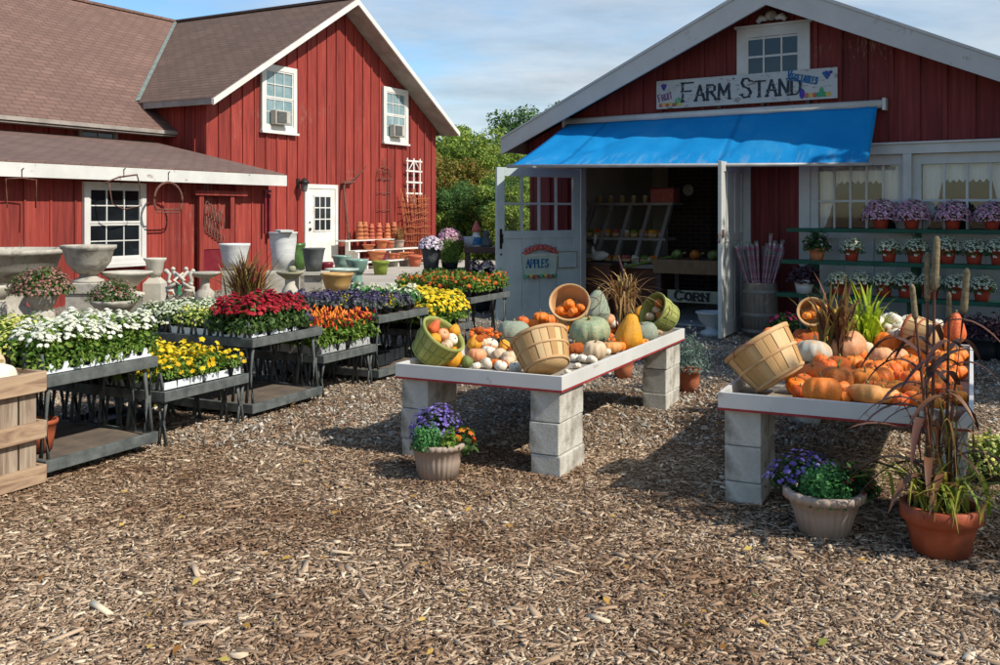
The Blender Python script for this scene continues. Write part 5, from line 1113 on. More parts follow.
# ---- pumpkins
def pumpkin_mb(ribs, flat, depth, dimple=.25, warts=0, seg=40, neck=0):
    mb = MB(); V = []; rings = 17
    for j in range(rings):
        ph = math.pi*j/(rings-1); 
        for i in range(seg):
            a = 2*math.pi*i/seg; s_ = math.sin(ph); rr = s_**.82*(1-depth*(1-abs(math.sin(a*ribs/2)))**1.6*s_)
            z = flat*math.cos(ph); z -= dimple*flat*math.exp(-(s_/.38)**2)*math.copysign(1, math.cos(ph))
            if neck and math.cos(ph) > 0: k = math.cos(ph)**1.3; rr = rr*(1-k*.35); z += neck*k
            V.append((rr*math.cos(a), rr*math.sin(a), z))
    V = np.array(V)
    if warts: V *= (1+rng.normal(0, warts, (len(V), 1)))
    Fc = [(j*seg+i, (j+1)*seg+i, (j+1)*seg+(i+1) % seg, j*seg+(i+1) % seg) for j in range(rings-1) for i in range(seg)]
    mb.add(V, Fc, 0, True); return mb
def mkpump(mat, ribs, flat, depth, stem=.35, dimple=.25, warts=0, neck=0, name='pumpkin', stemmat='stem', cat='pumpkin', seg=40):
    def f():
        t = thing(name, 'x', cat); pumpkin_mb(ribs, flat, depth, dimple, warts, seg, neck).build('body', MAT[mat], t)
        z0 = flat*(1-dimple)+neck-.03
        if stem: mb = MB(); mb.tube([(0, 0, z0-.06), (.02, 0, z0+stem*.35), (.10, .02, z0+stem*.8), (.16, .04, z0+stem)], [.14, .085, .07, .085], 7); mb.build('stem', MAT[stemmat], t)
        return t
    return f
PP = {'O': Proto(mkpump('porange', 10, .8, .13)), 'D': Proto(mkpump('pdeep', 12, .82, .10)), 'm': Proto(mkpump('pdeep', 9, .72, .17, .45)), 'W': Proto(mkpump('pwhite', 9, .66, .14, .3)),
      'w': Proto(mkpump('pwhite', 11, .8, .07, .22)), 'B': Proto(mkpump('pbuff', 10, .85, .06, .2)), 'K': Proto(mkpump('ppink', 12, .75, .08, .2)), 'T': Proto(mkpump('ptan', 11, .55, .17, .25)),
      'G': Proto(mkpump('pgrey', 9, .85, .05, .15, .2, .012, name='squash', cat='squash')), 'N': Proto(mkpump('pgreen', 11, .72, .13, .2)), 'Y': Proto(mkpump('pyellow', 8, .95, .05, .25, 0, .018, .8, name='gourd', cat='gourd')),
      'y': Proto(mkpump('pyellow', 8, .9, .08, .3, 0, .02, .2, name='gourd', cat='gourd')), 'X': Proto(mkpump('pwarty', 11, .7, .12, .35, .25, .02)), 'b': Proto(mkpump('pbrown', 10, .9, .08, .6, .2, .01, stemmat='olive')),
      'U': Proto(mkpump('pblue', 12, .72, .14, .5, .3, stemmat='greystem')), 'R': Proto(mkpump('pturban', 8, .8, .08, .2, 0, .01, 1.1, name='gourd', cat='gourd')), 'g': Proto(mkpump('pdkgreen', 9, .85, .08, .3, .1, .006, .2, name='gourd', cat='gourd')),
      'H': Proto(mkpump('pgrey', 9, .85, .06, .2, 0, .015, .7, name='squash', cat='squash')), 'S': Proto(mkpump('pyellow', 10, 1.35, .10, .3, .1, 0, .1, name='squash', cat='squash')), 'C': Proto(mkpump('pbuff', 10, .8, .12, .25, .2))}
FLAT = dict(O=.8, D=.82, m=.72, W=.66, w=.8, B=.85, K=.75, T=.55, G=.85, N=.72, Y=.95, y=.9, X=.7, b=.9, U=.72, R=.8, g=.85, H=.85, S=1.35, C=.8)
# ---- the two tables
def make_table(fr, LX, LY, label):
    t = thing('produce_table', label, 'table', fr.w(0, 0, 0), fr.rot); ZB, ZT = .524, .615
    for nm, (x0, x1, y0, y1) in (('side_board', (0, LX, -.022, 0)), ('side_board', (0, LX, LY, LY+.022)), ('end_board', (-.022, 0, -.022, LY+.022)), ('end_board', (LX, LX+.022, -.022, LY+.022))):
        mb = MB(); mb.b(x0, x1, y0, y1, ZB+.006, ZT); mb.b(x0, x1, y0-.0, y1, ZB+.006, ZT) if False else None; mb.build(nm, MAT['traywhite'], t, .002)
        mb = MB(); mb.b(x0+(.0005 if 'side' in nm else -.001), x1+(-.0005 if 'side' in nm else .001), y0-.001, y1+.001, ZB-.006, ZB+.0055); mb.build('red_edge', MAT['redline'], t)
    mb = MB(); mb.b(0.001, LX-.001, .001, LY-.001, ZB+.004, ZB+.022); mb.build('tray_floor', MAT['ply'], t)
    bl = None
    for sx_ in (0, 1):
        for sy_ in (0, 1):
            for k in range(3):
                x0 = .01 if sx_ == 0 else LX-.41; y0 = .005 if sy_ == 0 else LY-.205; z0 = -.07+k*.197
                if bl is None:
                    mb = MB(); mb.box((0, 0, 0), (.392, .196, .1935)); bl = mb.build('cinder_block', MAT['block'], t, .006)
                    o = bl
                else: o = bl.copy(); COL.objects.link(o)
                o.location = (x0+.198+rng.normal(0, .003), y0+.1+rng.normal(0, .003), z0+.0975); o.rotation_euler = (0, 0, rng.normal(0, .008))
    return t
T1 = Frame(.36, 5.84, 1.175, 2.38); T1L, T1W = 2.65, 1.13
T2o = Vector((2.32, 4.79)); T2 = Frame(2.315, 4.80, .437, .90); T2L, T2W = 2.65, 1.215
make_table(T1, T1L, T1W, 'white tray table on cinder blocks, heaped with gourds and four baskets, mid yard')
make_table(T2, T2L, T2W, 'white tray table on painted cinder blocks at the right, heaped with orange pumpkins')
FLOOR = .548
LOG = []
def put(tab, u, v, r, kind, label=None, group=None, tilt=.25, squash_=1, yaw=None, lean=None, zmin=None):
    fr, LX, LY = (T1, T1L, T1W) if tab == 1 else (T2, T2L, T2W); lift = 0.0; best = None
    fl = FLAT[kind]
    while lift < .7:
        Y = 6.0
        for _ in range(8): rad = r*Y/F; z = FLOOR+rad*fl*.93+lift; Y = (H-z)*F/(v-HV)
        X = (u-CX)/F*Y; lx, ly = fr.loc((X, Y))
        if rad*.85 < lx < LX-rad*.85 and rad*.85 < ly < LY-rad*.85 and (zmin is None or z-rad*fl*.93 >= zmin-1e-4): best = (X, Y, z, rad, lift, lx, ly); break
        lift += .01
    if not best:
        LOG.append(('nofit', u, v, kind)); return None
    X, Y, z, rad, lift, lx, ly = best; LOG.append((kind, u, v, round(lift, 2), round(lx, 2), round(ly, 2)))
    rot = lean or (rng.normal(0, tilt), rng.normal(0, tilt), rng.uniform(0, 6.28) if yaw is None else yaw)
    return PP[kind].put((X, Y, z), rot, label, group, (rad, rad, rad*squash_), name=None)
# ---- baskets
def basket(label, loc, axis, Rt, Rb, h, mats_, roll=0, slats=22, name='bushel_basket'):
    axis = Vector(axis).normalized(); q = axis.to_track_quat('Z', 'Y'); t = thing(name, label, 'basket', loc, q.to_euler())
    slm = MAT['greenslat' if 'green' in mats_[0] else 'tanslat']
    def RR(f): return Rb*(1-f)+Rt*f+.10*(Rt-Rb)*math.sin(math.pi*f)
    mb = MB()
    for k in range(slats):
        a0 = 2*math.pi*k/slats; da = 2*math.pi/slats*.93; off = .0035*(k % 2); V = []
        for jz in range(7):
            f = jz/6; rr = RR(f)+off
            for ja in range(4):
                a = a0+da*ja/3; V += [(rr*math.cos(a), rr*math.sin(a), h*f), ((rr-.003)*math.cos(a), (rr-.003)*math.sin(a), h*f)]
        Fc = []
        for jz in range(6):
            for ja in range(3):
                q0 = (jz*4+ja)*2; q1 = q0+2; q2 = q0+8; q3 = q2+2; Fc += [(q0, q1, q3, q2), (q0+1, q2+1, q3+1, q1+1)]
            for ja in (0, 3): q0 = (jz*4+ja)*2; q2 = q0+8; Fc.append((q0, q2, q2+1, q0+1))
        mb.add(V, Fc, 0, False)
    mb.build('slats', slm, t)
    mb = MB(); mb.lathe([(RR(f/5)-.0055, h*f/5) for f in range(6)], 44, cap0=False); mb.build('inner_lining', MAT[mats_[1]], t)
    mb = MB(); mb.lathe([(Rb*.96, -.004), (Rb*.96, .010)], 40, cap1=True); mb.build('bottom', MAT[mats_[0]], t)
    for f, w_ in ((.945, .052*h), (.50, .034*h), (.04, .036*h)):
        r0, r1 = RR(max(0, f-w_/h)), RR(min(1, f+w_/h)); mb = MB(); mb.lathe([(r0+.004, h*f-w_), (r0+.0085, h*f-w_+.002), (r1+.0085, h*f+w_-.002), (r1+.004, h*f+w_)], 44, cap0=False); mb.build('hoop', MAT[mats_[1]], t)
    mb = MB(); mb.lathe([(Rt-.009, h-.03), (Rt-.009, h+.001), (Rt+.006, h+.001)], 44, cap0=False); mb.build('rim', MAT[mats_[1]], t)
    mb = MB()
    for s_ in (0,):
        mb.tube([((Rt+.015+.06*math.sin(a))*math.cos(-.35+a*.22), (Rt+.015+.06*math.sin(a))*math.sin(-.35+a*.22), h*.86+.03*math.sin(a)) for a in np.linspace(0, math.pi, 10)], .0035, 5)
    mb.build('wire_handle', MAT['rust'], t)
    return t
def lay(fr_floor, ax, Rb, Rt, h):
    """lowest point below the base centre for a tilted cup"""
    a = Vector(ax).normalized(); s_ = math.sqrt(max(0, 1-a.z**2)); return max(Rb*s_, Rt*s_-h*a.z)
def setb(u, v, Y, label, axis, Rt, Rb, h, m, floor=FLOOR):
    """(u, v) = picture position of the basket's middle at depth Y"""
    a = Vector(axis).normalized(); c = at(u, v, Y); base = c-a*h*.5; low = lay(None, axis, Rb, Rt, h)
    base.z = max(base.z, floor+low-.0)
    return basket(label, base, axis, Rt, Rb, h, m), base
# table 1: green basket left, big tan one in front, orange-lined one behind, green one at the far right
b1, p1 = setb(436, 344, 6.55, 'green bushel basket spilling gourds at the near left corner of the centre table', (.52, -.32, .70), .158, .122, .205, ('greenbasket', 'greenhoop'))
b2, p2 = setb(543, 352, 6.12, 'large plain tan bushel basket tipped over at the front of the centre table', (-.24, .50, .82), .182, .138, .215, ('tanbasket', 'tanhoop'))
b3, p3 = setb(570, 307, 7.85, 'tan bushel basket lying open towards the viewer, orange mini pumpkins inside', (-.10, -.80, .48), .158, .12, .19, ('tanbasket', 'tanhoop'), floor=.62)
b4, p4 = setb(661, 314, 8.0, 'green bushel basket lying on its side at the far end of the centre table', (-.76, -.42, .42), .145, .108, .20, ('greenbasket', 'greenhoop'))
# table 2
b5, p5 = setb(768, 360, 5.62, 'large tan bushel basket tipped over at the left of the right hand table', (-.48, .34, .80), .205, .152, .255, ('tanbasket', 'tanhoop'))
b6, p6 = setb(812, 314, 7.35, 'small tan basket of orange gourds lying open behind the large tipped one', (-.25, -.85, .35), .105, .08, .14, ('tanbasket', 'tanhoop'), floor=.66)
b7, p7 = setb(922, 335, 6.9, 'brown bushel basket lying on its side behind the millet on the right hand table', (-.62, .70, .18), .125, .10, .20, ('tanhoop', 'wicker'), floor=.6)
def inb(b, px, py, pz, r, kind, label, group=None):
    """an item inside or at the mouth of basket b, in the basket's own axes"""
    M_ = b.rotation_euler.to_matrix(); p = Vector(b.location)+M_@Vector((px, py, pz)); PP[kind].put(p, (rng.normal(0, .5), rng.normal(0, .5), rng.uniform(0, 6)), label, group, r)
for (x, y, z, r, k, lb) in ((.02, .02, .14, .055, 'C', 'buff gourd deep in the near green basket'), (-.08, .0, .18, .05, 'y', 'yellow gourd at the back rim of the near green basket'), (.07, .05, .19, .05, 'X', 'warty orange gourd in the middle of the near green basket'), (.09, -.05, .20, .05, 'w', 'white gourd at the low lip of the near green basket'), (-.02, -.09, .19, .05, 'C', 'pale gourd at the front rim of the near green basket'), (-.03, .09, .20, .045, 'R', 'red tipped gourd at the far rim of the near green basket'), (.14, .0, .24, .048, 'y', 'yellow and cream gourd falling out of the near green basket'), (0, 0, .22, .05, 'K', 'pinkish gourd topping the heap in the near green basket')):
    inb(b1, x*.82, y*.82, z*.88, r*.88, k, lb)
i = 0
for (x, y, z, r) in ((-.06, -.05, .13, .055), (.06, -.06, .13, .055), (0, .01, .14, .055), (-.09, -.07, .20, .042), (.03, -.09, .21, .05), (.10, -.04, .19, .045), (-.01, -.02, .20, .05)):
    inb(b3, x*.88, y*.88, z*.82, r*.92, 'm', 'orange mini pumpkin inside the basket that opens towards the viewer', 'mini pumpkins in the open basket')
for (x, y, z, r, k, lb) in ((-.04, .02, .14, .05, 'C', 'buff gourd deep in the far green basket'), (.06, -.03, .15, .05, 'b', 'brown gourd in the far green basket'), (-.03, -.07, .20, .045, 'C', 'tan gourd at the lip of the far green basket'), (.02, .08, .19, .045, 'b', 'brown mottled gourd at the upper rim of the far green basket')): inb(b4, x*.85, y*.85, z*.88, r*.88, k, lb)
for (x, y, z, r) in ((0, 0, .10, .06), (.04, .05, .13, .045), (-.05, -.03, .13, .045)): inb(b6, x*.75, y*.75, z*.8, r*.8, 'O', 'orange gourd inside the small tan basket at the back left', 'gourds in the small tan basket')
for (x, y, z, r) in ((-.12, .05, .27, .05), (.02, .13, .27, .05), (-.05, .0, .24, .055), (.1, .0, .24, .055)): inb(b5, x*.82, y*.82, z*.88, r*.9, 'O', 'orange pumpkin showing over the rim of the large tipped tan basket', 'pumpkins in the large tipped basket at the right')
# table 1 heap
gW = ('white mini pumpkin in the pale heap at the near edge of the centre table', 'white mini pumpkins on the centre table')
for (u, v, r) in ((488, 363.5, 6.5), (501, 366, 6.8), (515.5, 368, 6.8), (476, 366, 5), (481, 358, 5.5)): put(1, u, v, r, 'w', *gW)
for (u, v, r, k, lb) in ((491, 343.7, 7, 'W', 'white mini pumpkin perched highest on the pale heap'), (489, 352, 8, 'W', 'ribbed white pumpkin just below the perched one'), (499, 356, 8, 'B', 'peach coloured small pumpkin beside the pale heap'), (510, 358, 8.5, 'B', 'round buff pumpkin touching the large tan basket'),
    (477, 355, 9, 'K', 'pinkish orange pumpkin behind the white minis'), (467, 362, 6, 'g', 'small dark green gourd by the orange one at the near edge'), (453, 358, 9.5, 'y', 'knobbly bright orange yellow gourd beside the near green basket'), (445, 361, 6, 'y', 'small orange yellow gourd tucked under the near green basket'),
    (474.5, 343, 7, 'y', 'yellow warty gourd behind the pinkish pumpkin'), (504.5, 347, 6.5, 'y', 'yellow gourd beside the grey warty squash'), (506, 341, 6, 'g', 'green striped gourd in front of the grey warty squash'), (514, 333, 15, 'G', 'large grey green warty squash behind the white pumpkins'),
    (523, 320.6, 5.5, 'm', 'small orange pumpkin farthest left on the back edge'), (532, 324, 6.5, 'm', 'orange mini pumpkin second from the left at the back'), (540.6, 317.6, 7.5, 'm', 'orange mini pumpkin with a tall stem at the back of the centre table'), (549, 321.5, 8.5, 'O', 'pale orange pumpkin left of the open basket'), (565, 322, 11, 'K', 'pink orange pumpkin right below the open basket'),
    (590, 331, 19, 'N', 'big green and tan striped pumpkin in the middle of the centre table'), (575, 349, 9, 'X', 'deep orange pumpkin between the tan basket and the green pumpkin'), (595, 350, 11, 'C', 'tan and cream striped pumpkin in front of the green pumpkin'), (610.5, 347.5, 10.5, 'T', 'peach ribbed pumpkin at the right edge of the centre table'),
    (586, 316, 6.5, 'y', 'warty yellow gourd sitting on the green pumpkin'), (596, 312, 13, 'H', 'grey green cone shaped squash behind the green pumpkin'), (608, 320, 7, 'K', 'pinkish pumpkin right of the cone shaped squash'),
    (629, 337, 12.5, 'Y', 'tall yellow orange pear shaped gourd near the dried stalks'), (645, 333, 12, 'G', 'white grey warty squash right of the tall yellow gourd'), (641, 314, 7, 'y', 'yellow striped gourd in front of the far green basket'), (650, 321, 6, 'C', 'cream gourd beside the far green basket'), (657, 330, 6, 'C', 'small tan gourd at the far right of the centre table')):
    put(1, u, v, r*1.1, k, lb, tilt=.2 if k not in 'YH' else .08)
for (u, v, r) in ((575, 358, 6), (583.5, 359, 6.5), (592, 360, 6), (577, 366, 4.5), (568, 372, 4)): put(1, u, v, r, 'W', 'white mini pumpkin between the tan basket and the right edge', 'white mini pumpkins by the large tan basket')
for k in range(34):
    u, v = rng.uniform(470, 508), rng.uniform(329, 338); put(1, u, v, 2.6, 'm' if k % 3 else 'X', 'tiny red orange gourd in the patch behind the near basket', 'tiny gourds at the back left of the centre table')
for k in range(20):
    u, v = rng.uniform(607, 622), rng.uniform(322, 343); put(1, u, v, 3.2, 'm', 'tiny orange gourd in the cluster behind the tall yellow gourd', 'tiny gourds by the dried stalks')
for k in range(46):
    u, v = (rng.uniform(476, 535), rng.uniform(330, 366)) if k % 2 else (rng.uniform(556, 650), rng.uniform(316, 352)); kd = 'wmyCOXgB'[k % 8]
    put(1, u, v, rng.uniform(4.5, 7.5), kd, {'w': 'small white', 'm': 'small orange', 'y': 'small yellow', 'C': 'small buff', 'O': 'little orange', 'X': 'little warty orange', 'g': 'little dark green', 'B': 'small tan'}[kd]+' gourd filling a gap in the heap on the centre table', {'w': 'white', 'm': 'orange', 'y': 'yellow', 'C': 'buff', 'O': 'little orange', 'X': 'warty', 'g': 'green', 'B': 'tan'}[kd]+' gourds filling gaps on the centre table')
# table 2 heap
gO = ('orange pumpkin in the packed orange heap behind the millet plant', 'orange pumpkins heaped on the right table')
big2 = ((822, 391, 17, 'O', 'squat orange pumpkin at the front edge beside the tipped basket'), (866, 394, 17, 'T', 'broad pale orange ribbed pumpkin left of centre at the front edge'), (884, 396, 14, 'T', 'broad pale orange ribbed pumpkin right behind the front edge'), (865, 380, 12.5, 'O', 'orange pumpkin with dark stem resting on the broad pale ones'), (880, 378, 11.5, 'D', 'deep orange pumpkin right of the dark stemmed one'),
    (851, 377, 11, 'D', 'deep orange pumpkin left of the dark stemmed one'), (837, 380, 14, 'b', 'brown blotched orange pumpkin with green stem'), (815, 374, 12, 'D', 'deep orange pumpkin right beside the tipped basket'), (813, 353, 16, 'U', 'pale blue white and tan pumpkin with curved stem'), (846, 346, 17, 'K', 'large pinkish orange pumpkin in the middle of the heap'),
    (839, 364, 10, 'X', 'red orange warty pumpkin in front of the pink one'), (806, 338, 12, 'X', 'orange warty pumpkin behind the blue white one'), (862, 336, 11, 'C', 'buff squash left of the white pumpkins'), (822, 321, 11, 'S', 'tall orange squash with dark stripes standing at the back'), (836, 322, 8, 'S', 'orange striped squash standing behind the dry leaves'),
    (887, 343, 14, 'O', 'orange pumpkin with thick stem below the white pumpkins'), (881, 356, 10.5, 'K', 'pink pumpkin below the thick stemmed one'), (864, 349, 9, 'B', 'tan pumpkin next to the large pink one'), (898, 357, 9, 'K', 'small pink pumpkin at the middle of the orange heap'), (954, 334, 10, 'R', 'red topped turban gourd at the back right of the table'), (965, 378, 10, 'C', 'pale buff pumpkin at the right side of the table'),
    (876, 331, 9, 'O', 'orange pumpkin touching the white pumpkins'), (856, 327, 8, 'X', 'dark orange squash under the yellow green leaves'), (943, 345, 10, 'b', 'brown orange pumpkin under the turban gourd'))
for u, v, r, k, lb in big2: put(2, u, v, r*1.16, k, lb, tilt=.18 if k not in 'RS' else .1)
for (u, v, r) in ((877, 322.5, 8), (894, 319, 8), (888, 328, 7), (899, 327, 7.5), (894, 334, 7.5), (908, 321, 7.5), (919, 322, 7), (885, 319, 7), (938, 324, 6)): put(2, u, v, r, 'w', 'white pumpkin in the cluster along the back of the right hand table', 'white pumpkins on the right table', zmin=.66)
for (u, v, r) in ((910, 363, 9), (918, 368, 9), (893, 372, 7), (901, 377, 7.5), (867, 366, 8), (882, 386, 8), (898, 388.6, 9.5), (912, 379, 10), (920, 390, 9), (930, 400, 8), (958, 397, 9), (933, 388, 8), (949, 393, 8), (957, 372, 9), (943, 376, 9), (929, 372, 9), (946, 360, 9), (933, 357, 9), (919, 353, 9), (906, 347, 9), (941, 404, 7), (912, 398, 8), (901, 400, 7), (873, 370, 7), (828, 366, 8), (855, 362, 8), (858, 354, 8), (870, 342, 8), (827, 341, 8), (832, 352, 8), (797, 345, 7), (850, 330, 7), (900, 365, 8), (888, 366, 8), (930, 343, 9), (948, 383, 9), (925, 381, 8), (796, 386, 9), (804, 381, 8)):
    put(2, u, v, r*1.12, 'D' if rng.random() < .5 else 'O', *gO)
for k in range(34):
    u = rng.uniform(832, 962); v = rng.uniform(338, 398); put(2, u, v+4, rng.uniform(8, 10.5), 'D' if k % 3 else 'O', *gO)
for (u, v, r, k) in ((800, 392, 9, 'D'), (791, 376, 8, 'O'), (806, 372, 9, 'D'), (822, 362, 9, 'D'), (800, 352, 9, 'X'), (786, 350, 8, 'D')): put(2, u, v, r, k, 'orange pumpkin in the gap between the tipped basket and the heap', 'orange pumpkins beside the tipped basket')
for (x, y, z, r, k, lb) in ((.17, -.16, .655, .115, 'w', 'large white pumpkin lying at the near right corner of the crate heap'), (.02+.05, -.36, .70, .095, 'B', 'buff pumpkin behind the large white one in the crate'), (.12, -.60, .63, .12, 'w', 'white pumpkin farther left in the wooden crate'), (.40, -.42, .62, .13, 'w', 'white pumpkin at the near side of the crate heap'), (.42, -.14, .56, .115, 'w', 'white pumpkin low against the crate side boards'),
    (.16, -.28, .46, .13, 'w', 'white pumpkin buried under the crate heap'), (.42, -.3, .45, .13, 'w', 'white pumpkin buried at the near side of the crate'), (.15, -.6, .45, .13, 'w', 'white pumpkin buried at the far left of the crate')):
    PP[k].put(Cf.w(x, y, z), (.2, .25, x*9), lb, None, r)
# dried stalk bunch on table 1
q = onz(628, 334, .62); lx, ly = T1.loc((q.x, q.y)); p = at(624, 320, 7.95)
t = thing('dried_millet_bunch', 'upright bunch of dried corn stalks and millet on the far end of the centre table', 'dried plants', (p.x, p.y, FLOOR), 0)
mb = MB()
for i in range(26): a = rng.uniform(0, 6.28); r_ = rng.uniform(0, .05); mb.tube([(r_*math.cos(a), r_*math.sin(a), 0), (r_*1.6*math.cos(a)+rng.normal(0, .01), r_*1.6*math.sin(a), .22), (r_*2.2*math.cos(a), r_*2.2*math.sin(a), rng.uniform(.4, .55))], .006, 5)
mb.build('stalks', MAT['leafbronze'], t)
grass(t, .24, 100, .50, .016, MAT['leafdry'], .75, .04, 1.75, 'curling_leaves', 11, .2)
mb = MB(); mb.tube([(0, 0, .5), (-.02, 0, .60), (-.05, 0, .70)], [.006, .012, .004], 8); mb.build('seed_head', MAT['leafpurple'], t)
# dark ornamental grass and chartreuse leaves behind table 2 heap
p = at(836, 340, 6.9); t = thing('dried_grass_bunch', 'bunch of dry green brown grass leaves standing in the pumpkins', 'dried plants', (p.x, p.y, FLOOR), 0)
grass(t, 0, 74, .74, .028, MAT['leafbronze'], .36, .05, .7, 'grass_leaves', 8)
p = at(866, 330, 7.2); t = thing('chartreuse_grass', 'bright yellow green leafy plant behind the pumpkins', 'plant', (p.x, p.y, FLOOR), 0)
grass(t, 0.0, 64, .66, .034, MAT['chartreuse'], .40, .04, 1.1, 'grass_leaves', 8)

# ---- feature pots in front
ribf = lambda n, d: (lambda a, z: 1+d*(abs(math.sin(a*n/2))-.5))
p = onz(437, 481, 0); p.y += .09; t = thing('mixed_planter', 'taupe ribbed pot with purple asters, kale and orange flowers in front of the centre table', 'planter', (p.x, p.y, 0), .3)
pot(t, .118, .155, .215, MAT['taupe'], .16, ribf(26, .035), lip=.08)
bush(t, .20, .155, .21, 'leafdark', 620, .03, 'bpurple', 330, .013, top=.1, petals=8, cx=.01, cy=.09, lo=.3, fname='aster_foliage', bname='asters', ry=.10, spread=1.15)
bush(t, .19, .105, .14, 'leafkale', 1500, .018, cx=-.08, cy=-.06, lo=.2, fname='kale', aspect=.9)
bush(t, .19, .07, .13, 'leafbright', 300, .028, cx=.04, cy=-.11, lo=.2, fname='yellow_green_leaves')
bush(t, .16, .075, .15, 'leaf', 160, .05, 'borange', 16, .022, cx=.155, cy=-.04, lo=.3, fname='pepper_leaves', bname='orange_flowers')
for k, (x, y) in enumerate(()): pass
p = onz(831, 541, 0); p.y += .10; t = thing('mixed_planter', 'taupe ribbed pot of kale, violet asters and red berries before the right table', 'planter', (p.x, p.y, 0), .2)
pot(t, .115, .178, .225, MAT['taupe'], .18, ribf(26, .035), lip=.10)
bush(t, .20, .21, .17, 'leafdark', 620, .03, 'bpurple', 150, .013, top=.25, petals=8, cx=-.03, cy=.15, ry=.12, lo=.3, fname='aster_foliage', bname='asters', spread=1.12)
bush(t, .17, .135, .20, 'leafkale', 2600, .018, cx=-.03, cy=-.06, lo=.2, fname='kale', aspect=.9)
bush(t, .19, .14, .14, 'leafdark', 420, .042, 'bred', 14, .014, cx=.13, cy=.0, lo=.2, fname='pepper_leaves', bname='berries')
bush(t, .19, .07, .11, 'leafbright', 120, .045, cx=.22, cy=-.02, lo=.2, fname='trailing_leaves')
p = onz(952, 562, 0); p.y += .11; t = thing('purple_millet_planter', 'large terracotta coloured pot of tall purple millet at the right front corner', 'planter', (p.x, p.y, 0), 0)
pot(t, .125, .170, .235, MAT['terrapot'], .30, lip=.07)
heads = [((926, 250), (934, 352), .016), ((936, 237), (934, 286), .018), ((966, 267), (970, 312), .018), ((912, 285), (914, 319), .014), ((948, 292), (948, 318), .013)]
ST = [(-.07, .02, 937, 236, .018, 55), (-.035, .05, 927, 252, .014, 50), (.02, -.03, 967, 268, .017, 45), (-.06, -.06, 912, 284, .014, 35), (.06, .05, 949, 292, .012, 26)]
for k, (dx, dy, u, v, r_, ln) in enumerate(ST):
    top = at(u, v, p.y+dy); b0 = Vector((dx, dy, .2)); tp = Vector((top.x-p.x, dy, top.z)); hl = ln*p.y/F; dirv = (tp-b0).normalized(); nb = tp-dirv*hl
    mid = (b0+nb)/2+Vector((rng.normal(0, .015), rng.normal(0, .015), 0))
    mb = MB(); mb.tube([b0, mid, nb, nb+dirv*.02], [.010, .008, .006, .005], 7); sm1 = mb.build('stalk', MAT['millet'], t)
    mb = MB(); n = 12; seg = 12; prof = []
    mb.tube([nb+dirv*hl*i/11 for i in range(12)], [r_*(.55 if i == 0 else .35 if i == 11 else 1-.15*i/11)*(1+.05*(i % 2)) for i in range(12)], 12)
    h_ = mb.build('seed_head', M('millet_seed_head_%d' % k, '#6d5f45', '#948566', 60, .9, 1, 150, bdist=.004), t)
    mb = MB()
    for j in range(9):
        f = .08+.84*j/9; o_ = b0+(nb-b0)*f; a = rng.uniform(0, 6.28); L_ = rng.uniform(.22, .42); pts = []; ww = []
        for i in range(9):
            g = i/8; pts.append(o_+Vector((math.cos(a)*L_*g, math.sin(a)*L_*g*.8, L_*(.75*g-1.05*g*g*(1 if j % 3 else .5))))); ww.append(.018*(math.sin(math.pi*min(1, .15+g*.85))**.7)+.0008)
        mb.ribbon(pts, ww, .3, mi=int(rng.random() < .3)) if False else mb.ribbon(pts, ww, .3)
    mb.build('leaves', MAT['millet'], t)
grass(t, .2, 80, .42, .017, MAT['milletgreen'], 1.15, .08, 1.3, 'green_blades', 9, .2); grass(t, .3, 34, .75, .013, MAT['leafbronze'], .30, .06, .8, 'dry_blades', 9, .2)
# lavender
p = onz(691, 394, 0); p.y += .08; t = thing('lavender_pot', 'silvery grey green lavender in a small terracotta pot by the far table leg', 'planter', (p.x, p.y, 0), 0)
pot(t, .075, .10, .22, MAT['terra'], .2); P, d = dome(900, .20, .20, .36, .19, .2); leaves('foliage', P, d*np.array([[1, 1, .4]])+np.array([[0, 0, .1]]), .045, MAT['leafgrey'], t, .22, .9); P, d = dome(120, .2, .2, .40, .19, .8); blooms('flower_spikes', P, d, .010, MAT['bviolet'], t, 5)
p = onz(664, 379, 0); 
t = thing('terracotta_pot', 'small terracotta pot on the gravel seen under the centre table', 'pot', (onz(594, 372, 0).x+.25, 9.4, 0), 0); pot(t, .08, .11, .2, MAT['terra'])
p = onz(996, 488, 0); t = thing('budding_mum', 'round yellow green budding mum on the ground at the right edge', 'planter', (p.x+.05, p.y+.15, 0), 0); pot(t, .09, .12, .13, MAT['blackplastic']); bush(t, .08, .19, .20, 'leafbright', 900, .03, 'bbud', 320, .012, lo=.4, top=.0)
p = onz(988, 432, 0); t = thing('red_flower_pot', 'low leafy plant with small red flowers on the gravel behind the millet', 'planter', (p.x+.0, p.y+.7, 0), 0); pot(t, .08, .11, .13, MAT['blackplastic']); bush(t, .1, .15, .15, 'leafbright', 400, .04, 'bred', 22, .022, lo=.3, top=.2)

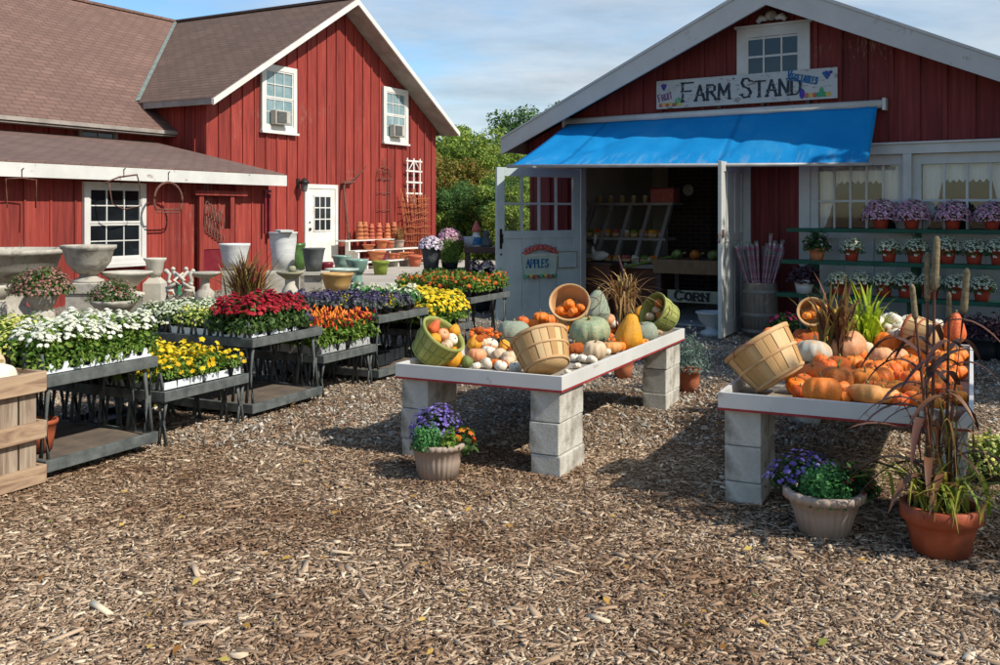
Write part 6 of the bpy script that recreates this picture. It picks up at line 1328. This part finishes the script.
# ---- pots on the green stand
def mkshelf(kind):
    def f():
        t = thing('potted_mum', 'x', 'potted plant'); pot(t, .070, .098, .165, MAT['redpot'], .2, soil=False)
        if kind == 'pink': bush(t, .10, .215, .25, 'leaf', 560, .03, 'bpink', 620, .016, lo=.4, top=.02, petals=7)
        if kind == 'white': bush(t, .10, .165, .20, 'leaf', 480, .028, 'bpale', 240, .013, lo=.4, top=.25, petals=7)
        if kind == 'white':
            mb = MB(); mb.prism([(-.03, .085), (.01, .08), (.012, .105), (-.028, .11)], -.0985, -.092); mb.build('price_sticker', MAT['white'], t)
        return t
    return f
PS = {'pink': Proto(mkshelf('pink')), 'white': Proto(mkshelf('white'))}
ordw = ['first', 'second', 'third', 'fourth', 'fifth', 'sixth', 'seventh']
for n, (y, z, us, kind, lab) in enumerate(((-.325, 1.395, (881, 911.6, 952.6, 992), 'pink', '%s pink mum from the left on the top shelf of the green stand'), (-.555, 1.0, (851.7, 889, 915, 947, 974, 999), 'white', '%s cream white mum from the left on the middle shelf of the green stand'), (-.78, .60, (837.6, 860, 884, 906, 930, 957, 982), 'white', '%s cream white mum from the left on the lowest shelf of the green stand'))):
    for i, u in enumerate(us):
        x, _ = A.hit(u, 228, y); PS[kind].put(A.w(x, y, z), A.rot+rng.normal(0, .15), lab % ordw[i], None, rng.uniform(.94, 1.06), cat='potted plant')
def singlepot(u, y, z, label, potm, r, ph, **kw):
    x, _ = A.hit(u, 228, y); t = thing('potted_plant', label, 'potted plant', A.w(x, y, z), A.rot); pot(t, r*.72, r, ph, MAT[potm], .2); bush(t, ph*.8, **kw); return t
singlepot(817, -.555, 1.0, 'dark leaved plant with a few pink flowers in a terracotta pot on the middle shelf', 'terra', .10, .15, rx=.19, h=.24, leafm='leafdark', nl=420, ls=.05, bm='bpink', nb=14, br=.02, lo=.3)
singlepot(804, -.78, .60, 'bronze purple leaved plant in a white pot on the lowest shelf', 'whitepot', .12, .17, rx=.22, h=.22, leafm='leafpurple', nl=420, ls=.07, lo=.2)
x, _ = A.hit(785, 300, -.95); t = thing('potted_plant', 'magenta flowered plant on the ground at the left foot of the green stand', 'potted plant', A.w(x, -1.0, 0), 0); pot(t, .1, .14, .2, MAT['blackplastic']); bush(t, .18, .2, .2, 'leaf', 500, .05, 'bmagenta', 24, .03, lo=.2, top=.4)
x, _ = A.hit(916, 308, -1.0); t = thing('potted_plant', 'magenta flowered plant on the ground under the middle of the green stand', 'potted plant', A.w(x, -1.05, 0), 0); pot(t, .1, .14, .22, MAT['blackplastic']); bush(t, .2, .22, .22, 'leafdark', 500, .05, 'bmagenta', 30, .03, lo=.2, top=.4)
for i, u in enumerate((845, 868, 890, 940)):
    x, _ = A.hit(u, 308, -1.0); t = thing('potted_plant', 'dark leafy potted plant %s under the green stand' % ('below the third shelf mum', 'left of the white pumpkins', 'behind the white pumpkins', 'right of the magenta flowers')[i], 'potted plant', A.w(x, -1.05, 0), 0); pot(t, .1, .14, .2, MAT['blackplastic']); bush(t, .18, .2, .2, 'leafdark', 420, .05, lo=.2)
for i, (u, y) in enumerate(((962, -1.05), (983, -1.15), (1003, -1.05))):
    x, _ = A.hit(u, 308, y); t = thing('potted_plant', 'dusky purple leaved plant, %s of the three under the right of the green stand' % ('left', 'middle', 'right')[i], 'potted plant', A.w(x, y, 0), 0); pot(t, .12, .16, .24, MAT['blackplastic']); bush(t, .22, .25, .26, 'leafpurple', 600, .055, 'brose', 40, .018, lo=.2, top=.1)

# ================================================================ urns and pots by the lean-to
def turned(name, label, cat, u, Y, prof, mat, rib=None, part='bowl', base=None, seg=36):
    """prof: (half width px, v) from the bottom up, at depth Y; optional base: (part, mat, prof)"""
    k = Y/F; x = (u-CX)*k; g = gz(x, Y); t = thing(name, label, cat, (x, Y, 0), 0)
    def conv(pr): return [(max(.001, a*k), H-(v-HV)*k) for a, v in pr]
    for nm, m, pr, rb, sq in ([(part, mat, prof, rib, False)]+(base or [])):
        mb = MB(); q = conv(pr)
        if pr is prof and not base: q = [(q[0][0], g)]+q if q[0][1] > g else q
        if sq:
            for (a, z0), (b_, z1) in zip(q[:-1], q[1:]):
                V = [(-a, -a, z0), (a, -a, z0), (a, a, z0), (-a, a, z0), (-b_, -b_, z1), (b_, -b_, z1), (b_, b_, z1), (-b_, b_, z1)]
                mb.add(V, [(3, 2, 1, 0), (4, 5, 6, 7), (0, 1, 5, 4), (1, 2, 6, 5), (2, 3, 7, 6), (3, 0, 4, 7)])
        else: mb.lathe(q, seg, rib=rb)
        mb.build(nm, MAT[m] if isinstance(m, str) else m, t)
    return t
def gv(u, Y): return HV+(H-gz((u-CX)/F*Y, Y))/Y*F      # picture row of the ground at depth Y
Yu = 12.2
turned('garden_urn', 'huge wide cast stone bowl urn at the far left by the lean-to', 'urn', 2, Yu, [(38, 278), (50, 268), (55, 255), (62, 253), (62, 249), (56, 249), (50, 256), (30, 262)], 'stone', base=[('pedestal', 'stone', [(30, gv(2, Yu)), (30, 312), (22, 306), (24, 292), (30, 279), (38, 278)], None, False)])
turned('garden_urn', 'wide grey stone urn with rolled rim standing left of the lean-to window', 'urn', 88.5, 11.9, [(9, 274), (14, 271), (21, 262), (24, 250), (26.5, 248), (26.5, 245), (23, 245), (20, 250), (10, 256)], 'stone', base=[('foot', 'stone', [(15, 282), (15, 280), (9, 277), (8, 274)], None, False), ('plinth', 'stone', [(16, gv(88, 11.9)), (16, 293), (18, 292), (18, 283), (16, 282)], None, True)])
turned('stone_planter', 'rounded low stone urn at the far left edge below the huge bowl', 'urn', -4, 10.9, [(8, 300), (12, 292), (14, 288), (14, 285), (11, 285)], 'stonelight', base=[('pedestal', 'stone', [(10, gv(-4, 10.9)), (10, 302), (8, 300)], None, False)])
t = turned('stone_planter', 'stone bell pot with a pink budded mum left of the urns', 'planter', 42, 10.6, [(9, 310), (13, 302), (16.5, 294), (18, 292), (18, 290), (15, 290), (14, 294)], 'stone', base=[('pedestal', 'stone', [(12, gv(42, 10.6)), (12, 312), (9, 310)], None, False)])
k = 10.6/F; bush(t, H-(294-HV)*k, 31*k, 27*k, 'leaf', 1300, .045, 'brose', 520, .016, lo=.45, top=.05, petals=5)
t = turned('stone_planter', 'low stone bowl with a green rose budded mum in front of the window urn', 'planter', 114, 10.8, [(14, 312), (22, 303), (23, 300), (19, 300)], 'stone', base=[('pedestal', 'stone', [(14, gv(114, 10.8)), (14, 312)], None, False)])
k = 10.8/F; bush(t, H-(302-HV)*k, 24*k, 24*k, 'leaf', 1000, .04, 'brose', 200, .012, lo=.45, top=.15, petals=5)
turned('shallow_stone_bowl', 'shallow ribbed stone bowl on a foot below the lean-to window', 'urn', 127, 12.3, [(8, 287), (14, 281), (22, 275), (24, 273), (24, 271.5), (21, 271.5), (10, 278)], 'stonelight', ribf(30, .05), base=[('plinth', 'stonelight', [(15, gv(127, 12.3)), (15, 297), (17, 296), (17, 293), (8, 291), (7, 287)], None, False)])
turned('garden_urn', 'tall narrow pale stone urn on a square plinth right of the lean-to window', 'urn', 155, 12.7, [(5, 277), (7, 272), (9, 262), (11, 259.5), (11, 258), (9, 258), (7, 264)], 'stonelight', base=[('plinth', 'stonelight', [(9, gv(155, 12.7)), (9, 296), (9, 283), (4, 277)], None, True)])
t = turned('birdbath', 'grey stone birdbath with flat dish beside the twisted stone ornament', 'birdbath', 205, 13.2, [(4, 279), (13, 275), (15, 273), (15, 272), (12, 273)], 'stonelight', base=[('pedestal', 'stone', [(10, gv(205, 13.2)), (9, 292), (5, 288), (4, 279)], None, False)])
# twisted stone ornament
Y = 11.6; k = Y/F; x = (180-CX)*k; t = thing('stone_ornament', 'pale twisted openwork stone garden ornament with small green label', 'ornament', (x, Y, 0), 0); mb = MB(); zt = H-(270-HV)*k; z0 = gz(x, Y)
def strand(pts, r): mb.tube([(a*k, b_*k, H-(v-HV)*k) for a, b_, v in pts], r*k, 7)
for s_ in (-1, 1):
    strand([(s_*3, 0, 305), (s_*14, 2, 300), (s_*13, 0, 288), (s_*4, -2, 284), (s_*2, 0, 278), (s_*8, 1, 271)], 2.1)
    strand([(0, 3, 300), (s_*5, 2, 290), (s_*12, 0, 280), (s_*10, -1, 274), (s_*14, 0, 270)], 2.0); strand([(s_*11, -2, 302), (s_*4, -3, 298), (s_*6, -3, 290), (s_*13, -2, 291)], 1.8); strand([(-s_*3, -2, 296), (s_*3, -2, 287), (-s_*5, -2, 280), (s_*4, -1, 273)], 1.7)
for a, v in ((-14, 271), (-7, 269), (6, 269), (13, 271), (0, 277), (-11, 282), (11, 284)): mb.lathe([(.001, -2.4*k), (1.9*k, -1.2*k), (2.4*k, 0), (1.9*k, 1.3*k), (.001, 2.4*k)], 9, (a*k, 0, H-(v-HV)*k))
mb.build('twisted_body', MAT['stonelight'], t); mb = MB(); mb.lathe([(13*k, z0), (13*k, H-(306-HV)*k), (9*k, H-(303-HV)*k)], 20, cap1=True); mb.build('base', MAT['stone'], t); mb = MB(); mb.box((1*k, -4*k, H-(290-HV)*k), (3*k, .01, 9*k)); mb.build('label', MAT['ggreen'], t)
# white ribbed pot, white tall planter, etc
turned('white_ribbed_pot', 'white horizontally ribbed pot on a stand against the lean-to wall', 'pot', 234.5, 14.2, [(10.5, 268), (12, 260), (14.5, 247), (15.5, 245), (15.5, 243.5), (13.5, 244), (12, 250)], 'whitepot', base=[('stand', 'stone', [(10, gv(234, 14.2)), (10, 270), (11, 268)], None, True)])
turned('white_tall_planter', 'tall white textured planter with a weathered board lying on its top', 'pot', 283, 15.2, [(11, 270), (11.5, 255), (13.5, 240), (13.5, 234), (14.5, 233), (14.5, 232), (12, 232)], 'whitepot', base=[('plinth', 'stonelight', [(14, gv(283, 15.2)), (14, 273), (12.5, 270)], None, True)])
k = 15.2/F; t = thing('weathered_board', 'weathered board lying on the tall white planter', 'board', ((284-CX)*k, 15.2, H-(231.8-HV)*k), B.rot+.9); mb = MB(); mb.b(-.28, .28, -.1, .1, 0, .03); mb.build('board_body', MAT['trim'], t)
turned('green_glazed_jar', 'green glazed jar half hidden behind the tall white planter', 'jar', 297, 16.0, [(7, 270), (9, 262), (9.5, 254), (7, 248), (8.5, 246), (8.5, 243), (6, 243)], 'glazedkgreen', base=[('stand', 'stone', [(9, gv(297, 16)), (9, 272), (7, 270)], None, True)])
turned('birdbath', 'cream stone birdbath in front of the tall white planter', 'birdbath', 290, 13.4, [(5, 279), (11, 275), (13.5, 273), (13.5, 271.5), (11, 272.5)], 'glazetan' if False else 'cream', base=[('pedestal', 'stonelight', [(9, gv(290, 13.4)), (8, 290), (5, 285), (5, 279)], None, False)])
t = turned('small_stone_pot', 'small cream stone cylinder standing on the cream birdbath', 'pot', 292, 13.4, [(3.5, 272.4), (4, 268), (3, 266)], 'cream', base=[('finial', 'cream', [(3, 266), (1, 265.9)], None, False)])
turned('charcoal_pot', 'charcoal flared pot standing on a square concrete plinth', 'pot', 313.5, 15.0, [(7.5, 271), (9, 262), (11, 250), (11.8, 249), (11.8, 248), (9.5, 248), (8, 256)], 'darkpot', base=[('bottom', 'darkpot', [(7.4, 271.3), (7.5, 271)], None, False)])
turned('concrete_plinth', 'square concrete plinth under the charcoal pot', 'plinth', 315, 15.0, [(9, gv(315, 15)), (9, 274)], 'stonelight', base=[('slab', 'stone', [(9, gv(315, 15)), (9, 274.5)], None, True), ('top', 'stonelight', [(13, 274.4), (13, 271.4)], None, True)])
turned('white_pot', 'rounded white pot behind the charcoal pot', 'pot', 304, 16.2, [(4, 271), (6.5, 264), (6, 256), (4, 254), (3, 256)], 'whitepot', base=[('stand', 'stone', [(6, gv(304, 16.2)), (6, 271)], None, True)])
turned('dark_red_pot', 'stacked dark red glazed saucers right of the charcoal pot', 'pot', 327, 16.6, [(5, 271), (6.5, 268), (6, 266), (7, 264), (6, 262), (4, 262)], 'darkred', base=[('stand', 'stonelight', [(6, gv(327, 16.6)), (6, 271)], None, True)])
turned('tan_glazed_bowl', 'wide tan glazed bowl planter with brown rim', 'pot', 337, 14.0, [(10, 291), (13, 284), (15, 276), (16.5, 275), (16.5, 273), (14, 273), (11, 278)], 'glazetan', base=[('foot', 'stone', [(11, gv(337, 14)), (10, 291)], None, False)])
turned('pale_glazed_bowl', 'large pale celadon bowl behind the tan bowl', 'pot', 342, 15.4, [(8, 284), (13, 276), (15, 271), (17, 270), (17, 268.5), (14, 268.5), (11, 274)], 'glazepale', base=[('foot', 'stone', [(8, gv(342, 15.4)), (8, 284)], None, False)])
turned('green_glazed_urn', 'sea green glazed urn on a matching flared stand', 'urn', 357, 16.2, [(5, 275), (8, 270), (10.5, 263), (11.5, 260.5), (11.5, 259), (9.5, 259), (8, 264)], 'glazegreen', base=[('stand', 'glazegreen', [(8.5, gv(357, 16.2)), (8.5, 291), (6, 283), (5, 275)], None, False)])
turned('green_glazed_pot', 'green glazed pot behind and left of the sea green urn', 'pot', 341.5, 17.8, [(6, 268), (7.5, 263), (9, 257.5), (9.6, 256.5), (9.6, 255.5), (7.5, 255.5), (6, 261)], 'glazegreen', base=[('stand', 'stone', [(7, gv(341, 17.8)), (7, 268)], None, True)])
# bronze grass
Y = 12.4; k = Y/F; x = (247-CX)*k; t = thing('bronze_grass', 'tall bronze and green ornamental grass behind the red mums', 'plant', (x, Y, gz(x, Y)), 0); pot(t, .14, .18, .25, MAT['blackplastic'])
grass(t, .22, 190, 1.0, .028, MAT['leafbronze'], .62, .07, .6, 'blades', 7)
# more low pots between shed and benches: budding mums, brownish
for (u, Y, r, h, b_, lab) in ((318, 12.6, .33, .30, 'brose', 'brownish rose budded mum mound below the charcoal pot plinth'), (268, 12.0, .2, .25, 'brose', 'brownish budded mum behind the red mums'), (200, 11.2, .30, .26, 'bbud', 'yellow green budded mum in front of the birdbath'), (165, 10.6, .34, .26, 'bbud', 'broad yellow green budded mum in front of the twisted ornament'), (300, 12.9, .22, .22, 'bpale', 'pale budded mum right beside the cream birdbath')):
    x = (u-CX)/F*Y; t = thing('budding_mum', lab, 'plant', (x, Y, gz(x, Y)), 0); pot(t, .12, .16, .28, MAT['blackplastic']); bush(t, .22, r, h, 'leaf', 700, .04, b_, 300, .014, lo=.45, top=.05, petals=5)
# terracotta shelves by the barn wall
x0, _ = B.hit(353, 240, -.7); x1, _ = B.hit(420, 240, -.7); t = thing('potting_shelf', 'three tier white shelf of terracotta pots standing against the red wall', 'shelf', B.w(x0, 0, .245), B.rot); wd = x1-x0; LV = [(-.45, 1.02), (-.72, .67), (-1.0, .33)]
zz = []
for (y, v) in zip((-.45, -.75, -1.05), (239.5, 250, 261.5)):
    _, z = B.hit(370, v, y); zz.append(z-.245); mb = MB(); mb.b(0, wd*(.75 if v < 245 else 1), y-.02, y+.28, z-.245-.03, z-.245); mb.build('shelf', MAT['white'], t)
for xx in (.15, wd*.5, wd*.72-.03): mb = MB(); mb.prism([(-.35, 0), (-1.0, 0), (-1.0, zz[2]-.031), (-.74, zz[2]-.031), (-.74, zz[1]-.031), (-.46, zz[1]-.031), (-.46, zz[0]-.031), (-.35, zz[0]-.031)], xx, xx+.05, 'yz'); mb.build('bracket', MAT['white'], t)
_pt = Proto(lambda: (lambda t: (pot(t, .085, .13, .2, MAT['terra'], .22, soil=False), t)[1])(thing('terracotta_pot', 'x', 'pot')))
_ps = Proto(lambda: (lambda t: ([pot_mb(.07, .10, .16, .25, seg=20).build('pot', MAT['terra'], t)], [setattr(o, 'location', (0, 0, 0)) for o in []], t)[2])(thing('terracotta_pot_stack', 'x', 'pots')))
def stackproto():
    t = thing('terracotta_pot_stack', 'x', 'pots'); mb = MB()
    prof = []
    for i in range(4): z = .1*i; prof += [(.105-.008*i, z), (.105-.008*i, z+.05), (.088-.008*i, z+.055), (.088-.008*i, z+.1)]
    prof += [(.055, .44), (.001, .441)]; mb.lathe(prof, 20); mb.build('nested_pots', MAT['terra'], t); return t
_st = Proto(stackproto)
for i, (u, s_) in enumerate(((359.5, 1.0), (364.5, 1.0), (371, .88), (378.5, .92), (387, .9), (393.5, .95))):
    x, _ = B.hit(u, 235, -.32); _st.put(B.w(x, -.33, .245+zz[0]), i, 'upright nested stack of terracotta pots, %s from the left on the top shelf' % ordw[i], None, s_, cat='pots')
for i, (u, s_, f) in enumerate(((368, .9, 1), (381, 1.15, 0), (389, .9, 0))):
    x, _ = B.hit(u, 247, -.6); _pt.put(B.w(x, -.62, .245+zz[1]), i, ('wide low', 'large rounded', 'small upright')[i]+' terracotta pot on the middle white shelf', None, (s_*1.3, s_*1.3, s_*.7) if f else s_)
for i, (u, s_, f) in enumerate(((376, 1.5, 1), (391, .8, 0), (396, .7, 0), (403, 1.0, 1), (409, .8, 0))):
    x, _ = B.hit(u, 258, -.9); _pt.put(B.w(x, -.92, .245+zz[2]), i, ('broad domed', 'squat', 'tiny', 'wide low', 'small plain')[i]+' terracotta pot on the lowest white shelf', None, (s_*1.1, s_*1.1, s_*.8) if f else s_)
x, _ = B.hit(383, 256, -.9); t = thing('purple_pot', 'small dusky purple pot on the lowest white shelf', 'pot', B.w(x, -.9, .245+zz[2]), 0); pot(t, .09, .1, .22, MAT['darkred'], soil=False)
x, _ = B.hit(401, 240, -.6); t = thing('trailing_grass_pot', 'wispy green brown grass in a pot on the white shelf', 'planter', B.w(x, -.55, .245+zz[1]), 0); pot(t, .1, .13, .2, MAT['taupe']); grass(t, .18, 70, .62, .016, MAT['leafdry'], .6, .04, 1.1, 'blades', 7)
x, _ = B.hit(415, 262, -1.1)
for i, (u, v, s_) in enumerate(((417, 253, 1.5), (415, 268, 1.4))):
    x, z = B.hit(u, v+8, -1.3); _pt.put(B.w(x, -1.3, .245 if i else .245+.02), 0, ('large terracotta pot standing behind at the right end of the white shelf', 'terracotta pot on the concrete at the right end of the white shelf')[i], None, s_) if i else None
Y = 21.0; x = (380.5-CX)/F*Y; t = thing('olive_green_pot', 'olive green flared pot on the concrete in front of the white shelf', 'pot', (x, Y, .245), 0); pot(t, .13, .18, .30, MAT['olive'], .2)
# dark wooden stands by the trees
Y = 15.0; k = Y/F
def sx2(u, Y=15.0): return (u-CX)/F*Y
t = thing('wooden_plant_bench', 'dark brown low wooden bench holding the big mum pots behind the orange flowers', 'bench', (sx2(424), Y-.3, gz(sx2(424), Y)), 0); g = gz(sx2(424), Y); z = H-(268.5-HV)*k-g; wd = (467-424)*k
mb = MB(); mb.b(0, wd, 0, .6, z-.09, z); mb.build('seat', MAT['darkwood'], t, .005)
for a in (.03, wd-.1):
    for b_ in (.03, .5): mb = MB(); mb.b(a, a+.07, b_, b_+.07, 0, z-.091); mb.build('leg', MAT['darkwood'], t)
t = thing('tall_wooden_stand', 'dark brown taller wooden stand between the big mums and the open door leaf', 'stand', (sx2(464.5), Y-.2, g), 0); z2 = H-(247-HV)*k-g; wd2 = (500-463)*k
mb = MB(); mb.b(0, wd2, -.0, .6, z2-.09, z2); mb.build('top', MAT['darkwood'], t, .005); mb = MB(); mb.b(.0, wd2, .1, .55, z2-.48, z2-.44); mb.build('lower_shelf', MAT['darkwood'], t)
for a in (0.01, wd2-.08):
    for b_ in (.02, .5): mb = MB(); mb.b(a, a+.07, b_, b_+.07, 0, z2-.091); mb.build('leg', MAT['darkwood'], t)
t = thing('big_mum_pot', 'white and pale pink mum in a large charcoal pot on the dark bench', 'planter', (sx2(431), Y, g+z), 0); pot(t, .11, .155, .36, MAT['darkpot'], .1); bush(t, .30, .20, .20, 'leafdark', 500, .04, 'bwpink', 420, .022, lo=.4, top=.05)
t = thing('big_mum_pot', 'bright pink mum behind the grassy plant on the dark bench', 'planter', (sx2(449), Y+.2, g+z), 0); pot(t, .12, .16, .46, MAT['blackplastic'], .1); bush(t, .42, .20, .20, 'leafdark', 500, .04, 'bpink', 380, .022, lo=.4, top=.05)
t = thing('asparagus_fern', 'soft bright green feathery plant in a dark pot on the dark bench', 'planter', (sx2(452), Y-.12, g+z), 0); pot(t, .08, .11, .12, MAT['blackplastic'], .1)
P, d = dome(2600, .19, .19, .42, .10, .15); leaves('feathery_foliage', P, d*np.array([[1, 1, .3]])+0, .05, MAT['leafbright'], t, .12, .7)
for i, (u, zz_, r, m, lab) in enumerate(((473, z2-.44, .14, 'bwpink', 'white mum on the lower shelf of the tall dark stand at its left'), (487, z2-.44, .13, 'bwpink', 'white mum on the lower shelf of the tall dark stand nearest the door'))):
    t = thing('shelf_mum', lab, 'planter', (sx2(u), Y+.1, g+zz_), 0); pot(t, .07, .1, .1, MAT['blackplastic']); bush(t, .08, r, .16, 'leafdark', 200, .04, m, 120, .022, lo=.4, top=.0)
t = thing('red_flowers', 'dark red flowering plant under the tall dark stand', 'planter', (sx2(480), Y-.5, gz(sx2(480), Y)), 0); pot(t, .15, .2, .3, MAT['blackplastic']); bush(t, .28, .32, .2, 'leafpurple', 500, .05, 'bmagenta', 160, .025, lo=.3, top=.0)
for i, (u, hgt, m, lab) in enumerate(((476, .34, 'whitepot', 'white and blue garden gnome like figurine on the tall dark stand'), (486, .26, 'darkpot', 'dark green grey figurine on the tall dark stand nearest the door'), (470, .16, 'metal', 'small grey watering can shaped pot on the tall dark stand'))):
    t = thing('figurine' if i < 2 else 'metal_pot', lab, 'figurine' if i < 2 else 'pot', (sx2(u), Y+.1, g+z2), 0); mb = MB()
    if i < 2: mb.lathe([(.09, 0), (.1, hgt*.2), (.07, hgt*.45), (.045, hgt*.6), (.06, hgt*.72), (.055, hgt*.85), (.02, hgt), (.001, hgt*1.02)], 16)
    else: mb.lathe([(.09, 0), (.11, hgt), (.10, hgt), (.09, .02)], 16)
    mb.build('body' if i < 2 else 'pot_body', MAT[m], t)
    if i == 0: mb = MB(); mb.lathe([(.072, hgt*.68), (.06, hgt*.85), (.01, hgt*1.2)], 12, cap0=True); mb.build('cap', MAT['gred'], t); mb = MB(); mb.lathe([(.105, hgt*.1), (.10, hgt*.3), (.075, hgt*.44)], 14, cap0=False); mb.build('coat', MAT['inkblue'], t)

# ================================================================ trees
def mktree(leafm, h, r, n, ls, seed, name='tree'):
    def f():
        g_ = np.random.default_rng(seed); t = thing(name, 'x', 'tree'); mb = MB(); mb.tube([(0, 0, -.3), (.05, 0, h*.25), (-.05, .05, h*.5), (0, 0, h*.85)], [r*.07, r*.055, r*.035, r*.01], 9); limbs = []
        for i in range(26):
            a = g_.uniform(0, 6.28); z0 = h*g_.uniform(.15, .7); L_ = r*g_.uniform(.55, .98)*(1-.55*max(0, z0/h-.35)); tip = (math.cos(a)*L_, math.sin(a)*L_, z0+h*g_.uniform(.08, .28)); limbs.append(tip)
            mb.tube([(0, 0, z0), (tip[0]*.5, tip[1]*.5, z0+(tip[2]-z0)*.65), tip], [r*.028, r*.018, r*.005], 6)
        limbs += [(g_.normal(0, r*.25), g_.normal(0, r*.25), h*g_.uniform(.78, .96)) for _ in range(8)]
        mb.build('trunk', MAT['bark'], t); P = []; D = []
        for tip in limbs:
            for _ in range(3):
                c = np.array(tip)*(g_.uniform(.75, 1.05))+g_.normal(0, r*.10, 3); rr = r*g_.uniform(.16, .30); m = int(n/len(limbs)/3); d = unit(g_.normal(0, 1, (m, 3))); q = c+d*rr*g_.uniform(.3, 1, (m, 1))**.5*np.array([[1, 1, .7]]); P.append(q); D.append(d)
        leaves('crown', np.concatenate(P), np.concatenate(D)+np.array([[0, 0, .4]]), ls, MAT[leafm], t, .65, .6); return t
    return f
TR = {'g': Proto(mktree('treegreen', 6.4, 3.0, 26000, .17, 3)), 'd': Proto(mktree('treedark', 7.2, 3.2, 26000, .17, 5)), 'a': Proto(mktree('treeautumn', 5.6, 2.7, 20000, .16, 9))}
TL = [('a', 455, 36, .66, 'rusty tinged tree closest to the barn corner'), ('g', 478, 38, .74, 'light green tree between the barn and the farm stand'), ('g', 442, 46, .86, 'broad green tree rising behind the barn corner'), ('g', 505, 44, .80, 'green tree behind the farm stand roof end'), ('d', 544, 62, 1.2, 'tall dark green tree showing above the farm stand roof'), ('g', 462, 52, .98, 'light green tree at the back between the buildings'), ('a', 430, 40, .66, 'autumn coloured tree partly hidden by the barn'),
      ('g', 494, 33, .58, 'small light green tree behind the pink mums'), ('g', 560, 50, .9, 'green tree standing behind the farm stand'), ('a', 515, 36, .60, 'small rusty tree seen through the door panes'), ('d', 448, 31, .42, 'dark green bush at the foot of the trees near the barn'), ('g', 470, 30, .42, 'light green bush at the foot of the trees in the gap'), ('d', 490, 29, .42, 'dark green bush at the foot of the trees near the door leaf'), ('g', 512, 28, .45, 'green bush behind the open door leaf'), ('g', 530, 31, .55, 'green shrub tree behind the stand corner'), ('a', 428, 33, .5, 'russet bush tucked behind the barn corner'), ('a', 488, 50, .9, 'reddish green tree at the back near the stand roof')]
for k_, u, Y, s_, lab in TL:
    x = (u-CX)/F*Y; TR[k_].put((x, Y, .0 if s_ > .6 else -1.2*s_), rng.uniform(0, 6.28), lab+'', 'trees beyond the yard', s_, cat='tree')
TR['d'].put((9.1, 8.1, 0), 1.0, 'dark leafy tree standing to the right of the farm stand', 'trees beyond the yard', .95, cat='tree')
_yt = Proto(mktree('treedark', 6.3, 1.35, 9000, .15, 21)); _yt.put((7.2, 2.0, 0), 0, 'slender young tree at the right of the yard', 'trees beyond the yard', 1, cat='tree')
for L in LOG:
    if L[0] == 'nofit' or (len(L) > 3 and L[3] > .25): print(L)
